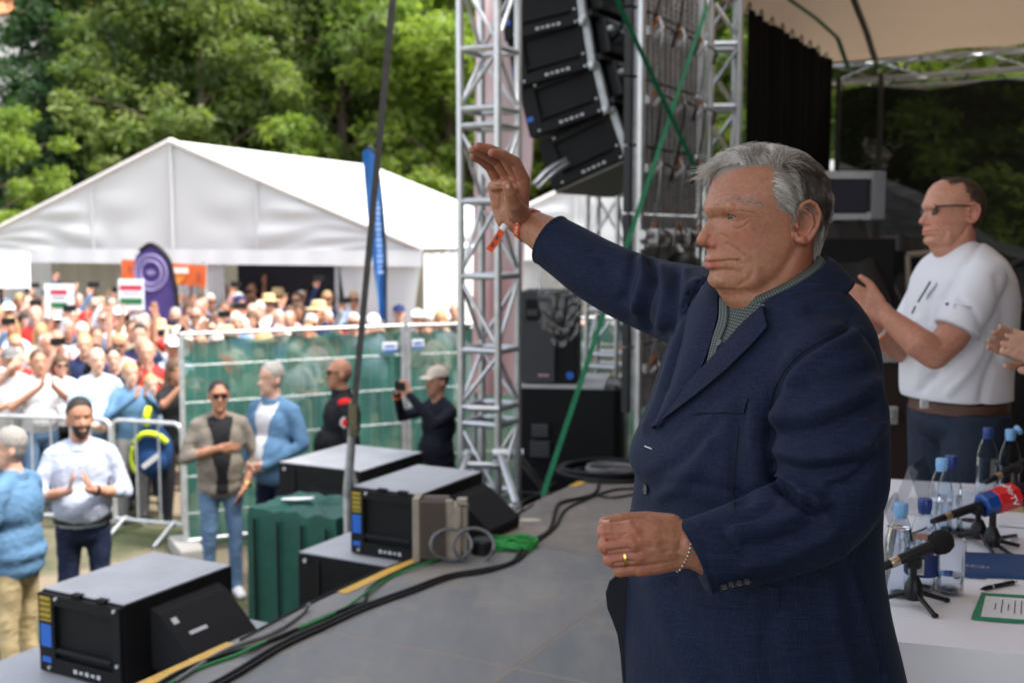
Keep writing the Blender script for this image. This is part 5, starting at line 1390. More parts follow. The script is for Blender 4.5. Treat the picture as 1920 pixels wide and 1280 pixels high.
# ------------------------------------------------------------------ flags and banners by the marquee
def teardrop():
    D = 15.4; t = thing('teardrop_flag', 'purple teardrop flag with a pale ring emblem by the marquee', 'flag', V(P(330, 575, D).x, D, gz(D)))
    m = mat('purple flag cloth', (.075, .05, .20), .7, translucent=.25, var=.1)
    out = [(262, 575), (255, 540), (250, 505), (255, 480), (270, 464), (284, 461), (300, 467), (313, 485), (322, 520), (328, 550), (331, 585), (333, 640), (300, 640), (270, 600)]
    MB().prism([P(x, y, D) for x, y in out], V(0, .02, 0)).build('cloth', m, t)
    MB().tube([V(P(336, 640, D).x, D, gz(D)), P(334, 590, D), P(324, 515, D), P(312, 480, D), P(285, 458, D), P(262, 470, D)], .03, n=6).build('flag_pole', m_blackm, t)
    c = P(283, 511, D - .02); mp_ = mat('pale violet print', (.26, .22, .42), .7)
    for r in (.215, .136):
        mb = MB(); mb.tube([c + V(r * math.cos(a), 0, r * 1.12 * math.sin(a)) for a in np.linspace(0, 2 * math.pi, 40)], .012, n=4, smooth=False); mb.build('ring_print', mp_, t)
    mb = MB()
    for i in range(28): a = i * 2 * math.pi / 28; mb.box(c + V(.175 * math.cos(a), 0, .197 * math.sin(a)), (.020, .008, .036), (V(-math.sin(a), 0, math.cos(a)), V(0, 1, 0), V(math.cos(a), 0, math.sin(a))))
    for i in range(9): mb.box(c + V(.014 * (i - 4), 0, .0), (.009, .008, .085 - .013 * abs(i - 4)))
    mb.build('emblem_print', mp_, t)
    # orange banner on the tent front
    D = 17.0; t = thing('orange_banner', 'orange banner strip with pale print across the marquee front', 'banner', P(306, 512, D))
    mo = mat('orange vinyl', (.62, .13, .035), .55, translucent=.15)
    pts = [P(228, 486, D), P(386, 498, D - .1), P(385, 538, D - .1), P(228, 524, D)]
    MB().prism(pts, V(0, .03, 0)).build('cloth', mo, t)
    w1 = mat('banner white print', (.78, .62, .55), .6)
    for x, y, w, h in ((336, 507, .27, .085), (372, 520, .05, .15), (243, 505, .045, .11)): MB().box(P(x, y, D - .14), (w, .01, h)).build('print_block', w1 if w > .2 else mat('banner dark print', (.32, .06, .03), .6), t)
    MB().prism([P(330, 515, D - .12), P(350, 518, D - .12), P(332, 535, D - .12), P(326, 533, D - .12)], V(0, .005, 0)).build('print_wedge', mat('banner amber print', (.72, .26, .04), .6), t)
    for x in (230, 384): MB().cyl(P(x, 490, D + .06), V(P(x, 490, D).x, D + .06, gz(D)), .025).build('banner_post', m_galv, t, smooth=40)
    # blue feather flag
    D = 15.2; t = thing('feather_flag', 'tall blue feather flag right of the marquee opening', 'flag', V(P(720, 580, D).x, D, gz(D)))
    mb_ = mat('blue flag cloth', (.04, .16, .44), .6, translucent=.3, var=.25, vscale=2)
    L = [(682, 282), (680, 300), (684, 350), (690, 420), (697, 480), (706, 540), (712, 600)]; Rr = [(690, 278), (702, 290), (712, 345), (719, 420), (722, 480), (722, 540), (721, 600)]
    vs = []; 
    for (a, b) in zip(L, Rr):
        for j in range(6): s = j / 5; vs.append(P(a[0] + (b[0] - a[0]) * s, a[1] + (b[1] - a[1]) * s, D + .07 * math.sin(s * 5 + a[1] * .02)))
    fs = [(i * 6 + j, i * 6 + j + 1, i * 6 + 7 + j, i * 6 + 6 + j) for i in range(len(L) - 1) for j in range(5)]
    MB().add(vs, fs).build('cloth', mb_, t, smooth=True)
    MB().tube([P(685, 280, D), P(694, 276, D), P(706, 300, D), P(716, 380, D), P(723, 480, D), P(723, 580, D), V(P(723, 580, D).x, D, gz(D))], .022, n=6).build('flag_pole', m_blackm, t, smooth=True)
    mb = MB()
    for i in range(14):
        y = 380 + i * 10; mb.box(P(707 + i * .5, y, D - .10), (.065 if i % 3 else .035, .006, .035))
    mb.build('print_marks', mat('flag pale print', (.30, .42, .70), .6), t)
    # white panel standing in for the bright gap at the left tent corner
    D = 17.6; t = thing('gap_panel', 'white panel standing in for a bright gap at the left marquee corner', 'board', V(P(25, 540, D).x, D, gz(D)))
    MB().cbox(P(26, 508, D), (.49, .04, .55), None, .01).build('board', mat('gap white', (.85, .85, .85), .4), t)
    for s in (-.2, .2): MB().cyl(P(26, 540, D) + V(s, 0, 0), V(P(26, 540, D).x + s, D, gz(D)), .03).build('gap_panel_leg', m_blackm, t, smooth=40)
teardrop()
# ------------------------------------------------------------------ the man in the navy jacket
def skin_material(key, col, red, scale=1.0):
    m = bpy.data.materials.new(key); m.use_nodes = True
    nd, l = m.node_tree.nodes, m.node_tree.links; b = nd['Principled BSDF']
    b.inputs['Roughness'].default_value = .47; b.inputs['Specular IOR Level'].default_value = .38
    b.inputs['Subsurface Weight'].default_value = .12; b.inputs['Subsurface Radius'].default_value = (.010, .0035, .0018); b.inputs['Subsurface Scale'].default_value = 1.0
    at = nd.new('ShaderNodeAttribute'); at.attribute_name = 'tint'
    tc = nd.new('ShaderNodeTexCoord'); t = nd.new('ShaderNodeTexNoise'); t.inputs['Scale'].default_value = 38; t.inputs['Detail'].default_value = 6; t.inputs['Roughness'].default_value = .7
    l.new(tc.outputs['Object'], t.inputs[0])
    cr = nd.new('ShaderNodeValToRGB'); e = cr.color_ramp.elements; e[0].position = .3; e[1].position = .72
    e[0].color = (*[c * .86 for c in col], 1); e[1].color = (*[min(1, c * 1.12) for c in col], 1); l.new(t.outputs[0], cr.inputs[0])
    mx = nd.new('ShaderNodeMixRGB'); mx.inputs[2].default_value = (*red, 1); l.new(at.outputs['Fac'], mx.inputs[0]); l.new(cr.outputs[0], mx.inputs[1])
    # blotches, broken veins and small sun spots
    tb = nd.new('ShaderNodeTexNoise'); tb.inputs['Scale'].default_value = 130; tb.inputs['Detail'].default_value = 5; tb.inputs['Roughness'].default_value = .75; l.new(tc.outputs['Object'], tb.inputs[0])
    c2 = nd.new('ShaderNodeValToRGB'); e2 = c2.color_ramp.elements; e2[0].position = .30; e2[0].color = (.74, .64, .60, 1); e2[1].position = .62; e2[1].color = (1.06, 1.04, 1.02, 1); l.new(tb.outputs[0], c2.inputs[0])
    ml_ = nd.new('ShaderNodeMixRGB'); ml_.blend_type = 'MULTIPLY'; ml_.inputs[0].default_value = .75; l.new(mx.outputs[0], ml_.inputs[1]); l.new(c2.outputs[0], ml_.inputs[2])
    vo = nd.new('ShaderNodeTexVoronoi'); vo.inputs['Scale'].default_value = 75; l.new(tc.outputs['Object'], vo.inputs[0]); c3 = nd.new('ShaderNodeValToRGB'); e3 = c3.color_ramp.elements; e3[0].position = .05; e3[0].color = (.62, .50, .44, 1); e3[1].position = .16; e3[1].color = (1, 1, 1, 1); l.new(vo.outputs['Distance'], c3.inputs[0])
    m3 = nd.new('ShaderNodeMixRGB'); m3.blend_type = 'MULTIPLY'; m3.inputs[0].default_value = .55; l.new(ml_.outputs[0], m3.inputs[1]); l.new(c3.outputs[0], m3.inputs[2]); l.new(m3.outputs[0], b.inputs[0])
    t2 = nd.new('ShaderNodeTexNoise'); t2.inputs['Scale'].default_value = 420; t2.inputs['Detail'].default_value = 3; l.new(tc.outputs['Object'], t2.inputs[0])
    t3 = nd.new('ShaderNodeTexVoronoi'); t3.inputs['Scale'].default_value = 650; l.new(tc.outputs['Object'], t3.inputs[0])
    ad = nd.new('ShaderNodeMath'); ad.operation = 'ADD'; l.new(t2.outputs[0], ad.inputs[0]); l.new(t3.outputs[0], ad.inputs[1])
    bp = nd.new('ShaderNodeBump'); bp.inputs[0].default_value = .16; bp.inputs[1].default_value = .0009; l.new(ad.outputs[0], bp.inputs['Height']); l.new(bp.outputs[0], b.inputs['Normal'])
    return m
def set_attr(me, name, vals):
    a = me.attributes.new(name, 'FLOAT', 'POINT'); a.data.foreach_set('value', np.asarray(vals, np.float32))
def mesh_np(v, f, name='m'):
    me = bpy.data.meshes.new(name); me.from_pydata([tuple(x) for x in v], [], f); me.update(); return me
def mesh_faces(me): return [tuple(p.vertices) for p in me.polygons]
def bvh_of(me): return BVHTree.FromPolygons([v.co.copy() for v in me.vertices], mesh_faces(me))

HD = 1.88; HK = HD / FPX / 3.2          # head sketch units -> metres
HO = P(1435, 402.5, HD)
HF = V(-.975, -.22, 0).normalized(); HL = V(.22, -.975, 0).normalized()
def hz(zx, zy): return ((560 - zx) * HK, (520 - zy) * HK)
def hp(f, y, z): return HO + HF * f + HL * y + ZD * z
def sculpt_head(row, voxel=.0015, detail=True, eye_open=1.0, ears=True, jowl=1.0):
    """head and neck in head coordinates (f forward, y left, z up)"""
    zy, fr, bk, hw = [np.array(a, float) for a in row]
    zz = np.concatenate([np.linspace(zy[0], 200, 10)[:-1], np.linspace(200, zy[-1], 70)])
    rings = []
    for q in zz:
        f0 = (560 - np.interp(q, zy, fr)) * HK; b0 = (560 - np.interp(q, zy, bk)) * HK; w = np.interp(q, zy, hw) / 1000
        c = (560 - 612) * HK
        if q < 200: c = c * (q - zy[0]) / (200 - zy[0]) + (f0 + b0) / 2 * (1 - (q - zy[0]) / (200 - zy[0]))
        n = np.interp(q, [140, 300, 500, 600, 720, 900, 1000], [2, 2.1, 2.35, 2.2, 2.05, 2.0, 2.1])
        rg = []
        for j in range(72):
            t = 2 * math.pi * j / 72; ct, st = math.cos(t), math.sin(t)
            a = (f0 - c) if ct > 0 else (c - b0)
            rg.append(V(c + a * math.copysign(abs(ct) ** (2 / n), ct), w * math.copysign(abs(st) ** (2 / n), st), (520 - q) * HK))
        rings.append(rg)
    mb = MB().loft(rings)
    def H(zx, zy_, y=0.0): f, z = hz(zx, zy_); return V(f, y, z)
    mb.rcone(H(222, 560), H(180, 652), .0070, .0115, n=20); mb.ell(H(172, 671), (.0125, .0115, .0108), n=20, m=12)
    mb.rcone(H(200, 640), H(230, 690), .012, .010)
    for s in (-1, 1):
        mb.ell(H(230, 690, s * .0135), (.0125, .0080, .0100), n=16)
        mb.rcone(H(188, 692, s * .004), H(222, 716, s * .005), .0062, .0055)
        mb.rcone(H(215, 600, s * .004), H(235, 668, s * .010), .008, .009)
        mb.ell(H(236, 488, s * .016), (.0110, .022, .0105), n=16)
        mb.ell(H(276, 480, s * .035), (.0125, .019, .0100), n=16)
        # lips
        u = [H(204, 782), H(208, 783, s * .010), H(243, 785, s * .019), H(296, 788, s * .0265)]; lo = [H(207, 820), H(214, 822, s * .010), H(246, 812, s * .018), H(296, 792, s * .0255)]
        for a, b, r1, r2 in zip(u[:-1], u[1:], (.0050, .0048, .004), (.0048, .004, .0025)): mb.rcone(a, b, r1, r2)
        for a, b, r1, r2 in zip(lo[:-1], lo[1:], (.0062, .006, .0048), (.006, .0048, .0025)): mb.rcone(a, b, r1, r2)
        mb.ell(H(450, 845, s * .0445), (.032 * jowl, .0165, .040), n=20, m=12)
        mb.ell(H(402, 630, s * .0455), (.026, .0128, .034), n=20, m=12)
        mb.ell(H(284, 906, s * .010), (.018, .022, .014), n=18)
        if ears:
            out = [(630, 545), (632, 500), (650, 466), (690, 447), (730, 470), (752, 525), (742, 585), (712, 640), (680, 680), (648, 690), (628, 668), (622, 640)]
            yy = [.077, .079, .081, .083, .085, .086, .085, .083, .081, .079, .078, .077]
            e = [H(x, y_, s * w) for (x, y_), w in zip(out, yy)]
            for i in range(len(e) - 1): mb.rcone(e[i], e[i + 1], .0035 if i < 7 else .0050, .0035 if i < 6 else .0050, n=10)
            ax = (V(.97, s * -.24, 0), V(s * .24 * s, .97, 0) if False else V(.24 * s, .97, 0), ZD)
            mb.ell(H(688, 565, s * .0785), (.0165, .0040, .031), ax, n=18)
            ah = [(655, 498), (700, 520), (712, 575), (690, 625), (655, 650)]
            e = [H(x, y_, s * w) for (x, y_), w in zip(ah, (.082, .084, .0845, .083, .080))]
            for a, b in zip(e[:-1], e[1:]): mb.rcone(a, b, .0032, .0032, n=10)
            mb.ell(H(628, 590, s * .079), (.004, .006, .006)); mb.ell(H(655, 675, s * .083), (.008, .005, .008))
    mb.ell(H(415, 975), (.034, .038, .024), n=22, m=12)
    me = remesh(mb, voxel, 3, .5)
    v = verts_of(me)
    f, y, z = v[:, 0], v[:, 1], v[:, 2]; ay = np.abs(y)
    # eye sockets
    ef, ey, ez = .0672, .0325, hz(0, 534)[1]
    g = np.exp(-(((ay - .032) / .0175) ** 2 + ((z - ez + .001) / .0125) ** 2)) * (f > .02); f -= .0105 * g
    g = np.exp(-(((ay - .0135) / .007) ** 2 + ((z - ez) / .010) ** 2)) * (f > .05); f -= .004 * g
    # nostrils
    ca = np.array([*hz(203, 716)]); g = np.exp(-(((ay - .0068) / .0033) ** 2 + ((f - ca[0]) / .0062) ** 2 + ((z - ca[1]) / .0042) ** 2)); z += .0060 * g; f += 0
    # ear bowl
    if ears:
        ce = hz(655, 588); g = np.exp(-(((f - ce[0]) / .0068) ** 2 + ((z - ce[1]) / .011) ** 2)) * (ay > .070); y -= np.sign(y) * .0085 * g
        ce = hz(700, 500); g = np.exp(-(((f - ce[0]) / .008) ** 2 + ((z - ce[1]) / .007) ** 2)) * (ay > .078); y -= np.sign(y) * .003 * g
    v = np.stack([f, y, z], 1); set_verts(me, v); nrm = normals_of(me)
    # drawn creases (sketch coordinates, depth mm, width mm)
    if detail:
        side = np.stack([v[:, 0], v[:, 2]], 1); lat = np.clip((np.abs(v[:, 1]) - .004) / .006, 0, 1)
        lines = [([(264, 694), (300, 725), (324, 758), (331, 800)], -2.0, 3.0), ([(300, 705), (335, 738), (352, 780)], .5, 7),
                 ([(352, 760), (372, 790), (386, 830), (386, 864), (366, 900), (329, 931)], -1.3, 4.0), ([(402, 760), (424, 830), (420, 890)], .7, 9),
                 ([(196, 799), (238, 793), (276, 787), (312, 789)], -4.2, 1.4), ([(316, 789), (326, 806)], -1.5, 2.5),
                 ([(272, 573), (288, 602), (312, 606), (340, 586), (358, 566)], -.7, 2.0), ([(290, 585), (318, 588), (350, 562)], .5, 4.0),
                 ([(276, 558), (310, 563), (352, 540)], -.6, 1.3),
                 ([(262, 512), (295, 503), (343, 512), (380, 518)], -.8, 1.6), ([(270, 498), (310, 488), (370, 498), (400, 514)], .7, 4.5),
                 ([(370, 530), (424, 518)], -.6, 1.3), ([(372, 538), (420, 548)], -.5, 1.3), ([(368, 522), (410, 500)], -.5, 1.3),
                 ([(213, 405), (260, 380), (330, 366), (400, 375)], -.7, 2.2), ([(224, 345), (300, 322), (390, 325)], -.6, 2.2), ([(200, 440), (255, 412), (320, 412), (360, 430)], -.6, 2.4),
                 ([(222, 850), (253, 842), (290, 846)], -1.6, 3.5), ([(268, 684), (262, 658), (240, 640)], -1.3, 2.2), ([(190, 545), (230, 540)], -1.2, 2.5),
                 ([(592, 560), (600, 620), (612, 690)], -.8, 2), ([(585, 530), (578, 600)], -.5, 1.6),
                 ([(290, 1000), (370, 985), (460, 945), (540, 880), (600, 790), (640, 715)], -3.2, 9), ([(420, 1070), (520, 1010), (640, 880), (700, 760)], .8, 12)]
        for pts, amp, wd in lines:
            q = np.array([hz(*p) for p in catmull_2d(pts)])
            d = seg_dist(side, q)
            v += nrm * (np.exp(-(d / (wd / 1000)) ** 2) * amp / 1000 * lat)[:, None]
    # lids round the eyeballs
    for s in (-1, 1):
        r = v - np.array([ef, s * ey, ez]); dist = np.linalg.norm(r, axis=1); sel = (dist < .0215) & (v[:, 0] > ef - .006)
        al = np.degrees(np.arctan2(s * r[:, 1], r[:, 0])) - 12; be = np.degrees(np.arctan2(r[:, 2], np.hypot(r[:, 0], r[:, 1])))
        hup = 17 * eye_open * np.clip(1 - (al / 62) ** 2, 0, 1); hdn = 14 * eye_open * np.clip(1 - (al / 62) ** 2, 0, 1)
        mid = -3 - .03 * al
        inside = sel & (be - mid < hup) & (be - mid > -hdn) & (np.abs(al) < 62)
        tgt = np.where(inside, .0112, np.maximum(dist, .0138 - .0003 * np.clip(dist * 1000 - 16, 0, 6)))
        near = sel & (inside | (dist < .0138))
        sc = np.where(near, tgt / np.maximum(dist, 1e-6), 1.0)
        v = np.where(near[:, None], np.array([ef, s * ey, ez]) + r * sc[:, None], v)
    set_verts(me, v)
    # tint: lips, nose tip, ears, cheeks
    f, y, z = v.T; ay = np.abs(y)
    tint = np.zeros(len(v))
    def blob(zx, zy_, yy, rf, ry, rz, a):
        c = hz(zx, zy_); return a * np.exp(-(((f - c[0]) / rf) ** 2 + ((ay - yy) / ry) ** 2 + ((z - c[1]) / rz) ** 2))
    tint += blob(165, 675, 0, .016, .014, .014, .45) + blob(240, 692, .015, .014, .012, .012, .75) + blob(670, 560, .088, .03, .02, .04, .45) + blob(360, 640, .055, .03, .03, .022, .32) + blob(760, 800, .06, .04, .05, .04, .4)
    tint += blob(225, 790, .0, .035, .026, .0042, .8) + blob(225, 820, .0, .035, .024, .0050, .95)
    set_attr(me, 'tint', np.clip(tint, 0, .9))
    return me, (ef, ey, ez)
def catmull_2d(pts, k=5): return [(p.x, p.y) for p in catmull([V(a, b, 0) for a, b in pts], k)]
ROW = ([140, 160, 200, 270, 340, 400, 445, 490, 520, 548, 600, 660, 720, 770, 800, 825, 853, 890, 920, 945, 962, 1000, 1030, 1075, 1130, 1230],
       [540, 400, 318, 256, 226, 208, 190, 176, 180, 200, 210, 212, 206, 200, 207, 206, 224, 216, 218, 232, 262, 283, 304, 348, 390, 430],
       [600, 700, 780, 862, 908, 925, 930, 928, 924, 915, 896, 872, 852, 843, 842, 842, 846, 852, 860, 868, 875, 886, 896, 910, 925, 945],
       [10, 34, 50, 63, 70, 73, 74, 74, 73.5, 73, 72, 71, 70, 69, 68.5, 68, 66.5, 64, 61.5, 60, 59, 57.5, 57, 58, 61, 68])

def eyeballs(ctr, root, to_world, look=(-.0, 0), gaze=V(1, 0, 0), iris=(.055, .058, .055)):
    m_w = mat('eye white', (.44, .38, .35), .12, spec=.6); m_i = mat('blue grey iris', iris, .15, spec=.7); m_p = mat('pupil', (.005, .005, .006), .1, spec=.7)
    ef, ey, ez = ctr
    for s in (-1, 1):
        c = V(ef, s * ey, ez); g = (gaze + V(0, 0, -.06)).normalized(); r = .0124
        mb = MB(); x, y, d = frame_from(g)
        prof = [(max(1e-5, r * math.sin(math.pi * i / 24)), -r * math.cos(math.pi * i / 24)) for i in range(25)]
        n = 28
        mb.lathe(prof, c, g, n)
        for i, fc in enumerate(mb.f):
            h = np.mean([(Vector(mb.v[k]) - c).dot(g) for k in fc]); a = math.degrees(math.acos(max(-1, min(1, h / r))))
            mb.m[i] = 2 if a < 10 else 1 if a < 29 else 0
        mb.v = [tuple(to_world(*p)) for p in mb.v]
        for up in (1, -1):      # lash lines along both lid margins
            ln = []
            for al in np.linspace(-46, 58, 16):
                be = -3 - .03 * al + (17 if up > 0 else -14) * (1 - (al / 62) ** 2); A_, B_ = math.radians(al + 12), math.radians(be)
                ln.append(to_world(ef + .0131 * math.cos(B_) * math.cos(A_), s * (ey + .0131 * math.cos(B_) * math.sin(A_)) if False else s * ey + s * .0131 * math.cos(B_) * math.sin(A_), ez + .0131 * math.sin(B_)))
            MB().tube(ln, .0009 if up > 0 else .0005, n=5, smooth=False).build('lash_line', mat('lash brown', (.035, .018, .012), .7), root, smooth=True)
        mb.build('eye', [m_w, m_i, m_p], root, smooth=True)

def weave_material():
    m = bpy.data.materials.new('navy checked wool'); m.use_nodes = True
    nd, l = m.node_tree.nodes, m.node_tree.links; b = nd['Principled BSDF']
    b.inputs['Roughness'].default_value = .82; b.inputs['Specular IOR Level'].default_value = .25; b.inputs['Sheen Weight'].default_value = .03; b.inputs['Sheen Roughness'].default_value = .4
    b.inputs['Sheen Tint'].default_value = (.5, .6, .9, 1)
    tc = nd.new('ShaderNodeTexCoord'); sums = []
    for rot, sc in (((0, R(12), 0), (480, 480, 16)), ((0, R(-8), 0), (14, 90, 560))):
        mp = nd.new('ShaderNodeMapping'); mp.inputs['Rotation'].default_value = rot; mp.inputs['Scale'].default_value = sc; l.new(tc.outputs['Object'], mp.inputs[0])
        t = nd.new('ShaderNodeTexNoise'); t.inputs['Scale'].default_value = 1; t.inputs['Detail'].default_value = 2; l.new(mp.outputs[0], t.inputs[0]); sums.append(t)
    mxm = nd.new('ShaderNodeMath'); mxm.operation = 'MAXIMUM'; l.new(sums[0].outputs[0], mxm.inputs[0]); l.new(sums[1].outputs[0], mxm.inputs[1])
    cr = nd.new('ShaderNodeValToRGB'); e = cr.color_ramp.elements; e[0].position = .50; e[0].color = (.0026, .0070, .022, 1); e[1].position = .78; e[1].color = (.0080, .0205, .055, 1)
    l.new(mxm.outputs[0], cr.inputs[0]); l.new(cr.outputs[0], b.inputs[0])
    t3 = nd.new('ShaderNodeTexNoise'); t3.inputs['Scale'].default_value = 18; t3.inputs['Detail'].default_value = 4; l.new(tc.outputs['Object'], t3.inputs[0])
    ad = nd.new('ShaderNodeMath'); ad.operation = 'MULTIPLY_ADD'; ad.inputs[1].default_value = .12; l.new(mxm.outputs[0], ad.inputs[0]); l.new(t3.outputs[0], ad.inputs[2])
    bp = nd.new('ShaderNodeBump'); bp.inputs[0].default_value = .25; bp.inputs[1].default_value = .006; l.new(ad.outputs[0], bp.inputs['Height']); l.new(bp.outputs[0], b.inputs['Normal'])
    return m
def check_material():
    m = bpy.data.materials.new('green navy checked shirting'); m.use_nodes = True
    nd, l = m.node_tree.nodes, m.node_tree.links; b = nd['Principled BSDF']; b.inputs['Roughness'].default_value = .8
    at = nd.new('ShaderNodeUVMap'); sp = nd.new('ShaderNodeSeparateXYZ'); l.new(at.outputs[0], sp.inputs[0]); vals = []
    for k in (0, 1):
        w = nd.new('ShaderNodeMath'); w.operation = 'MULTIPLY'; w.inputs[1].default_value = 1.0; l.new(sp.outputs[k], w.inputs[0])
        s = nd.new('ShaderNodeMath'); s.operation = 'FRACT'; l.new(w.outputs[0], s.inputs[0])
        g = nd.new('ShaderNodeMath'); g.operation = 'GREATER_THAN'; g.inputs[1].default_value = .5; l.new(s.outputs[0], g.inputs[0]); vals.append(g)
    ad = nd.new('ShaderNodeMath'); ad.operation = 'ADD'; l.new(vals[0].outputs[0], ad.inputs[0]); l.new(vals[1].outputs[0], ad.inputs[1])
    ml = nd.new('ShaderNodeMath'); ml.operation = 'MULTIPLY'; ml.inputs[1].default_value = .5; l.new(ad.outputs[0], ml.inputs[0])
    cr = nd.new('ShaderNodeValToRGB'); e = cr.color_ramp.elements; e[0].color = (.115, .135, .10, 1); e[1].color = (.009, .015, .028, 1); x = cr.color_ramp.elements.new(.5); x.color = (.04, .053, .05, 1)
    l.new(ml.outputs[0], cr.inputs[0]); l.new(cr.outputs[0], b.inputs[0])
    return m

def hero():
    root = thing('person', 'grey-haired man in navy checked jacket waving one raised hand', 'person', (P(1440, 600, 1.95).x, 1.95, 0))
    m_skin = skin_material('tanned skin', (.37, .170, .102), (.38, .095, .065))
    m_wool = weave_material(); m_check = check_material()
    # ---- head
    me, ctr = sculpt_head(ROW)
    v = verts_of(me)
    hl = v.copy()
    W_ = np.array(HO)[None] + v[:, :1] * np.array(HF) + v[:, 1:2] * np.array(HL) + v[:, 2:] * np.array(ZD)
    # scalp faces are coloured under the hair
    cen = centers_of(me)
    set_verts(me, W_)
    poly = [(100, 60), (224, 318), (290, 268), (400, 243), (512, 240), (494, 330), (486, 392), (520, 497), (622, 507), (668, 455), (700, 440), (760, 500), (768, 600), (792, 700), (846, 782), (1050, 800), (1050, 60)]
    rj = np.random.default_rng(3); zx = 560 - cen[:, 0] / HK + rj.normal(size=len(cen)) * 9; zyy = 520 - cen[:, 2] / HK + rj.normal(size=len(cen)) * 9
    inside = np.zeros(len(cen), bool); n = len(poly)
    for i in range(n):
        (x1, y1), (x2, y2) = poly[i], poly[(i + 1) % n]
        c_ = ((y1 > zyy) != (y2 > zyy)); xx = (x2 - x1) * (zyy - y1) / (y2 - y1 + 1e-9) + x1; inside ^= (c_ & (zx < xx))
    hairy = inside & (np.abs(cen[:, 1]) < .0795)
    me.polygons.foreach_set('material_index', hairy.astype(np.int32))
    scalp_c = cen[hairy]
    bh = BVHTree.FromPolygons([Vector(p) for p in hl], mesh_faces(me))
    # ---- arms and hands
    mb = MB()
    def C(pts, radii, n=14):
        for a, b, r1, r2 in zip(pts[:-1], pts[1:], radii[:-1], radii[1:]): mb.rcone(a, b, r1, r2, n=n)
    # raised right hand, palm towards the field
    el = P(1180, 555, 2.24); wr = P(972, 411, 2.40); wr2 = P(985, 418, 2.40)
    C([P(1110, 497, 2.31), P(1070, 473, 2.335), P(1035, 449, 2.36), wr2], [.030, .042, .0445, .033])
    C([P(1000, 432, 2.385), P(972, 412, 2.395), P(960, 398, 2.40)], [.033, .0295, .026])
    K = {'i': P(982, 337, 2.345), 'm': P(966, 327, 2.365), 'r': P(949, 329, 2.385), 'p': P(932, 340, 2.408)}
    base = {'i': P(978, 400, 2.375), 'm': P(968, 402, 2.39), 'r': P(957, 402, 2.405), 'p': P(946, 400, 2.42)}
    for k in 'imrp': C([base[k], K[k]], [.0155, .0132 if k != 'p' else .0125])
    C([P(960, 385, 2.405), P(950, 352, 2.40)], [.018, .016]); C([P(935, 385, 2.42), P(926, 350, 2.42)], [.016, .0135]); C([P(945, 412, 2.415), P(932, 380, 2.425)], [.018, .015])
    C([P(966, 352, 2.35), P(942, 345, 2.38), P(927, 350, 2.405)], [.012, .0115, .011])
    C([K['i'], P(966, 304, 2.325), P(943, 291, 2.305), P(923, 287, 2.29)], [.0130, .0118, .0106, .0090])
    C([K['m'], P(944, 292, 2.345), P(918, 280, 2.325), P(897, 275, 2.312)], [.0125, .0118, .0106, .0090])
    C([K['r'], P(931, 302, 2.366), P(906, 289, 2.342), P(887, 281, 2.330)], [.0122, .0114, .0102, .0088])
    C([K['p'], P(919, 315, 2.392), P(902, 301, 2.372), P(888, 294, 2.358)], [.0115, .0102, .0092, .0082])
    C([P(977, 402, 2.365), P(964, 384, 2.318), P(957, 363, 2.297), P(951, 347, 2.290)], [.0205, .0165, .0126, .0106])
    C([P(968, 400, 2.365), P(958, 372, 2.345)], [.021, .015])
    # left hand, loosely closed in front of the belly
    w0 = P(1330, 1035, 1.645); w1 = P(1287, 1020, 1.64)
    C([P(1480, 1000, 1.66), P(1380, 1030, 1.65), w0, w1], [.048, .044, .035, .030]); C([P(1295, 1003, 1.645), P(1270, 1000, 1.645)], [.022, .020]); C([P(1298, 1040, 1.64), P(1262, 1040, 1.635)], [.020, .019])
    kn = {'i': P(1184, 992, 1.622), 'm': P(1181, 1016, 1.612), 'r': P(1187, 1040, 1.614), 'p': P(1199, 1061, 1.622)}
    bs = {'i': P(1270, 1000, 1.640), 'm': P(1268, 1014, 1.634), 'r': P(1268, 1030, 1.634), 'p': P(1268, 1044, 1.638)}
    for k in 'imrp': C([bs[k], bs[k].lerp(kn[k], .55) + V(0, -.003, .001), kn[k]], [.0195, .0185, .0152])
    C([kn['i'], P(1134, 996, 1.618), P(1139, 1004, 1.652), P(1163, 1003, 1.664)], [.0145, .0122, .0108, .0095])
    C([kn['m'], P(1136, 1022, 1.608), P(1141, 1028, 1.645), P(1168, 1026, 1.660)], [.0148, .0128, .0112, .0098])
    C([kn['r'], P(1145, 1047, 1.612), P(1150, 1050, 1.648), P(1174, 1046, 1.662)], [.0142, .0120, .0108, .0094])
    C([kn['p'], P(1162, 1068, 1.620), P(1166, 1068, 1.650), P(1186, 1062, 1.664)], [.0130, .0108, .0098, .0088])
    C([P(1258, 988, 1.668), P(1212, 978, 1.672), P(1165, 976, 1.660), P(1135, 980, 1.652)], [.021, .0165, .0125, .0100]); C([P(1250, 1000, 1.66), P(1205, 990, 1.655)], [.020, .015])
    arms = remesh(mb, .0017, 2, .5)
    av = verts_of(arms); an = normals_of(arms)
    def crease(ctrs, amp, wd, verts, nr, D=None):
        q = np.array([tuple(c) for c in ctrs]); d = seg_dist(verts, q); verts += nr * (np.exp(-(d / wd) ** 2) * amp)[:, None]
    # palm lines and knuckles
    front = -.03
    for pts, D0, amp, wd in (([(921, 345), (932, 350), (941, 350)], 2.385, -.0016, .0028), ([(943, 356), (938, 372), (936, 392)], 2.37, -.0014, .0028),
                            ([(924, 362), (932, 366), (939, 364)], 2.39, -.0010, .0025)):
        ray = []
        for x, y_ in catmull_2d(pts):
            p_ = P(x, y_, D0); ray.append(p_)
        # pull the line onto the palm
        bva = BVHTree.FromPolygons([Vector(p) for p in av], mesh_faces(arms)); ln = []
        for p_ in ray:
            h = bva.ray_cast(V(0, 0, CAMZ), (p_ - V(0, 0, CAMZ)).normalized()); ln.append(h[0] if h[0] else p_)
        crease(ln, amp, wd, av, an)
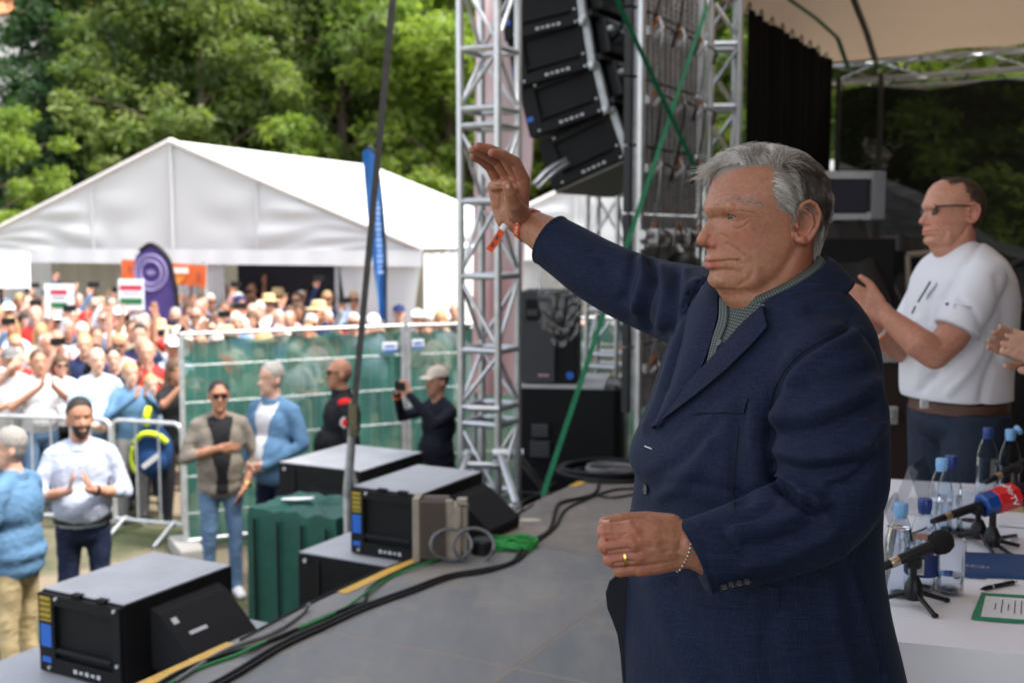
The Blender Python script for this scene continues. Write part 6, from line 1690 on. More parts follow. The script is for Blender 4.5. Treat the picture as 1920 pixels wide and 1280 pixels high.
    bva = BVHTree.FromPolygons([Vector(p) for p in av], mesh_faces(arms))
    def hit(bv, x, y_):
        h = bv.ray_cast(V(0, 0, CAMZ), (P(x, y_, 2) - V(0, 0, CAMZ)).normalized()); return h
    for pts, amp, wd in (([(1178, 980), (1190, 995)], .0022, .007), ([(1176, 1008), (1188, 1020)], .0026, .008), ([(1184, 1034), (1196, 1046)], .0022, .008),
                         ([(1174, 1004), (1140, 1010)], -.0060, .0025), ([(1178, 1029), (1140, 1035)], -.0060, .0025), ([(1186, 1052), (1152, 1058)], -.0048, .0025), ([(1190, 982), (1150, 984)], -.0020, .003),
                         ([(1205, 1000), (1240, 1004)], -.0012, .004), ([(1208, 1024), (1245, 1022)], -.0012, .004), ([(1215, 1045), (1248, 1036)], -.0010, .004),
                         ([(1260, 990), (1262, 1030)], .0010, .006), ([(1200, 1010), (1245, 1013), (1270, 1015)], .0013, .003), ([(1205, 1034), (1240, 1030), (1268, 1026)], .0011, .003),
                         ([(1136, 988), (1136, 1004)], -.0006, .002), ([(1150, 990), (1150, 1004)], -.0006, .002)):
        ln = []
        for x, y_ in catmull_2d(pts, 3) if len(pts) > 2 else pts:
            h = hit(bva, x, y_)
            if h[0]: ln.append(h[0])
        if len(ln) > 1: crease(ln, amp, wd, av, an)
    set_verts(arms, av)
    # tint of the hands: red knuckles
    tn = np.zeros(len(av))
    for k in list(kn.values()) + [P(1135, 1000, 1.615), P(1137, 1025, 1.605), P(1147, 1049, 1.61)]: tn += .35 * np.exp(-(np.linalg.norm(av - np.array(k), axis=1) / .018) ** 2)
    for k in ('imrp'): tn += .15 * np.exp(-(np.linalg.norm(av - np.array(K[k]), axis=1) / .03) ** 2)
    for k in (P(897, 275, 2.31), P(886, 279, 2.34), P(923, 287, 2.29), P(950, 347, 2.31)): tn += .35 * np.exp(-(np.linalg.norm(av - np.array(k), axis=1) / .018) ** 2)
    # ---- hidden core under the clothes so the body is whole
    core = MB(); cx = P(1440, 600, 1.93)
    core.rcone(V(cx.x, 1.93, 1.38), V(cx.x, 1.93, .95), .10, .12); core.rcone(V(cx.x - .02, 1.92, 1.46), V(cx.x, 1.93, 1.30), .055, .09)
    core.rcone(V(cx.x, 1.93, 1.30), P(1535, 705, 1.76), .06, .035); core.rcone(P(1535, 705, 1.76), P(1568, 930, 1.67), .035, .040); core.rcone(P(1572, 930, 1.66), P(1480, 1000, 1.66), .045, .045)
    core.rcone(V(cx.x, 1.93, 1.34), P(1325, 590, 2.08), .06, .05); core.rcone(P(1325, 590, 2.10), P(1180, 540, 2.255), .035, .035); core.rcone(P(1180, 540, 2.255), P(1110, 497, 2.31), .035, .03)
    for s in (-1, 1): core.rcone(V(cx.x + .05, 1.93 + s * .10, .92), V(cx.x + .05, 1.93 + s * .11, .10), .08, .04)
    nv = [tuple(p) for p in W_] + [tuple(p) for p in av] + list(core.v)
    f1 = mesh_faces(me); f2 = mesh_faces(arms); o1 = len(W_); o2 = o1 + len(av)
    fs = f1 + [tuple(i + o1 for i in f) for f in f2] + [tuple(i + o2 for i in f) for f in core.f]
    body = bpy.data.meshes.new('body'); body.from_pydata(nv, [], fs); body.update()
    mi = np.concatenate([hairy.astype(np.int32), np.zeros(len(f2) + len(core.f), np.int32)])
    body.polygons.foreach_set('material_index', mi)
    tt_ = np.zeros(len(W_), np.float32); me.attributes['tint'].data.foreach_get('value', tt_)
    set_attr(body, 'tint', np.concatenate([tt_, np.clip(tn, 0, .6), np.zeros(len(core.v))]))
    m_scalp = mat('scalp under hair', (.22, .19, .17), .9)
    bo = link_mesh('body', body, [m_skin, m_scalp], root, smooth=True)
    eyeballs(ctr, root, hp, gaze=V(.93, .36, 0))
    # nails
    m_nail = mat('finger nail', (.58, .34, .26), .3, spec=.5)
    for c_, d_, u_, w_, l_ in ((P(953, 351, 2.275), V(-.2, 0, 1), V(.15, -1, .1), .009, .011), (P(1137, 975, 1.642), V(-1, 0, -.05), V(0, -.45, 1), .0095, .012)):
        d_ = d_.normalized(); s_ = d_.cross(u_).normalized(); u_ = s_.cross(d_).normalized()
        h = bva.find_nearest(c_)[0]
        MB().ell(h + u_ * .0002, (w_ / 2, l_ / 2, .0008), (s_, d_, u_), n=12, m=6).build('nail', m_nail, root, smooth=True)
    # ---- eyebrow and hair
    hair_strands(root, bh, scalp_c)
    # ---- jacket
    fd = V(-.94, -.34, 0).normalized(); ld = V(.34, -.94, 0).normalized()
    rings = []
    spec = [(508, 1392, 1530, .075), (528, 1368, 1550, .125), (548, 1345, 1560, .165), (575, 1322, 1580, .195), (610, 1298, 1600, .215), (660, 1268, 1614, .226), (740, 1238, 1622, .232), (800, 1212, 1628, .230), (845, 1190, 1630, .228), (875, 1186, 1630, .228), (905, 1200, 1629, .228), (935, 1196, 1628, .230),
            (980, 1188, 1627, .232), (1050, 1180, 1632, .238), (1120, 1170, 1646, .245), (1200, 1166, 1668, .252), (1290, 1168, 1688, .258), (1400, 1175, 1700, .262)]
    sy = [s[0] for s in spec]
    for y in np.linspace(508, 1400, 60):
        xf = np.interp(y, sy, [s[1] for s in spec]); xb = np.interp(y, sy, [s[2] for s in spec]); hw = np.interp(y, sy, [s[3] for s in spec])
        c = P((xf + xb) / 2, y, 1.93); ext = (xb - xf) / 2 * 1.93 / FPX
        a = math.sqrt(max(ext ** 2 - (hw * .34) ** 2, .02 ** 2)) / .94
        rg = []
        for j in range(72):
            t = 2 * math.pi * j / 72; ct, st = math.cos(t), math.sin(t); e = 2 / 2.25
            rg.append(c + fd * (a * math.copysign(abs(ct) ** e, ct)) + ld * (hw * math.copysign(abs(st) ** e, st)))
        rings.append(rg)
    mb = MB().loft(rings)
    # near sleeve
    s0 = P(1553, 668, 1.735); e0 = P(1568, 925, 1.665); c0 = P(1306, 1043, 1.642)
    cd = (c0 - e0).normalized()
    mb.ell(P(1532, 668, 1.765), (.078, .078, .070), n=20, m=12)
    mb.tube([P(1525, 650, 1.77), P(1546, 690, 1.735), P(1556, 770, 1.70), P(1562, 850, 1.675), P(1560, 915, 1.665), P(1520, 970, 1.66), P(1450, 1000, 1.655), P(1380, 1023, 1.648), c0], [.058, .080, .086, .083, .080, .073, .068, .062, .0575], n=28, k=8)
    mb.ell(P(1585, 930, 1.67), (.058, .060, .055), n=20, m=12)
    # far sleeve
    c1 = P(1034, 452, 2.365)
    mb.ell(P(1322, 588, 2.09), (.075, .085, .080), n=20, m=12)
    mb.tube([P(1345, 600, 2.05), P(1305, 580, 2.12), P(1240, 560, 2.20), P(1180, 537, 2.255), P(1120, 507, 2.30), P(1070, 475, 2.34), c1], [.085, .082, .074, .070, .066, .060, .056], n=28, k=8)
    jm = remesh(mb, .0052, 5, .5)
    jv = verts_of(jm); jn = normals_of(jm)
    # project to photo pixels, to place the drawn folds
    rel = jv - np.array([0, 0, CAMZ]); dep = rel[:, 1] * _cp + rel[:, 2] * _sp
    px = 960 + FPX * rel[:, 0] / dep; py = 640 - FPX * (rel[:, 2] * _cp - rel[:, 1] * _sp) / dep
    pix = np.stack([px, py], 1); facing = np.clip(-(jn * (rel / np.linalg.norm(rel, axis=1)[:, None])).sum(1) * 3, 0, 1)
    folds = [  # pixel polyline, amplitude mm, width px, [max distance]
        ([(1590, 612), (1500, 664), (1456, 722), (1440, 800), (1446, 880), (1462, 915)], -7, 9, 9), ([(1605, 625), (1520, 676), (1478, 730), (1462, 800)], 5, 16, 9),
        ([(1452, 898), (1480, 922), (1512, 950), (1540, 960)], -13, 9, 9), ([(1466, 890), (1500, 915), (1545, 945)], 9, 13, 9), ([(1500, 935), (1530, 925), (1538, 950)], 7, 9, 9),
        ([(1455, 870), (1520, 884), (1600, 868)], -6, 12, 9), ([(1460, 846), (1530, 858), (1620, 830)], 6, 15, 9), ([(1450, 812), (1530, 806), (1640, 760)], -6, 14, 9), ([(1455, 780), (1540, 770), (1640, 720)], 5, 17, 9),
        ([(1470, 735), (1560, 712), (1640, 690)], -4, 14, 9), ([(1640, 860), (1600, 900), (1560, 912)], -6, 12, 9), ([(1650, 800), (1610, 850), (1560, 862)], 5, 14, 9),
        ([(1500, 960), (1440, 985), (1380, 992)], 6, 14, 9), ([(1520, 990), (1450, 1018), (1400, 1022)], -5, 13, 9), ([(1560, 1000), (1480, 1040), (1400, 1062)], 4, 16, 9), ([(1330, 985), (1400, 972), (1450, 945)], -4, 10, 9),
        ([(1352, 985), (1378, 1020), (1400, 1040)], -3, 10, 9),
        ([(1385, 775), (1378, 850), (1384, 930)], -5, 16, 9), ([(1412, 760), (1410, 840), (1420, 900)], 4, 14, 9), ([(1340, 790), (1290, 850), (1230, 890)], -4, 14, 9), ([(1330, 830), (1290, 890), (1240, 930)], 4, 18, 9), ([(1400, 700), (1330, 760), (1260, 810)], -3, 12, 9),
        ([(1240, 905), (1320, 910), (1400, 935)], -4, 15, 9), ([(1560, 1100), (1570, 1180), (1600, 1280)], 4, 20, 9), ([(1450, 1150), (1440, 1220), (1450, 1290)], -4, 22, 9), ([(1220, 1090), (1250, 1180), (1300, 1280)], 5, 22, 9), ([(1260, 1100), (1310, 1190), (1350, 1280)], -5, 22, 9),
        ([(1598, 1060), (1622, 1130), (1650, 1230), (1660, 1290)], -4, 6, 9), ([(1586, 1040), (1612, 1130), (1640, 1240)], 4, 12, 9), ([(1436, 1120), (1420, 1290)], -1.5, 4, 9),
        ([(1218, 492), (1226, 520), (1210, 565), (1206, 600), (1216, 622)], -9, 9, 9), ([(1204, 488), (1208, 530), (1190, 580)], 7, 11, 9), ([(1240, 505), (1250, 550), (1240, 610)], 6, 11, 9), ([(1268, 512), (1262, 560), (1258, 620)], -8, 10, 9), ([(1190, 480), (1180, 520), (1165, 560)], -5, 10, 9), ([(1130, 500), (1160, 540), (1180, 590)], -3, 14, 9), ([(1285, 510), (1290, 550)], 4, 9, 9), ([(1110, 470), (1150, 500)], -3, 12, 9),
        ([(1306, 535), (1272, 640), (1240, 740), (1215, 800)], 6, 12, 9), ([(1300, 570), (1284, 640), (1256, 730)], -5, 7, 9),
        ([(1600, 590), (1560, 575), (1520, 580)], -3, 12, 9), ([(1570, 560), (1530, 560), (1490, 590)], 2.5, 12, 9)]
    for pts, amp, wd, dm in folds:
        q = np.array(catmull_2d(pts)); d = seg_dist(pix, q)
        jv += jn * (np.exp(-(d / (wd * .9)) ** 2) * amp * (1.7 if abs(amp) > 2 else 1) / 1000 * facing)[:, None]
    nz = np.array([noise.noise(Vector(p) * 9) for p in jv]); jv += jn * (nz * .0022)[:, None]
    set_verts(jm, jv)
    jo = link_mesh('jacket', jm, m_wool, root, smooth=True)
    bj = BVHTree.FromPolygons([Vector(p) for p in jv], mesh_faces(jm))
    cam0 = V(0, 0, CAMZ)
    def cast(x, y, start=0):
        h = bj.ray_cast(P(x, y, start) if start else cam0, (P(x, y, 2) - cam0).normalized())
        return h[0], h[1]
    def sheet(name, A, B, off, m, parent, na=24, nb=8, lift=None, uv=None, thick=True, start=0):
        A = [np.array(catmull_2d(A, 8))]; A = A[0]; B = np.array(catmull_2d(B, 8))
        ta = np.linspace(0, 1, na + 1); ia = np.linspace(0, 1, len(A)); ib = np.linspace(0, 1, len(B)); vs = []; low = []
        lastd = 1.8
        for t in ta:
            a = np.array([np.interp(t, ia, A[:, k]) for k in (0, 1)]); b = np.array([np.interp(t, ib, B[:, k]) for k in (0, 1)])
            for j in range(nb + 1):
                s = j / nb; x, y = a + (b - a) * s; h, nrm = cast(x, y, start)
                if h is None: h = P(x, y, lastd); nrm = V(-.3, -1, 0).normalized()
                lastd = h.y; view = (cam0 - h).normalized(); nn = (nrm + view).normalized()
                o_ = off + (lift(t, s) if lift else 0); vs.append(h + nn * o_); low.append(h - nn * .003)
        w = nb + 1; fs = [(i * w + j, (i + 1) * w + j, (i + 1) * w + j + 1, i * w + j + 1) for i in range(na) for j in range(nb)]
        k = len(vs); bd = [j for j in range(w)] + [i * w + nb for i in range(1, na + 1)] + [na * w + j for j in range(nb - 1, -1, -1)] + [i * w for i in range(na - 1, 0, -1)]
        allv = vs + [low[i] for i in bd]; fs += [(bd[i], bd[(i + 1) % len(bd)], k + (i + 1) % len(bd), k + i) for i in range(len(bd))]
        me_ = mesh_np(allv, fs, name)
        if uv:
            ul = me_.uv_layers.new(); cnt = len(vs)
            for lp in me_.loops:
                i = lp.vertex_index; i = i if i < cnt else bd[i - cnt]; ul.data[lp.index].uv = ((i // w) / na * uv[0], (i % w) / nb * uv[1])
        return link_mesh(name, me_, m, parent, smooth=45)
    # shirt in the V of the jacket
    sheet('shirt_front', [(1352, 562), (1352, 600), (1340, 640), (1328, 690), (1320, 720)], [(1436, 572), (1400, 615), (1365, 660), (1340, 690), (1322, 722)], .003, m_check, root, 30, 14, uv=(30, 14))
    sheet('shirt_placket', [(1352, 562), (1350, 600), (1338, 640), (1326, 690)], [(1366, 566), (1366, 604), (1352, 642), (1338, 684)], .007, m_check, root, 24, 4, uv=(28, 3))
    h, nn = cast(1355, 647)
    if h: MB().lathe([(.0055, .006), (.0055, .009), (.004, .0095)], h, nn, 14).build('shirt_button', mat('shirt button', (.05, .06, .09), .3), root, smooth=40)
    # far lapel, near lapel
    sheet('lapel', [(1318, 520), (1296, 566), (1278, 650), (1252, 740), (1228, 800)], [(1348, 556), (1346, 600), (1326, 670), (1298, 726), (1240, 800)], .007, m_wool, jo, 26, 8, lift=lambda t, s: .016 * math.sin(math.pi * s) * (1 - .6 * t))
    sheet('lapel', [(1433, 577), (1394, 612), (1338, 674), (1272, 742), (1224, 800)], [(1441, 616), (1404, 657), (1354, 704), (1289, 757), (1226, 804)], .008, m_wool, jo, 30, 8, lift=lambda t, s: .006 * (1 - s) * (1 - .5 * t) + .004 * s)
    MB().tube([h for h in (cast(x, y)[0] for x, y in [(1442, 618), (1405, 659), (1355, 706), (1290, 759), (1228, 806)]) if h], .0018, n=5).build('lapel_edge', m_wool, jo, smooth=True)
    # breast pocket, flap pocket, darts
    sheet('breast_pocket', [(1308, 753), (1350, 748), (1403, 747)], [(1300, 776), (1350, 773), (1396, 774)], .0035, m_wool, jo, 14, 4)
    sheet('pocket_flap', [(1282, 1078), (1340, 1084), (1460, 1100)], [(1282, 1122), (1340, 1136), (1460, 1142)], .005, m_wool, jo, 18, 5, start=1.69)
    m_btn = mat('horn button', (.03, .032, .04), .25, spec=.6)
    for x, y, r in ((1213, 915, .0095), (1356, 1096, .0072), (1370, 1092, .0072), (1384, 1089, .0072), (1399, 1086, .0072)):
        h, nn = cast(x, y)
        if h:
            b_ = MB().lathe([(r * .8, .001), (r, .003), (r, .0045), (r * .86, .0042), (r * .8, .0032)], h, nn, 18).build('jacket_button', m_btn, jo, smooth=40)
            s1, s2, _ = frame_from(nn); mbq = MB()
            for a_, b2 in ((1, 1), (-1, 1), (1, -1), (-1, -1)): mbq.cyl(h + nn * .0030 + s1 * a_ * r * .25 + s2 * b2 * r * .25, h + nn * .0040 + s1 * a_ * r * .25 + s2 * b2 * r * .25, r * .12, n=6)
            mbq.build('stitch_hole', mat('button thread', (.2, .2, .22), .8), b_)
    h, nn = cast(1211, 838)
    # buttonhole with white thread bar
    a_, b_ = cast(1209, 836)[0], cast(1222, 841)[0]
    if a_ and b_: MB().tube([a_, b_], .0012, n=5, smooth=False).build('buttonhole', mat('pale thread', (.55, .55, .58), .8), jo)
    for pts in ([(1590, 614), (1504, 662), (1456, 722), (1440, 800), (1446, 880)], [(1386, 800), (1380, 860), (1376, 930), (1380, 965)], [(1437, 1125), (1424, 1290)]):
        ln = [h for h in (cast(x, y)[0] for x, y in catmull_2d(pts)) if h]
        if len(ln) > 3: MB().tube(ln, .0011, n=5, smooth=False).build('seam', mat('seam shadow thread', (.002, .003, .006), .9), jo)
    # open front: far panel and near panel edge
    out = [(1160, 1075), (1143, 1090), (1136, 1112), (1139, 1140), (1149, 1165), (1158, 1190), (1164, 1230), (1170, 1290), (1250, 1290), (1260, 1075)]
    MB().prism([P(x, y, 1.93) for x, y in out], V(0, .006, 0)).build('far_front_panel', mat('black jacket lining', (.006, .007, .012), .7), jo)
    # cuffs: dark inside of both sleeves
    for c_, d_, r_ in ((c0, cd, .0555), (c1, (c1 - P(1070, 475, 2.34)).normalized(), .0545)):
        MB().lathe([(r_ - .004, -.03), (r_ + .001, -.012), (r_ + .0025, .004), (r_ - .001, .006), (r_ - .004, .002), (r_ - .008, -.02)], c_, d_, 36).build('cuff', m_wool, jo, smooth=60)
    # ---- shirt collar and jacket collar: tilted rings round the neck
    ctop = P(1447, 533, HD + .0); tl = math.atan2(87, 155); cf = V(-math.cos(tl), 0, -math.sin(tl)); cl = HL; cu = V(-math.sin(tl), 0, math.cos(tl)) * 1.0
    def collar(name, m, ang0, ang1, rf, rl, prof, parent, tip=None, uv=None, rb=None):
        n = 60; vs = []; w = len(prof)
        for i in range(n + 1):
            th = R(ang0 + (ang1 - ang0) * i / n); ct, st = math.cos(th), math.sin(th)
            for j, (dr, dz) in enumerate(prof):
                rr_f = (rf if ct > 0 else (rb or rf)) + dr; rr_l = rl + dr; ext = 0
                if tip: ext = tip * max(0, 1 - min(i, n - i) / 7) * (j / (w - 1)) if j > w // 2 - 1 else 0
                vs.append(ctop + cf * (rr_f * ct) + cl * (rr_l * st) + cu * (dz - ext) )
        fs = [(i * w + j, (i + 1) * w + j, (i + 1) * w + j + 1, i * w + j + 1) for i in range(n) for j in range(w - 1)]
        me_ = mesh_np(vs, fs, name)
        if uv:
            ul = me_.uv_layers.new()
            for lp in me_.loops: i = lp.vertex_index; ul.data[lp.index].uv = ((i // w) / n * uv[0], (i % w) / (w - 1) * uv[1])
        o = link_mesh(name, me_, m, parent, smooth=True)
        sd = o.modifiers.new('thickness', 'SOLIDIFY'); sd.thickness = .0022; sd.offset = 0
        return o
    collar('shirt_collar', m_check, 12, 348, .0800, .0690, [(-.004, -.018), (-.0015, .004), (.002, .009), (.0075, .004), (.012, -.010), (.016, -.030)], root, tip=.012, uv=(110, 12))
    collar('jacket_collar', m_wool, 62, 298, .090, .079, [(-.003, -.022), (.001, -.004), (.006, .001), (.012, -.006), (.018, -.022), (.024, -.044), (.026, -.050)], jo, rb=.088)
    # ---- trousers and shoes
    tb = MB(); hx = P(1440, 600, 1.95).x + .03
    for s in (-1, 1):
        b0 = V(hx, 1.94, 0) + ld * (s * .105)
        tb.tube([b0 + ZD * .95, b0 + ZD * .72, b0 + ZD * .45 - fd * .01, b0 + ZD * .04 - fd * .03], [.095, .10, .085, .078], n=24)
    tb.ell(V(hx, 1.94, .92), (.15, .19, .12), (fd, ld, ZD), n=24, m=12)
    link_mesh('trousers', remesh(tb, .009, 4), mat('dark trouser wool', (.014, .018, .032), .85), root, smooth=True)
    for s in (-1, 1):
        b0 = V(hx, 1.94, 0) + ld * (s * .105) - fd * .03; sh = MB()
        sh.rcone(b0 + ZD * .05 - fd * .04, b0 + ZD * .045 + fd * .14, .045, .042); sh.rcone(b0 + ZD * .06, b0 + ZD * .11, .045, .048)
        o = remesh(sh, .006, 3); vv = verts_of(o); vv[:, 2] = np.maximum(vv[:, 2], .003); set_verts(o, vv); link_mesh('shoe', o, mat('black shoe leather', (.012, .012, .013), .35), root, smooth=True)
    # ---- wristband, bracelet, ring
    m_orange = mat('orange fabric band', (.72, .10, .02), .6, bump=.2, bscale=900)
    ax_ = (wr2 - P(1035, 447, 2.36)).normalized(); cb = P(991, 420, 2.394); s1, s2, _ = frame_from(ax_)
    band = thing('wristband', 'orange printed festival wristband on the raised wrist', 'wristband', cb)
    def ringpt(c_, ax2, t, d, off, bv):
        x_, y_, _ = frame_from(ax2); dr = x_ * math.cos(t) + y_ * math.sin(t); o_ = c_ + ax2 * d
        h = bv.ray_cast(o_ + dr * .047, -dr); return (h[0] if h[0] and (h[0] - o_).length > .02 else o_ + dr * .034) + dr * off, dr
    vs = []; n = 48
    for i in range(n):
        for d, off in ((-.0075, .0012), (-.0075, .0022), (.0075, .0022), (.0075, .0012)): vs.append(ringpt(cb, ax_, 2 * math.pi * i / n, d, off, bva)[0])
    MB().add(vs, [(i * 4 + j, ((i + 1) % n) * 4 + j, ((i + 1) % n) * 4 + (j + 1) % 4, i * 4 + (j + 1) % 4) for i in range(n) for j in range(4)]).build('band', m_orange, band, smooth=40)
    def facing_angle(c_, ax2):
        x_, y_, _ = frame_from(ax2); vw = (cam0 - c_).normalized(); return math.atan2(vw.dot(y_), vw.dot(x_))
    fa_ = facing_angle(cb, ax_)
    for k, ch in enumerate('SZENTES'):
        t = fa_ + .15 - .145 * (k + 1) if False else fa_ + .10 + .15 * (k - 1)
        p_, dr = ringpt(cb, ax_, t, 0, .0026, bva)
        tg = ax_.cross(dr).normalized()
        lettering(ch, .010, p_, tg, -ax_, mat('band white print', (.8, .72, .68), .6), band, 'print_letter', .0002)
    p_, dr = ringpt(cb, ax_, fa_ - .42, 0, .0024, bva); tg = ax_.cross(dr).normalized()
    MB().lathe([(.0055, 0), (.0055, .0006), (.001, .0007)], p_, dr, 8).build('print_gear', mat('band dark print', (.03, .05, .06), .6), band)
    p_, dr = ringpt(cb, ax_, fa_ - .85, 0, .0024, bva); tg = ax_.cross(dr).normalized()
    MB().cbox(p_, (.016, .006, .0008), (tg, ax_, dr), .0003).build('print_patch', mat('band teal print', (.10, .28, .32), .6), band)
    # hanging tail with white clip
    tA = P(950, 424, 2.37); 
    MB().lathe([(.0065, -.007), (.008, -.005), (.008, .005), (.0065, .007)], P(945, 427, 2.37), (P(938, 436, 2.37) - P(950, 420, 2.37)), 16).build('clip', mat('white clip', (.72, .68, .68), .4), band, smooth=40)
    MB().strip([P(942, 431, 2.37), P(936, 441, 2.368), P(928, 455, 2.366), P(917, 470, 2.366)], .0145, V(.83, 0, -.55), .0008).build('tail', m_orange, band)
    MB().strip([P(934, 441, 2.3665), P(930, 449, 2.3655)], .0035, V(.83, 0, -.55), .0012).build('tail_print', mat('band dark print', (0, 0, 0)), band); MB().strip([P(926, 455, 2.3645), P(921, 463, 2.3645)], .0035, V(.83, 0, -.55), .0012).build('tail_print', mat('band dark print', (0, 0, 0)), band)
    br = thing('string_bracelet', 'thin red white green braided bracelet on the lowered wrist', 'bracelet', w1)
    axb = (w1 - w0).normalized(); cbr = P(1283, 1015, 1.64); pts = []; n = 96
    sk = V(0, 0, 0)
    ms3 = [mat('braid red', (.5, .03, .03), .8), mat('braid white', (.75, .75, .7), .8), mat('braid green', (.03, .25, .10), .8)]
    segs = [MB(), MB(), MB()]; pr = None
    for i in range(n + 1):
        t = 2 * math.pi * i / n; p_, dr = ringpt(cbr, axb, t, .004 * math.sin(t), .0012, bva)
        if pr is not None: segs[i % 3].rcone(pr, p_, .0014, .0014, n=8, k=2)
        pr = p_
    for sgm, mm, nm in zip(segs, ms3, ('red_strand', 'white_strand', 'green_strand')): sgm.build(nm, mm, br, smooth=True)
    ra = kn['r']; rb_ = P(1145, 1047, 1.612); rc = ra.lerp(rb_, .42); axr = (rb_ - ra).normalized(); vs = []; n = 32
    for i in range(n):
        for d, off in ((-.0022, -.0004), (-.0018, .0013), (.0018, .0013), (.0022, -.0004)):
            x_, y_, _ = frame_from(axr); dr = x_ * math.cos(2 * math.pi * i / n) + y_ * math.sin(2 * math.pi * i / n); vs.append(rc + axr * d + dr * (.0138 + off))
    o = MB().add(vs, [(i * 4 + j, ((i + 1) % n) * 4 + j, ((i + 1) % n) * 4 + (j + 1) % 4, i * 4 + (j + 1) % 4) for i in range(n) for j in range(4)]).build('finger_ring', mat('gold', (.75, .48, .16), .2, 1.0), smooth=40)
    tag(o, 'plain gold ring on the lowered hand', 'ring')

def hair_strands(root, bh, scalp_c, N=19000):
    r = np.random.default_rng(5); vs = []; fs = []; tone = []
    idx = r.choice(len(scalp_c), N)
    cl_c = scalp_c[r.choice(len(scalp_c), 420)]; cl_t = r.normal(size=420) * .22; cl_d = r.normal(size=(420, 3)) * .30; cl_l = r.uniform(.55, 1.5, 420); cl_L = r.uniform(.8, 1.25, 420)
    for q in idx:
        p = Vector(scalp_c[q]); loc, nrm, _, _ = bh.find_nearest(p)
        f, y, z = loc; zx, zy = 560 - f / HK, 520 - z / HK; ay = abs(y)
        top = z > .068 or (nrm.z > .55)
        if f > .055 and (zy > 256 or (y > .0 and zy > 246)): continue
        ck = int(np.argmin(((cl_c - np.array(loc)) ** 2).sum(1))); wob = Vector(r.normal(size=3)) * .10 + Vector(cl_d[ck])
        if top and f > -.02:
            # swept forward and across from the crown
            fw = np.clip((f + .02) / .09, 0, 1)
            if f > .066 and y > -.006: d = V(-.35, -.45, .55); L = r.uniform(.024, .036); lift = .009
            elif -.045 < y < .0: d = V(.75 * fw + .1, -.25, .30); L = r.uniform(.026, .046) + .006 * fw; lift = .007 + .010 * fw
            else: d = V(.30 * fw - .15, -.55 * np.sign(y), .35); L = r.uniform(.026, .044); lift = .0065 + .004 * fw
        elif top:
            d = V(-.8, .25 * np.sign(y), -.1); L = r.uniform(.03, .05); lift = .007
        elif f > .015 and z > .0:
            d = V(-.85, .05 * np.sign(y), -.42); L = r.uniform(.022, .036); lift = .007
        else:
            k = np.clip((f + .04) / .06, 0, 1); d = V(-.75 * k - .18, 0, -.45 - .5 * (1 - k)); L = r.uniform(.022, .036); lift = .0065
            if z < -.04: L *= .6; lift *= .6
        if zy > 430 and f > .0: L *= .45; lift *= .5
        d = (d + wob).normalized(); ns = 6; pts = []; cur = loc.copy(); L *= r.uniform(.8, 1.12) * cl_L[ck]; lf = lift * r.uniform(.5, 1.2) * cl_l[ck]; dd = d
        for s in range(ns + 1):
            t = s / ns; near, nn, _, _ = bh.find_nearest(cur)
            if near is None: break
            hgt = lf * math.sin(min(1, t * 1.5 + .05) * math.pi / 2)
            if top and f > .035 and t > .55: hgt *= 1.0
            out = near + nn * hgt if (cur - near).length < .03 else cur
            if top and f > .045 and (out.x > .082): out = Vector(cur)       # tuft leaves the forehead
            pts.append(out.copy()); tang = (dd - nn * dd.dot(nn)) if not (top and f > .045 and cur.x > .078) else dd + V(.50, 0, -.12)
            tang = tang.normalized(); cur = out + tang * (L / ns); dd = (dd * .8 + tang * .3 + V(0, 0, -.08)).normalized()
        m_ = len(pts); o = len(vs)
        if m_ < 3: continue
        rad = r.uniform(.00024, .00046)
        # tone: silver at the fringe, temples and sideburn, dark at the crown side and nape
        dk = np.exp(-(((zx - 800) / 170) ** 2 + ((zy - 420) / 210) ** 2)) * (1.0 if ay > .02 else .75) + .65 * np.exp(-(((zx - 640) / 130) ** 2 + ((zy - 250) / 70) ** 2)) * (ay > .03)
        tv = np.clip(.92 - .95 * dk + r.normal() * .10 + cl_t[ck], .03, 1)
        for s, p_ in enumerate(pts):
            tg = (pts[min(s + 1, m_ - 1)] - pts[max(s - 1, 0)]); a, b, _ = frame_from(tg if tg.length > 1e-7 else V(0, 0, -1)); rr = rad * (1 - .75 * s / (m_ - 1))
            for k in range(3):
                t = 2.0944 * k; vs.append(hp(*(p_ + a * math.cos(t) * rr + b * math.sin(t) * rr))); tone.append(tv)
        for s in range(m_ - 1):
            for k in range(3): fs.append((o + s * 3 + k, o + s * 3 + (k + 1) % 3, o + (s + 1) * 3 + (k + 1) % 3, o + (s + 1) * 3 + k))
    # eyebrows
    for s_ in (-1, 1):
        for i in range(110):
            t = r.random(); zx = 205 + 215 * t; yb = .016 + .036 * t; zy = 478 - 26 * math.sin(min(1, t * 1.2) * 2.4) + r.normal() * 5
            f, z = hz(zx, zy); near, nn, _, _ = bh.find_nearest(V(f, s_ * yb, z))
            d = V(-.6, s_ * .5, .25 - .5 * t) + Vector(r.normal(size=3)) * .2; d.normalize(); o = len(vs); tv = np.clip(.68 + r.normal() * .15, .2, .95)
            for q_, rr in ((near, .0003), (near + d * .005 + nn * .001, .00025), (near + d * .009 + nn * .0012, .00008)):
                a, b, _ = frame_from(d)
                for k in range(3): vs.append(hp(*(q_ + a * math.cos(2.0944 * k) * rr + b * math.sin(2.0944 * k) * rr))); tone.append(tv)
            for s in range(2):
                for k in range(3): fs.append((o + s * 3 + k, o + s * 3 + (k + 1) % 3, o + (s + 1) * 3 + (k + 1) % 3, o + (s + 1) * 3 + k))
    me = mesh_np(vs, fs, 'hair'); set_attr(me, 'tone', tone)
    m = bpy.data.materials.new('silver and dark hair'); m.use_nodes = True; nd, l = m.node_tree.nodes, m.node_tree.links; b = nd['Principled BSDF']
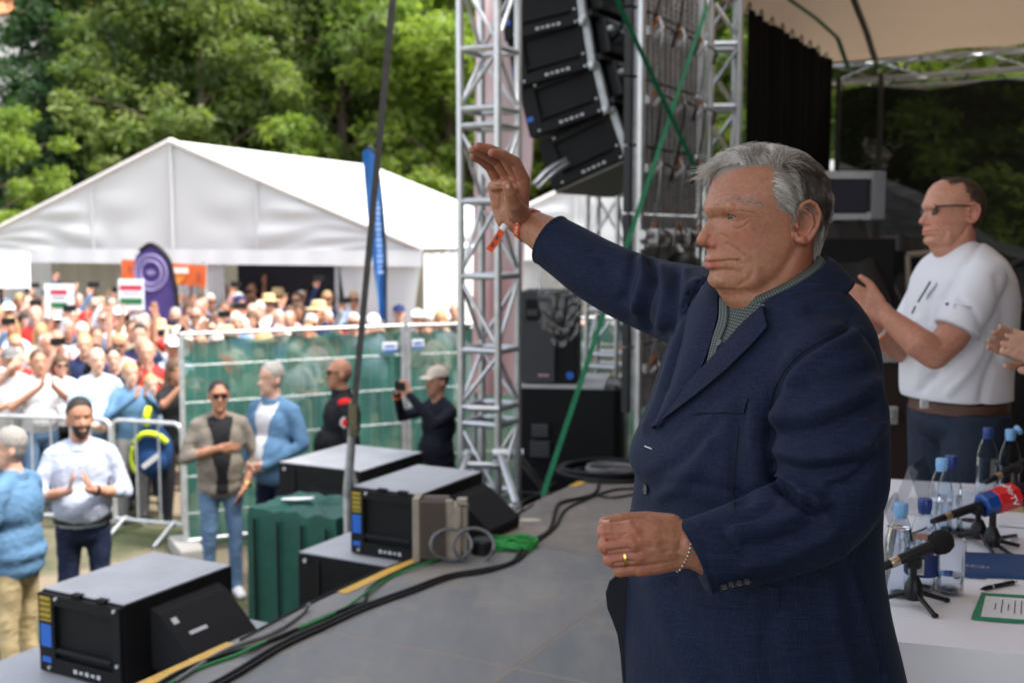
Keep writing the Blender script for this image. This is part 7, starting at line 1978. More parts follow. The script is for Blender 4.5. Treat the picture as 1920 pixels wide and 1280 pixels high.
    at = nd.new('ShaderNodeAttribute'); at.attribute_name = 'tone'; cr = nd.new('ShaderNodeValToRGB'); e = cr.color_ramp.elements
    e[0].color = (.035, .027, .022, 1); e[1].color = (.82, .79, .74, 1); x = cr.color_ramp.elements.new(.45); x.color = (.22, .19, .165, 1)
    l.new(at.outputs['Fac'], cr.inputs[0]); l.new(cr.outputs[0], b.inputs[0]); b.inputs['Roughness'].default_value = .42; b.inputs['Specular IOR Level'].default_value = .45
    link_mesh('hair', me, m, root, smooth=True)
hero()
# ------------------------------------------------------------------ other people
SKINS = [mat('skin a', (.52, .28, .19), .5, sss=.08, var=.08, vscale=20), mat('skin b', (.46, .23, .15), .5, sss=.08, var=.08, vscale=20), mat('skin c', (.58, .34, .25), .5, sss=.08, var=.08, vscale=20), mat('skin d', (.40, .19, .115), .5, sss=.08, var=.08, vscale=20)]
def cloth(key, col, rough=.85): return mat('cloth ' + key, col, rough, spec=.2, var=.07, vscale=9, bump=.35, bscale=16)
def hairm(key, col): return mat('hair ' + key, col, .6, var=.3, vscale=60, bump=.6, bscale=120)
HAIRS = {'dark': hairm('dark', (.018, .013, .010)), 'brown': hairm('brown', (.09, .05, .028)), 'grey': hairm('grey', (.28, .26, .24)), 'white': hairm('white', (.60, .58, .54)), 'blonde': hairm('blonde', (.42, .28, .13))}
def sd_prims(pr, c):
    best = np.full(len(c), 1e9); lab = np.zeros(len(c), int)
    for i, p in enumerate(pr):
        if p[0] == 'c':
            a, b = np.array(p[1]), np.array(p[2]); ab = b - a; t = np.clip(((c - a) @ ab) / max(ab @ ab, 1e-9), 0, 1); d = np.linalg.norm(c - (a + t[:, None] * ab), axis=1) - (p[3] + (p[4] - p[3]) * t)
        else:
            r = np.array(p[2]); q = (c - np.array(p[1])) / r; d = (np.linalg.norm(q, axis=1) - 1) * r.min()
        k = d < best; best[k] = d[k]; lab[k] = p[-1]
    return lab
SK, TOP, LEG, SHO, HAI, INN = 0, 1, 2, 3, 4, 5
def hand_prims(pr, w, d, nrm, side, curl=.15, L=1.0):
    d = Vector(d).normalized(); nrm = Vector(nrm); nrm = (nrm - d * nrm.dot(d)).normalized(); lat = d.cross(nrm).normalized() * side   # lat points to the thumb
    for o in (-.026, -.009, .009, .026): pr.append(('c', w + d * .015 + lat * o * .7, w + d * .085 + lat * o, .014, .012, SK))
    for o, l_ in ((-.031, .058), (-.0105, .072), (.0105, .076), (.031, .068)):
        a = w + d * .088 + lat * o; m_ = a + d * l_ * .5 + nrm * curl * .012; e = a + d * l_ * (1 - curl * .4) + nrm * curl * .05
        pr.append(('c', a, m_, .0098, .0090, SK)); pr.append(('c', m_, e, .0090, .0075, SK))
    t0 = w + d * .025 + lat * .026; t1 = t0 + d * .035 + lat * .025 + nrm * .008; t2 = t1 + d * .030 + lat * .008 + nrm * .006
    pr.append(('c', t0, t1, .014, .0115, SK)); pr.append(('c', t1, t2, .011, .0085, SK))
POSES = {
    'clap': lambda s: (V(.03, s * .27, 1.13), V(.25, s * .065, 1.20), V(.55, -s * .22, .80), V(0, -s, 0)),
    'clap_high': lambda s: (V(.08, s * .28, 1.20), V(.27, s * .06, 1.40), V(.45, -s * .2, .85), V(0, -s, 0)),
    'phone': lambda s: (V(.20, s * .25, 1.32), V(.34, s * .10, 1.54), V(.1, -s * .55, .8), V(-.6, -s * .6, 0)),
    'phone_high': lambda s: (V(.20, -.26, 1.52), V(.28, -.15, 1.78), V(.1, .3, .9), V(.9, 0, 0)) if s < 0 else (V(-.02, .26, 1.13), V(.08, .25, .88), V(.2, 0, -1), V(0, -1, 0)),
    'wave': lambda s: (V(.06, -.32, 1.52), V(.10, -.30, 1.80), V(.1, .0, 1), V(1, 0, 0)) if s < 0 else (V(-.02, .26, 1.13), V(.08, .25, .88), V(.2, 0, -1), V(0, -1, 0)),
    'down': lambda s: (V(-.03, s * .265, 1.12), V(.05, s * .27, .87), V(.15, 0, -1), V(0, -s, 0)),
    'clasp': lambda s: (V(-.01, s * .27, 1.14), V(.20, s * .085, 1.00), V(.6, -s * .7, -.1), V(-.5, -s * .5, .3)),
    'placard': lambda s: (V(.16, s * .27, 1.50), V(.22, s * .20, 1.76), V(.1, 0, 1), V(0, -s, 0)),
}
def figure(pose='clap', sleeve='short', belly=.0, hair='short', female=False, beard=False, voxel=.013, jacket=False, ears=True, smooth=2, extra=None, arms=None, head_yaw=0.0):
    """one continuous body, facing +X, feet at the origin"""
    pr = []
    c = lambda a, b, ra, rb, l: pr.append(('c', Vector(a), Vector(b), ra, rb, l)); e = lambda p, r, l: pr.append(('e', Vector(p), r, l))
    k = .93 if female else 1.0; jw = .018 if jacket else 0
    e((.0, 0, 1.27), (.118 + belly * .3 + jw, .182 * k + jw, .20), TOP); e((.015 + belly * .5, 0, 1.07), (.118 + belly + jw, .165 * k + belly * .5 + jw, .17), TOP); e((.0, 0, .985), (.12 + belly * .6 + jw, .168 * k + belly * .3 + jw, .10), TOP)
    e((-.005, 0, .90), (.118 + belly * .3, .165, .12), LEG)
    if jacket: e((0, 0, .90), (.135 + belly * .4, .182, .10), TOP)
    for s in (-1, 1):
        c((-.01, s * .03, 1.455), (-.008, s * .12 * k, 1.415), .052, .060, TOP); c((0, s * .05, 1.42), (-.005, s * .168 * k, 1.388), .062, .060 + jw * .5, TOP)
        c((0, s * .088, .89), (.02, s * .10, .50), .088, .062, LEG); c((.02, s * .10, .50), (-.02, s * .105, .09), .060, .050, LEG); c((-.03, s * .11, .045), (.12, s * .125, .038), .042, .038, SHO)
        E, W, hd, hn = (arms(s) if arms else POSES[pose](s)); S_ = V(-.005, s * .178 * k, 1.382)
        mid = S_.lerp(E, .62)
        c(S_, E, .056 + jw * .6, .047 + jw * .5, TOP) if sleeve == 'long' else (c(S_, mid, .060, .062, TOP), c(mid, E, .044, .043, SK))
        fa_l = TOP if sleeve == 'long' else SK
        if sleeve == 'rolled': pr.pop(); pr.pop(); c(S_, E, .058, .052, TOP); f_m = E.lerp(W, .3); c(E, f_m, .050, .048, TOP); c(f_m, W, .038, .028, SK)
        else: c(E, W, .044 + (jw * .5 if fa_l else 0), (.036 + jw * .2) if fa_l else .028, fa_l)
        hand_prims(pr, W, hd, hn, s)
    c((-.005, 0, 1.44), (.012, 0, 1.55), .060 if not female else .05, .053 if not female else .045, SK)
    n0 = len(pr)
    e((-.004, 0, 1.668), (.094, .076, .102), 10); e((.036, 0, 1.598), (.058, .054, .074), 10); e((.02, 0, 1.63), (.07, .064, .07), 10)
    c((.090, 0, 1.655), (.106, 0, 1.622), .009, .0135, 10); c((.078, .028, 1.685), (.078, -.028, 1.685), .016, .016, 10); e((.085, 0, 1.585), (.014, .022, .012), 10); e((.078, 0, 1.548), (.02, .022, .016), 10)
    if ears:
        for s in (-1, 1): e((-.008, s * .078, 1.64), (.018, .010, .030), 10)
    if hair in ('short', 'recede'): e((-.014, 0, 1.685), (.094, .0815, .097), 10)
    if hair == 'full': e((-.008, 0, 1.70), (.102, .085, .096), 10)
    if hair == 'long':
        e((-.012, 0, 1.695), (.100, .088, .098), HAI)
        for s in (-1, 1): c((-.02, s * .072, 1.66), (-.03, s * .085, 1.46), .036, .030, HAI)
        c((-.065, 0, 1.64), (-.075, 0, 1.45), .055, .05, HAI)
    if extra: extra(pr)
    HS = V(.012, 0, -.030)            # head set forward and low on the neck
    for i in range(n0, len(pr)):
        p = pr[i]; pr[i] = ('c', p[1] + HS, p[2] + HS, *p[3:]) if p[0] == 'c' else ('e', p[1] + HS, p[2], p[-1])
    if head_yaw:
        rt = Matrix.Rotation(head_yaw, 3, 'Z')
        # only round prims are turned about the neck; ellipsoids are near enough to round
        for i in range(n0, len(pr)):
            p = pr[i]
            pr[i] = ('c', rt @ p[1], rt @ p[2], *p[3:]) if p[0] == 'c' else ('e', rt @ p[1], p[2], p[-1])
    mb = MB()
    for p in pr:
        if p[0] == 'c': mb.rcone(p[1], p[2], p[3], p[4], n=12)
        else: mb.ell(p[1], p[2], n=18, m=12)
    me = remesh(mb, voxel, smooth, .5)
    lb0 = sd_prims(pr, verts_of(me)); lap_smooth(me, ((lb0 == TOP) | (lb0 == LEG)).astype(float), 14 if voxel < .011 else 5)
    if voxel < .01:
        v = verts_of(me); h = v @ np.array(Matrix.Rotation(head_yaw, 3, 'Z')) - np.array([.012, 0, -.030]); ay = np.abs(h[:, 1])
        g = np.exp(-(((ay - .030) / .015) ** 2 + ((h[:, 2] - 1.662) / .011) ** 2)) * (h[:, 0] > .03); nrm = normals_of(me); v -= nrm * (g * .010)[:, None]
        g = np.exp(-((h[:, 2] - 1.590) / .0035) ** 2) * (h[:, 0] > .05) * (ay < .025); v -= nrm * (g * .005)[:, None]
        nz = np.array([noise.noise(Vector(q) * 11) for q in v]); tor = (v[:, 2] < 1.40) & (v[:, 2] > .12); n2 = np.array([noise.noise(Vector((q[0] * 22 + q[2] * 14, q[1] * 22 - q[2] * 9, q[2] * 16))) for q in v]); v += nrm * ((nz * .008 + np.abs(n2) * .007 - .002) * tor)[:, None]
        set_verts(me, v)
    cc = centers_of(me); lab = sd_prims(pr, cc)
    hc = (cc @ np.array(Matrix.Rotation(head_yaw, 3, 'Z')) if head_yaw else cc) - np.array([.012, 0, -.030])
    hd_ = lab == 10; x, y, z = hc.T
    if hair == 'bald': hm = hd_ & (x < -.02) & (z > 1.58) & (z < 1.68)
    elif hair == 'recede': hm = hd_ & (((z > 1.72 - (.02 - x) * 1.6) & (x < .02)) ) & (z > 1.56) & ~((z > 1.745) & (x > -.03))
    else: hm = hd_ & (z > 1.742 - np.clip(.075 - x, -.02, 1) * 1.35 * (np.abs(y) > .03) - np.clip(.03 - x, 0, 1) * 1.5 * (np.abs(y) <= .03)) & (z > 1.56) & ~((np.abs(y) > .074) & (z < 1.675) & (x > -.03))
    if beard: hm |= hd_ & (z < 1.612) & (x > .0) & ~((np.abs(y) < .022) & (z > 1.578) & (z < 1.598)) & (z > 1.515) & (z - 1.612 < -(.085 - x) * .0)
    lab = np.where(hd_, np.where(hm, HAI, SK), lab)
    me.polygons.foreach_set('material_index', lab.astype(np.int32)); me.polygons.foreach_set('use_smooth', [True] * len(me.polygons)); me.update()
    return me
def stand(name, label, me, mats, loc, rotz, group=None, sc=1.0):
    if not me.materials:
        for m in mats: me.materials.append(m)
    o = bpy.data.objects.new(name, me); COL.objects.link(o); o.location = loc; o.rotation_euler = (0, 0, rotz); o.scale = (sc, sc, sc)
    for i, m in enumerate(mats): o.material_slots[i].link = 'OBJECT'; o.material_slots[i].material = m
    return tag(o, label, 'person', group)
def child(o, name, me, m):
    c = bpy.data.objects.new(name, me); COL.objects.link(c); c.parent = o
    if name in ('cap', 'straw_hat', 'sunglasses'): c.location = (.012, 0, -.030)
    if not me.materials: me.materials.append(m)
    c.material_slots[0].link = 'OBJECT'; c.material_slots[0].material = m
    return c
# shared pieces in body coordinates
def cap_mesh():
    mb = MB().ell((-.008, 0, 1.702), (.104, .090, .086), n=18, m=10)
    keep = [i for i, f in enumerate(mb.f) if np.mean([mb.v[k][2] for k in f]) > 1.692]; mb.f = [mb.f[i] for i in keep]; mb.m = [0] * len(keep)
    br = []
    for i in range(9):
        a = -1.1 + 2.2 * i / 8; br += [V(.075 + .01 * math.cos(a), .083 * math.sin(a), 1.704), V(.085 + .085 * math.cos(a), .083 * math.sin(a), 1.692 - .01 * math.sin(a) ** 2)]
    mb.add(br, [(i * 2, i * 2 + 1, i * 2 + 3, i * 2 + 2) for i in range(8)]); mb.ell((-.008, 0, 1.788), (.008, .008, .005)); return mb.mesh('cap')
def hat_mesh():
    return MB().lathe([(.175, 1.690), (.172, 1.697), (.11, 1.705), (.094, 1.712), (.096, 1.76), (.082, 1.795), (.04, 1.80), (.001, 1.798)], V(-.005, 0, 0), ZD, 24).mesh('hat')
def glasses_mesh():
    mb = MB()
    for s in (-1, 1): mb.cbox(V(.098, s * .031, 1.660), (.012, .046, .034), None, .004); mb.box(V(.05, s * .073, 1.668), (.10, .004, .007))
    mb.box(V(.103, 0, 1.668), (.006, .02, .006)); return mb.mesh('sunglasses')
CAP, HAT, GLS = cap_mesh(), hat_mesh(), glasses_mesh()
m_gls = mat('dark lens', (.012, .010, .012), .12, spec=.6)
def phone(label, p, d):
    d = Vector((d[0], d[1], 0)).normalized(); s_ = V(-d.y, d.x, 0)
    t = thing('smartphone', label, 'phone', p); MB().cbox(p, (.15, .009, .075), (s_, d, ZD), .003).build('phone_case', m_blackm, t); MB().box(p - d * .0052, (.14, .0008, .066), (s_, d, ZD)).build('phone_screen', mat('phone glass', (.02, .03, .05), .08), t)
    return t
LOOK = S(2.6, -.6)
def rz_to(p, q=LOOK): return math.atan2(q.y - p.y, q.x - p.x)

def crowd():
    r = random.Random(20); var = {}
    def get(key):
        if key not in var:
            pose, sl, hr, fem, be = key; var[key] = figure(pose, sl, belly=be, hair=hr, female=fem, voxel=.0135)
        return var[key]
    keys = [('clap', 'short', 'short', False, .03), ('clap_high', 'long', 'full', False, .0), ('clap', 'short', 'long', True, .0), ('phone', 'short', 'short', False, .02), ('phone_high', 'short', 'long', True, .0), ('clap_high', 'short', 'recede', False, .05), ('wave', 'short', 'full', False, .02), ('down', 'short', 'bald', False, .05), ('phone_high', 'long', 'short', False, .0), ('clap', 'long', 'full', True, .0), ('clap_high', 'short', 'bald', False, .02)]
    wts = [6, 5, 6, 4, 4, 2, 1.5, 1.5, 4, 4, 1.5]
    tops = [('white', (.60, .60, .63)), ('white', (.58, .58, .60)), ('pale blue', (.45, .56, .72)), ('black', (.02, .02, .022)), ('navy', (.02, .03, .08)), ('grey', (.30, .30, .31)), ('cream', (.62, .56, .46)), ('red', (.5, .035, .03)), ('blue', (.06, .14, .38)), ('orange', (.72, .15, .03)), ('pink', (.62, .34, .34)), ('khaki', (.24, .21, .13)), ('light grey', (.5, .5, .52)), ('denim blue', (.12, .20, .33))]
    topw = [3, 2.5, 4, 5, 5, 4, 4, 3, 4, 2, 3, 3, 3, 4]
    legs = [cloth('jeans', (.03, .05, .10)), cloth('black trousers', (.02, .02, .022)), cloth('beige trousers', (.34, .28, .19))]; shoe = cloth('shoes', (.03, .03, .03))
    hatm = [('straw', cloth('straw', (.60, .45, .24))), ('white', cloth('white cap', (.75, .75, .76))), ('navy', cloth('navy cap', (.02, .03, .09))), ('dark', cloth('dark cap', (.03, .03, .035))), ('red', cloth('red cap', (.5, .03, .03)))]
    ORD = ['first', 'second', 'third', 'fourth', 'fifth', 'sixth', 'seventh', 'eighth', 'ninth', 'tenth', 'eleventh', 'twelfth', 'thirteenth', 'fourteenth', 'fifteenth', 'sixteenth', 'seventeenth', 'eighteenth', 'nineteenth', 'twentieth', 'twenty-first', 'twenty-second', 'twenty-third']
    ACT = {'clap': 'clapping', 'clap_high': 'clapping high', 'phone': 'raising a phone', 'phone_high': 'lifting a phone', 'wave': 'waving', 'down': 'standing still', 'placard': 'holding a placard'}
    D = 11.75; row = 0; total = 0
    while D < 18.9 and total < 285:
        x_lo, x_hi = -40, 335 if D < 12.2 else (640 if D > 17 else 690 if D > 14 else 600)
        sp = .45 * FPX / D; x = x_lo + sp * (.5 if row % 2 else 0); k = 0
        while x < x_hi and total < 285:
            d = D + r.uniform(-.2, .2); xx = x + r.uniform(-.2, .2) * sp
            if xx > 640 and r.random() < .45: x += sp; continue
            q = P(xx, 600, d); loc = V(q.x, q.y, gz(q.y)); key = r.choices(keys, wts)[0]
            if row == 6 and False: pass
            tn, tc_ = r.choices(tops, topw)[0]; sc = r.uniform(.94, 1.04) * (.95 if key[3] else 1.0)
            hk = r.choices(['dark', 'brown', 'grey', 'white', 'blonde'], [2, 3, 3.5, 2, 2] if key[2] != 'long' else [2, 3, 1, 1, 4])[0]
            acc = ''
            hat = r.random() < .27 and key[2] != 'full'
            lab_h = {'bald': 'bald', 'recede': 'balding', 'long': hk + '-haired', 'short': hk + '-haired', 'full': hk + '-haired'}[key[2]]
            hn_ = None
            if hat: hn_, hm_ = r.choices(hatm, [3, 3, 1.5, 2, .7])[0]; lab_h = hn_ + ('-hatted' if hn_ == 'straw' else '-capped')
            label = '%s person in %s top %s, %s from left, crowd row %s' % (lab_h, tn, ACT[key[0]], ORD[min(k, 22)], ORD[min(row, 22)])
            o = stand('person', label, get(key), [r.choice(SKINS), cloth(tn, tc_), r.choice(legs), shoe, HAIRS[hk]], loc, rz_to(loc) + r.uniform(-.3, .3), 'crowd watching the stage', sc)
            if hat: child(o, 'straw_hat' if hn_ == 'straw' else 'cap', HAT if hn_ == 'straw' else CAP, hm_)
            if r.random() < .30: child(o, 'sunglasses', GLS, m_gls)
            if key[0] in ('phone', 'phone_high') and r.random() < .55:
                M_ = basis(o); p = M_ @ (V(.38, 0, 1.62) if key[0] == 'phone' else V(.31, -.10, 1.93)); fd_ = (LOOK - loc).normalized()
                phone('smartphone raised by the %s person from left, crowd row %s' % (ORD[min(k, 22)], ORD[min(row, 22)]), p, fd_)
            total += 1; k += 1; x += sp
        D += .43 + .010 * D; row += 1
    # a few people right of the stay strap and in the marquee mouth
    for x, d, key, tn, tc_, hat, lb in ((748, 17.5, keys[0], 'olive', (.08, .09, .05), 2, 'person in olive top and navy cap right of the blue flag'), (782, 16.8, keys[1], 'white', (.74, .74, .76), 1, 'person in white cap shading the eyes above the fence'), (826, 16.6, keys[2], 'white', (.74, .74, .76), None, 'brown-haired person in white top near the left tower'), (852, 18.0, keys[7], 'black', (.02, .02, .022), None, 'bald person in black top at the left tower'),
                                     (700, 16.0, keys[3], 'pale blue', (.45, .56, .72), 1, 'person in pale blue holding a phone below the blue flag'), (800, 15.4, keys[2], 'cream', (.62, .56, .46), None, 'blonde person low behind the fence by the white cap'),
                                     (1090, 15.5, keys[0], 'white', (.74, .74, .76), None, 'person in white seen through the far tower'), (1150, 15.0, keys[2], 'orange', (.72, .15, .03), None, 'person in orange glimpsed behind the far tower')):
        d = d * .82 + 1.2; q = P(x, 600, d); loc = V(q.x, q.y, gz(q.y))
        o = stand('person', lb, get(key), [r.choice(SKINS), cloth(tn, tc_), legs[0], shoe, HAIRS[r.choice(['brown', 'grey', 'blonde'])]], loc, rz_to(loc), 'crowd watching the stage', .99)
        if hat is not None: child(o, 'cap', CAP, hatm[hat][1])
    # two placards in red, white and green
    mw, mr_, mg = mat('placard white', (.80, .82, .86), .6), mat('placard red', (.55, .03, .07), .6), mat('placard green', (.03, .17, .06), .6)
    for x, y, w, h, d, lb, wide in ((111, 560, 60, 56, 13.6, 'tricolour placard held up at the left of the crowd', .56), (246, 552, 52, 58, 13.9, 'tricolour placard held beside the purple flag', .86)):
        c = P(x, y, d); W_ = w * d / FPX; H_ = h * d / FPX; t = thing('placard', lb, 'placard', c)
        X = V(.985, -.17, 0); ax = (X, V(.17, .985, 0), ZD); bk = -ax[1]
        MB().cbox(c, (W_, .008, H_), ax, .002).build('board', mw, t)
        MB().box(c + bk * .006 + ZD * H_ * .22, (W_ * wide, .003, H_ * .16), ax).build('red_stripe', mr_, t); MB().box(c + bk * .006 - ZD * H_ * .22, (W_ * wide, .003, H_ * .20), ax).build('green_stripe', mg, t)
        mb = MB()
        for i in range(8): mb.box(c + bk * .006 + X * (W_ * wide * (-.36 + .1 * i)) + ZD * H_ * .03, (W_ * .045, .003, H_ * .09), ax)
        mb.build('print_marks', mat('placard grey print', (.4, .38, .40), .7), t)
        q = V(c.x, c.y + .12, gz(c.y))
        stand('person', 'person holding up the %s placard with both arms' % ('left' if x < 200 else 'right'), figure('placard', 'short', hair='short', voxel=.0135) if 'plc' not in var else var['plc'], [SKINS[1], cloth('navy', (.02, .03, .08)), legs[0], shoe, HAIRS['grey']], q + V(0, .1, 0), rz_to(q), 'crowd watching the stage', (c.z - H_ * .4 - gz(c.y)) / 1.86)
crowd()

def mid_people():
    jeans = cloth('faded jeans', (.10, .17, .28)); navy = cloth('navy chinos', (.015, .022, .05)); shoe = cloth('dark shoes', (.03, .03, .03)); denim = cloth('denim jacket', (.10, .20, .33)); khaki = cloth('khaki chinos', (.46, .36, .20)); wht = cloth('white tee', (.56, .56, .58)); blk = cloth('black shirt', (.016, .016, .018))
    def at(px, D): q = P(px, 700, D); return V(q.x, q.y, GZ)
    VX = .0085
    # bearded man
    l = at(146, 7.45); o = stand('person', 'bearded dark-haired man in pale blue shirt clapping beside the barrier', figure('clap', 'rolled', .045, 'full', beard=True, voxel=VX, head_yaw=.25), [SKINS[1], cloth('pale blue shirt', (.44, .49, .60)), navy, shoe, HAIRS['dark']], l, R(-72), 'people standing in front of the fence', 1.03)
    mb = MB().lathe([(.142, 0), (.150, .002), (.150, .036), (.142, .038)], V(.012, 0, .955), ZD, 30); mb.v = [(x, y * 1.22, z) for x, y, z in mb.v]; child(o, 'belt', mb.mesh('belt'), m_rubber)
    child(o, 'collar', MB().lathe([(.062, 1.462), (.070, 1.47), (.080, 1.445), (.088, 1.425), (.080, 1.424)], V(.006, 0, 0), ZD, 24).mesh('collar'), cloth('pale blue shirt', (0, 0, 0)))
    mb = MB()
    for i in range(6): mb.cyl(V(.165, 0, 1.40 - i * .07), V(.172, 0, 1.40 - i * .07), .006, n=8)
    child(o, 'shirt_buttons', mb.mesh('buttons'), mat('shirt button', (0, 0, 0)))
    E, W_, hd, hn = POSES['clap'](1); ax = (W_ - E).normalized(); child(o, 'watch', MB().lathe([(.030, -.012), (.034, -.01), (.034, .01), (.030, .012)], E.lerp(W_, .86), ax, 18).mesh('watch'), m_rubber)
    # left edge man
    l = at(18, 6.75); o = stand('person', 'white-haired man in denim jacket and khaki trousers at left edge', figure('clap', 'long', .06, 'full', voxel=VX, jacket=True, head_yaw=.5), [SKINS[2], denim, khaki, shoe, HAIRS['grey']], l, R(172), 'people standing in front of the fence', .985)
    mb = MB().tube([V(.03, s_ * .07, 1.475) if i else V(.06, s_ * .05, 1.44) for i, s_ in enumerate((1, 1))], .02, n=8, smooth=False); child(o, 'jacket_collar', MB().lathe([(.075, 1.43), (.088, 1.44), (.082, 1.475), (.070, 1.478)], V(0, 0, 0), ZD, 20).mesh('collar'), denim)
    # grey jacket, sunglasses
    def arms_c(s): return (V(.02, -.28, 1.14), V(.20, -.02, 1.24), V(.2, .9, .15), V(-1, 0, 0)) if s < 0 else (V(.0, .28, 1.12), V(.16, .16, .90), V(.5, -.5, -.6), V(0, -1, 0))
    l = at(409, 8.85); me = figure('clasp', 'rolled', .0, 'short', voxel=VX, jacket=True, arms=arms_c); cc = centers_of(me); mi = np.zeros(len(cc), np.int32); me.polygons.foreach_get('material_index', mi); mi[(mi == TOP) & (np.abs(cc[:, 1]) < .040 + .045 * (cc[:, 2] - .9) / .5 + .01 * np.sin(cc[:, 2] * 23)) & (cc[:, 0] > .04) & (cc[:, 2] > .86)] = INN; me.polygons.foreach_set('material_index', mi)
    o = stand('person', 'man in open taupe shirt jacket and sunglasses, hand on chest', me, [SKINS[3], cloth('taupe jacket', (.20, .175, .145)), jeans, wht, HAIRS['dark'], blk], l, R(-70), 'people standing in front of the fence', 1.0); child(o, 'sunglasses', GLS, m_gls)
    child(o, 'watch', MB().lathe([(.034, -.012), (.038, -.01), (.038, .01), (.034, .012)], V(.135, .185, .925), (V(.16, .16, .90) - V(0, .28, 1.12)), 18).mesh('watch'), mat('gold', (0, 0, 0)))
    # denim jacket
    l = at(512, 9.1); me = figure('clasp', 'long', .05, 'full', voxel=VX, jacket=True, head_yaw=-.35); cc = centers_of(me); mi = np.zeros(len(cc), np.int32); me.polygons.foreach_get('material_index', mi); mi[(mi == TOP) & (np.abs(cc[:, 1]) < .030 + .05 * (cc[:, 2] - .9) / .5 + .01 * np.sin(cc[:, 2] * 19)) & (cc[:, 0] > .04) & (cc[:, 2] > .93)] = INN; me.polygons.foreach_set('material_index', mi)
    o = stand('person', 'grey-haired man in open denim jacket over white tee by the fence', me, [SKINS[2], denim, navy, shoe, HAIRS['grey'], wht], l, R(-118), 'people standing in front of the fence', 1.06)
    child(o, 'jacket_collar', MB().lathe([(.075, 1.43), (.090, 1.44), (.084, 1.475), (.070, 1.478)], V(0, 0, 0), ZD, 20).mesh('collar'), denim)
    # guard
    l = at(640, 9.35); o = stand('person', 'bald guard in black jacket with red shoulder patches and sunglasses', figure('down', 'long', .05, 'bald', voxel=VX, jacket=True), [SKINS[3], blk, blk, shoe, mat('stubble', (.24, .13, .09), .8), blk], l, R(197), 'people standing in front of the fence', 1.07); child(o, 'sunglasses', GLS, m_gls)
    mred = cloth('red patch', (.60, .02, .02)); mb = MB()
    for s in (-1, 1): mb.ell((.0, s * .178, 1.415), (.06, .050, .040)); 
    child(o, 'shoulder_patches', mb.mesh('patches'), mred); child(o, 'arm_badge', MB().lathe([(.045, 0), (.045, .006), (.03, .008), (.001, .008)], V(.01, .258, 1.28), V(.1, 1, .15), 16).mesh('badge'), cloth('badge white', (.5, .45, .48)))
    child(o, 'badge_mark', MB().lathe([(.030, .0085), (.030, .010), (.001, .010)], V(.01, .258, 1.28), V(.1, 1, .15), 10).mesh('mark'), mred)
    child(o, 'collar', MB().lathe([(.078, 1.43), (.084, 1.44), (.078, 1.50), (.068, 1.505)], V(0, 0, 0), ZD, 20).mesh('collar'), blk)
    # phone man in cap
    l = at(822, 9.45); o = stand('person', 'man in black top and beige cap filming with a phone', figure('phone', 'long', .02, 'short', voxel=VX), [SKINS[1], cloth('dark navy top', (.014, .015, .024)), blk, shoe, HAIRS['dark']], l, R(218), 'people standing in front of the fence', 1.02); child(o, 'cap', CAP, cloth('beige cap', (.56, .47, .38)))
    M_ = basis(o); phone('black phone held by the man in the beige cap', M_ @ V(.375, 0, 1.615), V(math.cos(R(218)), math.sin(R(218)), 0))
    E, W_, _, _ = POSES['phone'](-1); child(o, 'wristband', MB().lathe([(.036, -.008), (.038, -.007), (.038, .007), (.036, .008)], E.lerp(W_, .9), W_ - E, 16).mesh('band'), cloth('orange', (.72, .15, .03)))
    # front row behind the barrier
    grp = 'front row behind the barrier'
    for px, D, kw, mats, lb, rz, sc, acc in (
        (72, 11.25, dict(pose='clap_high', sleeve='short', belly=.03, hair='short'), [SKINS[1], wht, jeans, shoe, HAIRS['brown']], 'man in white tee clapping over the barrier, left of the bearded man', -52, 1.0, None),
        (182, 11.2, dict(pose='clasp', sleeve='short', belly=.05, hair='recede'), [SKINS[2], cloth('light blue polo', (.46, .60, .75)), jeans, shoe, HAIRS['grey']], 'balding man in light blue polo leaning on the barrier', -55, 1.01, None),
        (243, 11.15, dict(pose='clap_high', sleeve='long', hair='full', female=True), [SKINS[2], denim, cloth('grey jeans', (.25, .24, .24)), shoe, HAIRS['blonde']], 'short-haired blonde woman in denim clapping before her chin', -50, .93, None),
        (281, 11.35, dict(pose='down', sleeve='long', hair='full'), [SKINS[2], cloth('pale denim', (.32, .42, .55)), navy, shoe, HAIRS['blonde']], 'blond child in pale denim next to the blonde woman', -50, .84, None),
        (270, 12.0, dict(pose='down', sleeve='short', belly=.04, hair='recede'), [SKINS[1], blk, navy, shoe, HAIRS['grey']], 'man in black top and sunglasses behind the blond child', -52, 1.03, GLS),
        (326, 11.1, dict(pose='phone', sleeve='short', hair='long', female=True), [SKINS[3], blk, blk, shoe, HAIRS['brown']], 'woman in black lifting a phone at the fence corner', -40, .95, None),
        (20, 11.4, dict(pose='clap', sleeve='short', belly=.03, hair='short'), [SKINS[1], cloth('pale tee', (.6, .6, .62)), jeans, shoe, HAIRS['grey']], 'man in pale tee and grey cap at the far left barrier end', -50, 1.0, CAP)):
        l = at(px, D); kw = dict(kw); kw['voxel'] = .0105; o = stand('person', lb, figure(**kw), mats, l, R(rz), grp, sc)
        if acc is GLS: child(o, 'sunglasses', GLS, m_gls)
        if acc is CAP: child(o, 'cap', CAP, cloth('grey cap', (.16, .16, .16)))
        if kw['pose'] == 'phone': M_ = basis(o); phone('phone held by the woman in black at the fence corner', M_ @ V(.37, 0, 1.63), V(math.cos(R(rz)), math.sin(R(rz)), 0))
    # backpack
    c = P(288, 845, 10.95); t = thing('backpack', 'navy and lime yellow backpack hanging behind the barrier', 'bag', c)
    mn = cloth('navy pack', (.012, .04, .12)); my = cloth('lime trim', (.55, .68, .03)); mb = MB(); mb.ell(c, (.19, .12, .27), n=20, m=14); mb.ell(c + V(0, -.07, -.09), (.15, .09, .14), n=18)
    o = remesh(mb, .012, 3); link_mesh('pack_body', o, mn, t, smooth=True)
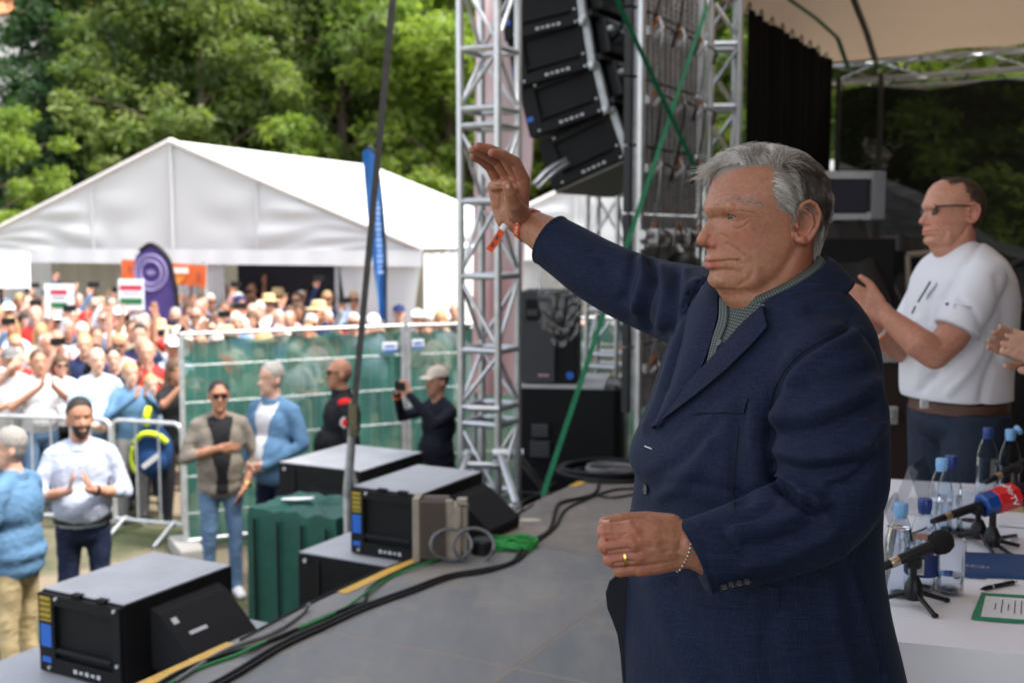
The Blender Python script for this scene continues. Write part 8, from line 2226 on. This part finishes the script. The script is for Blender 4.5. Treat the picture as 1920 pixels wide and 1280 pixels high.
    MB().tube([c + V(-.16, -.09, .10), c + V(-.05, -.135, .19), c + V(.08, -.13, .18), c + V(.16, -.09, .10)], .028, n=8).build('trim', my, t, smooth=True); MB().tube([c + V(-.19, -.03, .05), c + V(-.20, -.05, -.08), c + V(-.16, -.06, -.20)], .022, n=8).build('trim', my, t, smooth=True)
    MB().tube([c + V(-.04, -.02, .26), c + V(-.04, -.05, .36), c + V(-.03, .0, .42)], .04, n=8).build('strap', my, t, smooth=True); MB().cbox(c + V(.02, -.165, -.07), (.20, .012, .05), (V(.8, 0, .6), V(0, 1, 0), V(-.6, 0, .8)), .004).build('badge', cloth('white tee', (0, 0, 0)), t)
mid_people()

# ------------------------------------------------------------------ clapping man in the white T-shirt, across the table
def second_man():
    D0 = 3.98; k = D0 / FPX
    root = thing('person', 'balding man in white T-shirt, jeans and sunglasses clapping across the table', 'person', (P(1800, 700, D0).x, D0, 0))
    row = (ROW[0], ROW[1], ROW[2], [w * (1.0 if z < 700 else .94) for z, w in zip(ROW[0], ROW[3])])
    me, ctr = sculpt_head(row, voxel=.0024, detail=True, jowl=.7)
    HF2 = V(-.99, -.12, 0).normalized(); HL2 = V(.12, -.99, 0).normalized(); O2 = P(1786, 393, D0)
    sc = 1.02
    v = verts_of(me); cen = centers_of(me)
    tp = lambda f, y, z: O2 + HF2 * (f * sc) + HL2 * (y * sc) + ZD * (z * sc)
    zx = 560 - cen[:, 0] / HK; zyy = 520 - cen[:, 2] / HK; rj = np.random.default_rng(4)
    jx, jy = rj.normal(size=len(cen)) * 14, rj.normal(size=len(cen)) * 14
    hm = (((zx + jx > 600) | ((zx + jx > 430) & (zyy + jy < 215) & (np.abs(cen[:, 1]) < .05))) & (zyy + jy < 740 - (zx - 700) * .0) & ~((zyy + jy > 420) & (zx < 700)) & ~((np.abs(cen[:, 1]) > .079))) & ~((zx + jx < 640) & (zyy > 330)) & (zyy < 760)
    W2 = np.array([tp(*p) for p in v]); set_verts(me, W2)
    hairbase = hm
    # body prims in world coordinates
    px = lambda x, y, D: P(x, y, D)
    pr = []; fdv = V(-.96, -.28, 0).normalized(); ldv = V(.28, -.96, 0).normalized()
    rings = []
    spec = [(452, 1790, 1838, .05), (468, 1765, 1852, .12), (490, 1745, 1866, .185), (520, 1727, 1882, .21), (560, 1715, 1893, .212), (620, 1703, 1894, .205), (690, 1697, 1886, .20), (730, 1697, 1884, .20), (744, 1700, 1885, .20)]
    for y in np.linspace(452, 744, 26):
        xf, xb, hw = [np.interp(y, [s[0] for s in spec], [s[i] for s in spec]) for i in (1, 2, 3)]; c = P((xf + xb) / 2, y, D0); ext = (xb - xf) / 2 * k; a = math.sqrt(max(ext ** 2 - (hw * .28) ** 2, .03 ** 2)) / .96
        rings.append([c + fdv * (a * math.copysign(abs(math.cos(t)) ** .9, math.cos(t))) + ldv * (hw * math.copysign(abs(math.sin(t)) ** .9, math.sin(t))) for t in np.linspace(0, 2 * math.pi, 49)[:-1]])
    mb = MB().loft(rings)
    # T-shirt sleeves
    mb.tube([P(1845, 510, 3.80), P(1832, 550, 3.76), P(1808, 590, 3.73), P(1793, 620, 3.72)], [.078, .078, .076, .080], n=24); mb.tube([P(1760, 520, 4.16), P(1735, 570, 4.16), P(1715, 610, 4.14)], [.08, .08, .08], n=20)
    tee = remesh(mb, .0075, 4); tv = verts_of(tee); tn = normals_of(tee)
    rel = tv - np.array([0, 0, CAMZ]); dep = rel[:, 1] * _cp + rel[:, 2] * _sp; pix = np.stack([960 + FPX * rel[:, 0] / dep, 640 - FPX * (rel[:, 2] * _cp - rel[:, 1] * _sp) / dep], 1)
    for pts, amp, wd in (([(1838, 455), (1800, 510), (1768, 560)], -6, 7), ([(1845, 640), (1820, 690), (1780, 735)], 8, 9), ([(1830, 640), (1790, 680), (1750, 710)], -8, 9), ([(1870, 660), (1850, 710), (1840, 750)], -7, 9), ([(1720, 600), (1730, 660), (1720, 720)], 6, 10), ([(1745, 560), (1740, 600)], -5, 8), ([(1760, 690), (1730, 730)], -6, 7), ([(1870, 520), (1880, 600), (1876, 680)], -5, 10), ([(1800, 560), (1830, 590), (1850, 640)], -5, 7)):
        d = seg_dist(pix, np.array(catmull_2d(pts))); tv += tn * (np.exp(-(d / wd) ** 2) * amp * 1.5 / 1000)[:, None]
    set_verts(tee, tv)
    m_tee = mat('white jersey', (.66, .66, .70), .85, spec=.2, bump=.15, bscale=300)
    to = link_mesh('t_shirt', tee, m_tee, root, smooth=True)
    # chest print and sleeve print
    bt = BVHTree.FromPolygons([Vector(p) for p in tv], mesh_faces(tee)); cam0 = V(0, 0, CAMZ)
    def stamp(name, pts, m, w=.006):
        L = []
        for x, y in pts:
            h = bt.ray_cast(cam0, (P(x, y, 3) - cam0).normalized())
            if h[0]: L.append(h[0] + h[1] * .002)
        if len(L) > 1: MB().tube(L, w, n=5, smooth=False).build(name, m, to)
    mg_, mr2, mgy = mat('print charcoal', (.12, .12, .14), .8), mat('print red', (.5, .08, .07), .8), mat('print pale grey', (.38, .38, .42), .8)
    stamp('chest_print', [(1745, 528), (1735, 545), (1722, 566)], mg_, .004); stamp('chest_print', [(1712, 604), (1720, 606)], mr2, .003); stamp('chest_print', [(1711, 588), (1717, 574)], mg_, .003)
    for i in range(5): stamp('chest_print', [(1738 + i * 4, 562 - i * 5), (1741 + i * 4, 550 - i * 5)], mgy, .003)
    stamp('sleeve_print', [(1776, 570), (1778, 571)], mg_, .006); stamp('sleeve_print', [(1788, 572), (1822, 576)], mgy, .003); stamp('sleeve_print', [(1788, 577), (1818, 580)], mgy, .002)
    # arms and hands
    ab = MB()
    def C(p, r_):
        for a, b, r1, r2 in zip(p[:-1], p[1:], r_[:-1], r_[1:]): ab.rcone(a, b, r1, r2)
    C([P(1820, 560, 3.78), P(1785, 630, 3.72), P(1752, 664, 3.68), P(1722, 642, 3.68), P(1662, 592, 3.72)], [.055, .056, .050, .052, .032])
    C([P(1730, 590, 4.14), P(1712, 664, 4.08), P(1680, 650, 4.0), P(1632, 606, 3.86)], [.05, .048, .046, .031])
    hp_ = []
    def hand(w, tip, lat, r_=1.0):
        d = (tip - w).normalized(); L = (tip - w).length
        for o, l_ in ((-.030, .90), (-.010, .99), (.010, 1.0), (.029, .93)):
            a = w + d * L * .48 + lat * o; e = w + d * L * l_ + lat * o * .8
            C([w + lat * o * .6, a], [.019, .0145]); C([a, a.lerp(e, .5), e], [.0115, .0105, .0082])
        t0 = w + d * .03 + lat * .03; C([t0, t0 + d * .05 + lat * .028, t0 + d * .085 + lat * .03], [.017, .0125, .0095])
    hand(P(1660, 590, 3.72), P(1592, 543, 3.74), V(.25, .1, .9).normalized())
    hand(P(1632, 604, 3.86), P(1580, 566, 3.80), V(.3, .1, .9).normalized())
    arms = remesh(ab, .004, 3); av = verts_of(arms)
    bd = bpy.data.meshes.new('body'); f1 = mesh_faces(me); f2 = mesh_faces(arms); o1 = len(W2)
    core = MB(); core.rcone(P(1800, 500, D0), P(1795, 740, D0), .09, .10)
    bd.from_pydata([tuple(p) for p in W2] + [tuple(p) for p in av] + core.v, [], f1 + [tuple(i + o1 for i in f) for f in f2] + [tuple(i + o1 + len(av) for i in f) for f in core.f]); bd.update()
    bd.polygons.foreach_set('material_index', np.concatenate([hairbase.astype(np.int32), np.zeros(len(f2) + len(core.f), np.int32)]))
    tt_ = np.zeros(o1, np.float32); me.attributes['tint'].data.foreach_get('value', tt_); set_attr(bd, 'tint', np.concatenate([tt_, np.full(len(av), .1), np.zeros(len(core.v))]))
    link_mesh('body', bd, [skin_material('ruddy skin', (.50, .25, .17), (.50, .14, .10)), mat('cropped brown hair', (.10, .062, .045), .9, var=.3, vscale=90)], root, smooth=True)
    eyeballs(ctr, root, tp)
    # cropped hair stubble
    r = np.random.default_rng(8); ids = r.choice(np.where(hairbase)[0], 5000); hb = MB(); cw = np.array([tp(*p) for p in cen[ids]])
    vs = []; fs = []
    for q, c_ in zip(ids, cw):
        n_ = Vector(cw[0]) * 0 + (Vector(c_) - O2).normalized(); d = (n_ * .7 + V(.25, 0, .1) + Vector(r.normal(size=3)) * .25).normalized() * r.uniform(.006, .011); a, b, _ = frame_from(d); o = len(vs)
        for p_, rr in ((Vector(c_), .0007), (Vector(c_) + d, .0002)):
            for j in range(3): vs.append(p_ + a * math.cos(2.09 * j) * rr + b * math.sin(2.09 * j) * rr)
        for j in range(3): fs.append((o + j, o + (j + 1) % 3, o + 3 + (j + 1) % 3, o + 3 + j))
    link_mesh('hair', mesh_np(vs, fs), hairm('cropped', (.11, .07, .05)), root)
    # moustache-grey shade is short stubble
    # sunglasses
    g = thing('sunglasses', 'dark-framed sunglasses worn by the man in the white T-shirt', 'glasses', tp(.1, 0, 0))
    mfr = mat('black frame', (.015, .013, .012), .2); ml = mat('violet lens', (.012, .007, .011), .2, spec=.3)
    for s in (-1, 1):
        pts = [tp(.094 - .003 * abs(math.cos(a)) - (.006 if s else 0), s * .033 + .024 * math.cos(a), .000 + .0175 * math.sin(a)) for a in np.linspace(0, 2 * math.pi, 24)]
        MB().tube(pts, .0022, n=6, smooth=False).build('rim', mfr, g, smooth=True); mb = MB().add(pts[:-1], [tuple(range(23))]); mb.build('lens', ml, g)
        MB().tube([tp(.088, s * .058, .010), tp(.03, s * .079, .012), tp(-.022, s * .083, .010)], .0026, n=6).build('temple', mfr, g, smooth=True)
    MB().tube([tp(.092, .010, .004), tp(.096, 0, .007), tp(.092, -.010, .004)], .0022, n=6).build('bridge', mfr, g, smooth=True)
    # shirt neckband
    # jeans and belt, shoes
    jb = MB(); cx = P(1797, 753, D0)
    for s in (-1, 1):
        b0 = V(cx.x, cx.y, 0) + ldv * (s * .095); jb.tube([b0 + ZD * (cx.z - .02), b0 + ZD * .70, b0 + ZD * .45, b0 + ZD * .06], [.118, .105, .082, .075], n=22)
    jb.ell(V(cx.x, cx.y, cx.z - .05), (.150, .178, .11), (fdv, ldv, ZD), n=24, m=12)
    link_mesh('jeans', remesh(jb, .009, 3), mat('dark denim', (.010, .018, .036), .8, var=.3, vscale=10, bump=.3, bscale=60), root, smooth=True)
    rg = []
    for dz, o_ in ((-.020, 0), (-.019, .004), (.019, .004), (.020, 0)):
        rg.append([V(cx.x, cx.y, cx.z - .008 + dz) + fdv * ((.154 + o_) * math.cos(t)) + ldv * ((.181 + o_) * math.sin(t)) for t in np.linspace(0, 2 * math.pi, 41)[:-1]])
    MB().loft(rg, cap=False).build('belt', mat('brown belt leather', (.09, .04, .028), .45, var=.2, vscale=30), root, smooth=50)
    MB().cbox(P(1733, 757, 3.80), (.030, .010, .030), None, .004).build('belt_buckle', m_galv, root)
    for s in (-1, 1):
        b0 = V(cx.x, cx.y, 0) + ldv * (s * .095); sh = MB().rcone(b0 + ZD * .05 - fdv * .05, b0 + ZD * .045 + fdv * .13, .045, .042); link_mesh('shoe', remesh(sh, .008, 2), mat('black shoe leather', (0, 0, 0)), root, smooth=True)
    # wrist cuff
    t = thing('paper_wristband', 'white and orange wristband on the clapping man\'s far wrist', 'wristband', P(1640, 612, 3.87))
    MB().lathe([(.036, -.010), (.039, -.009), (.039, .002), (.036, .003)], P(1642, 614, 3.885), P(1632, 604, 3.86) - P(1680, 650, 4.0), 20).build('white_band', mat('label white', (0, 0, 0)), t, smooth=40); MB().lathe([(.036, .006), (.039, .007), (.039, .012), (.036, .013)], P(1644, 617, 3.885), -(P(1632, 604, 3.86) - P(1680, 650, 4.0)), 20).build('orange_band', cloth('orange', (0, 0, 0)), t, smooth=40)
second_man()

# third person at the right edge: only the hands reach into view
def third():
    loc = P(2140, 900, 2.95); loc.z = 0
    def arms(s): return (V(.03, s * .27, 1.13), V(.24, s * .065, 1.235), V(.93, -s * .10, .33), V(0, -s, 0))
    me = figure('clap', 'long', .03, 'short', voxel=.0052, smooth=2, arms=arms)
    o = stand('person', 'person mostly outside the right frame edge, clapping hands in view', me, [mat('skin e', (.48, .265, .18), .5, sss=.08, var=.1, vscale=40, bump=.2, bscale=200), cloth('charcoal', (.04, .04, .045)), cloth('black trousers', (0, 0, 0)), cloth('shoes', (0, 0, 0)), HAIRS['grey']], loc, R(180), None, 1.02)
third()
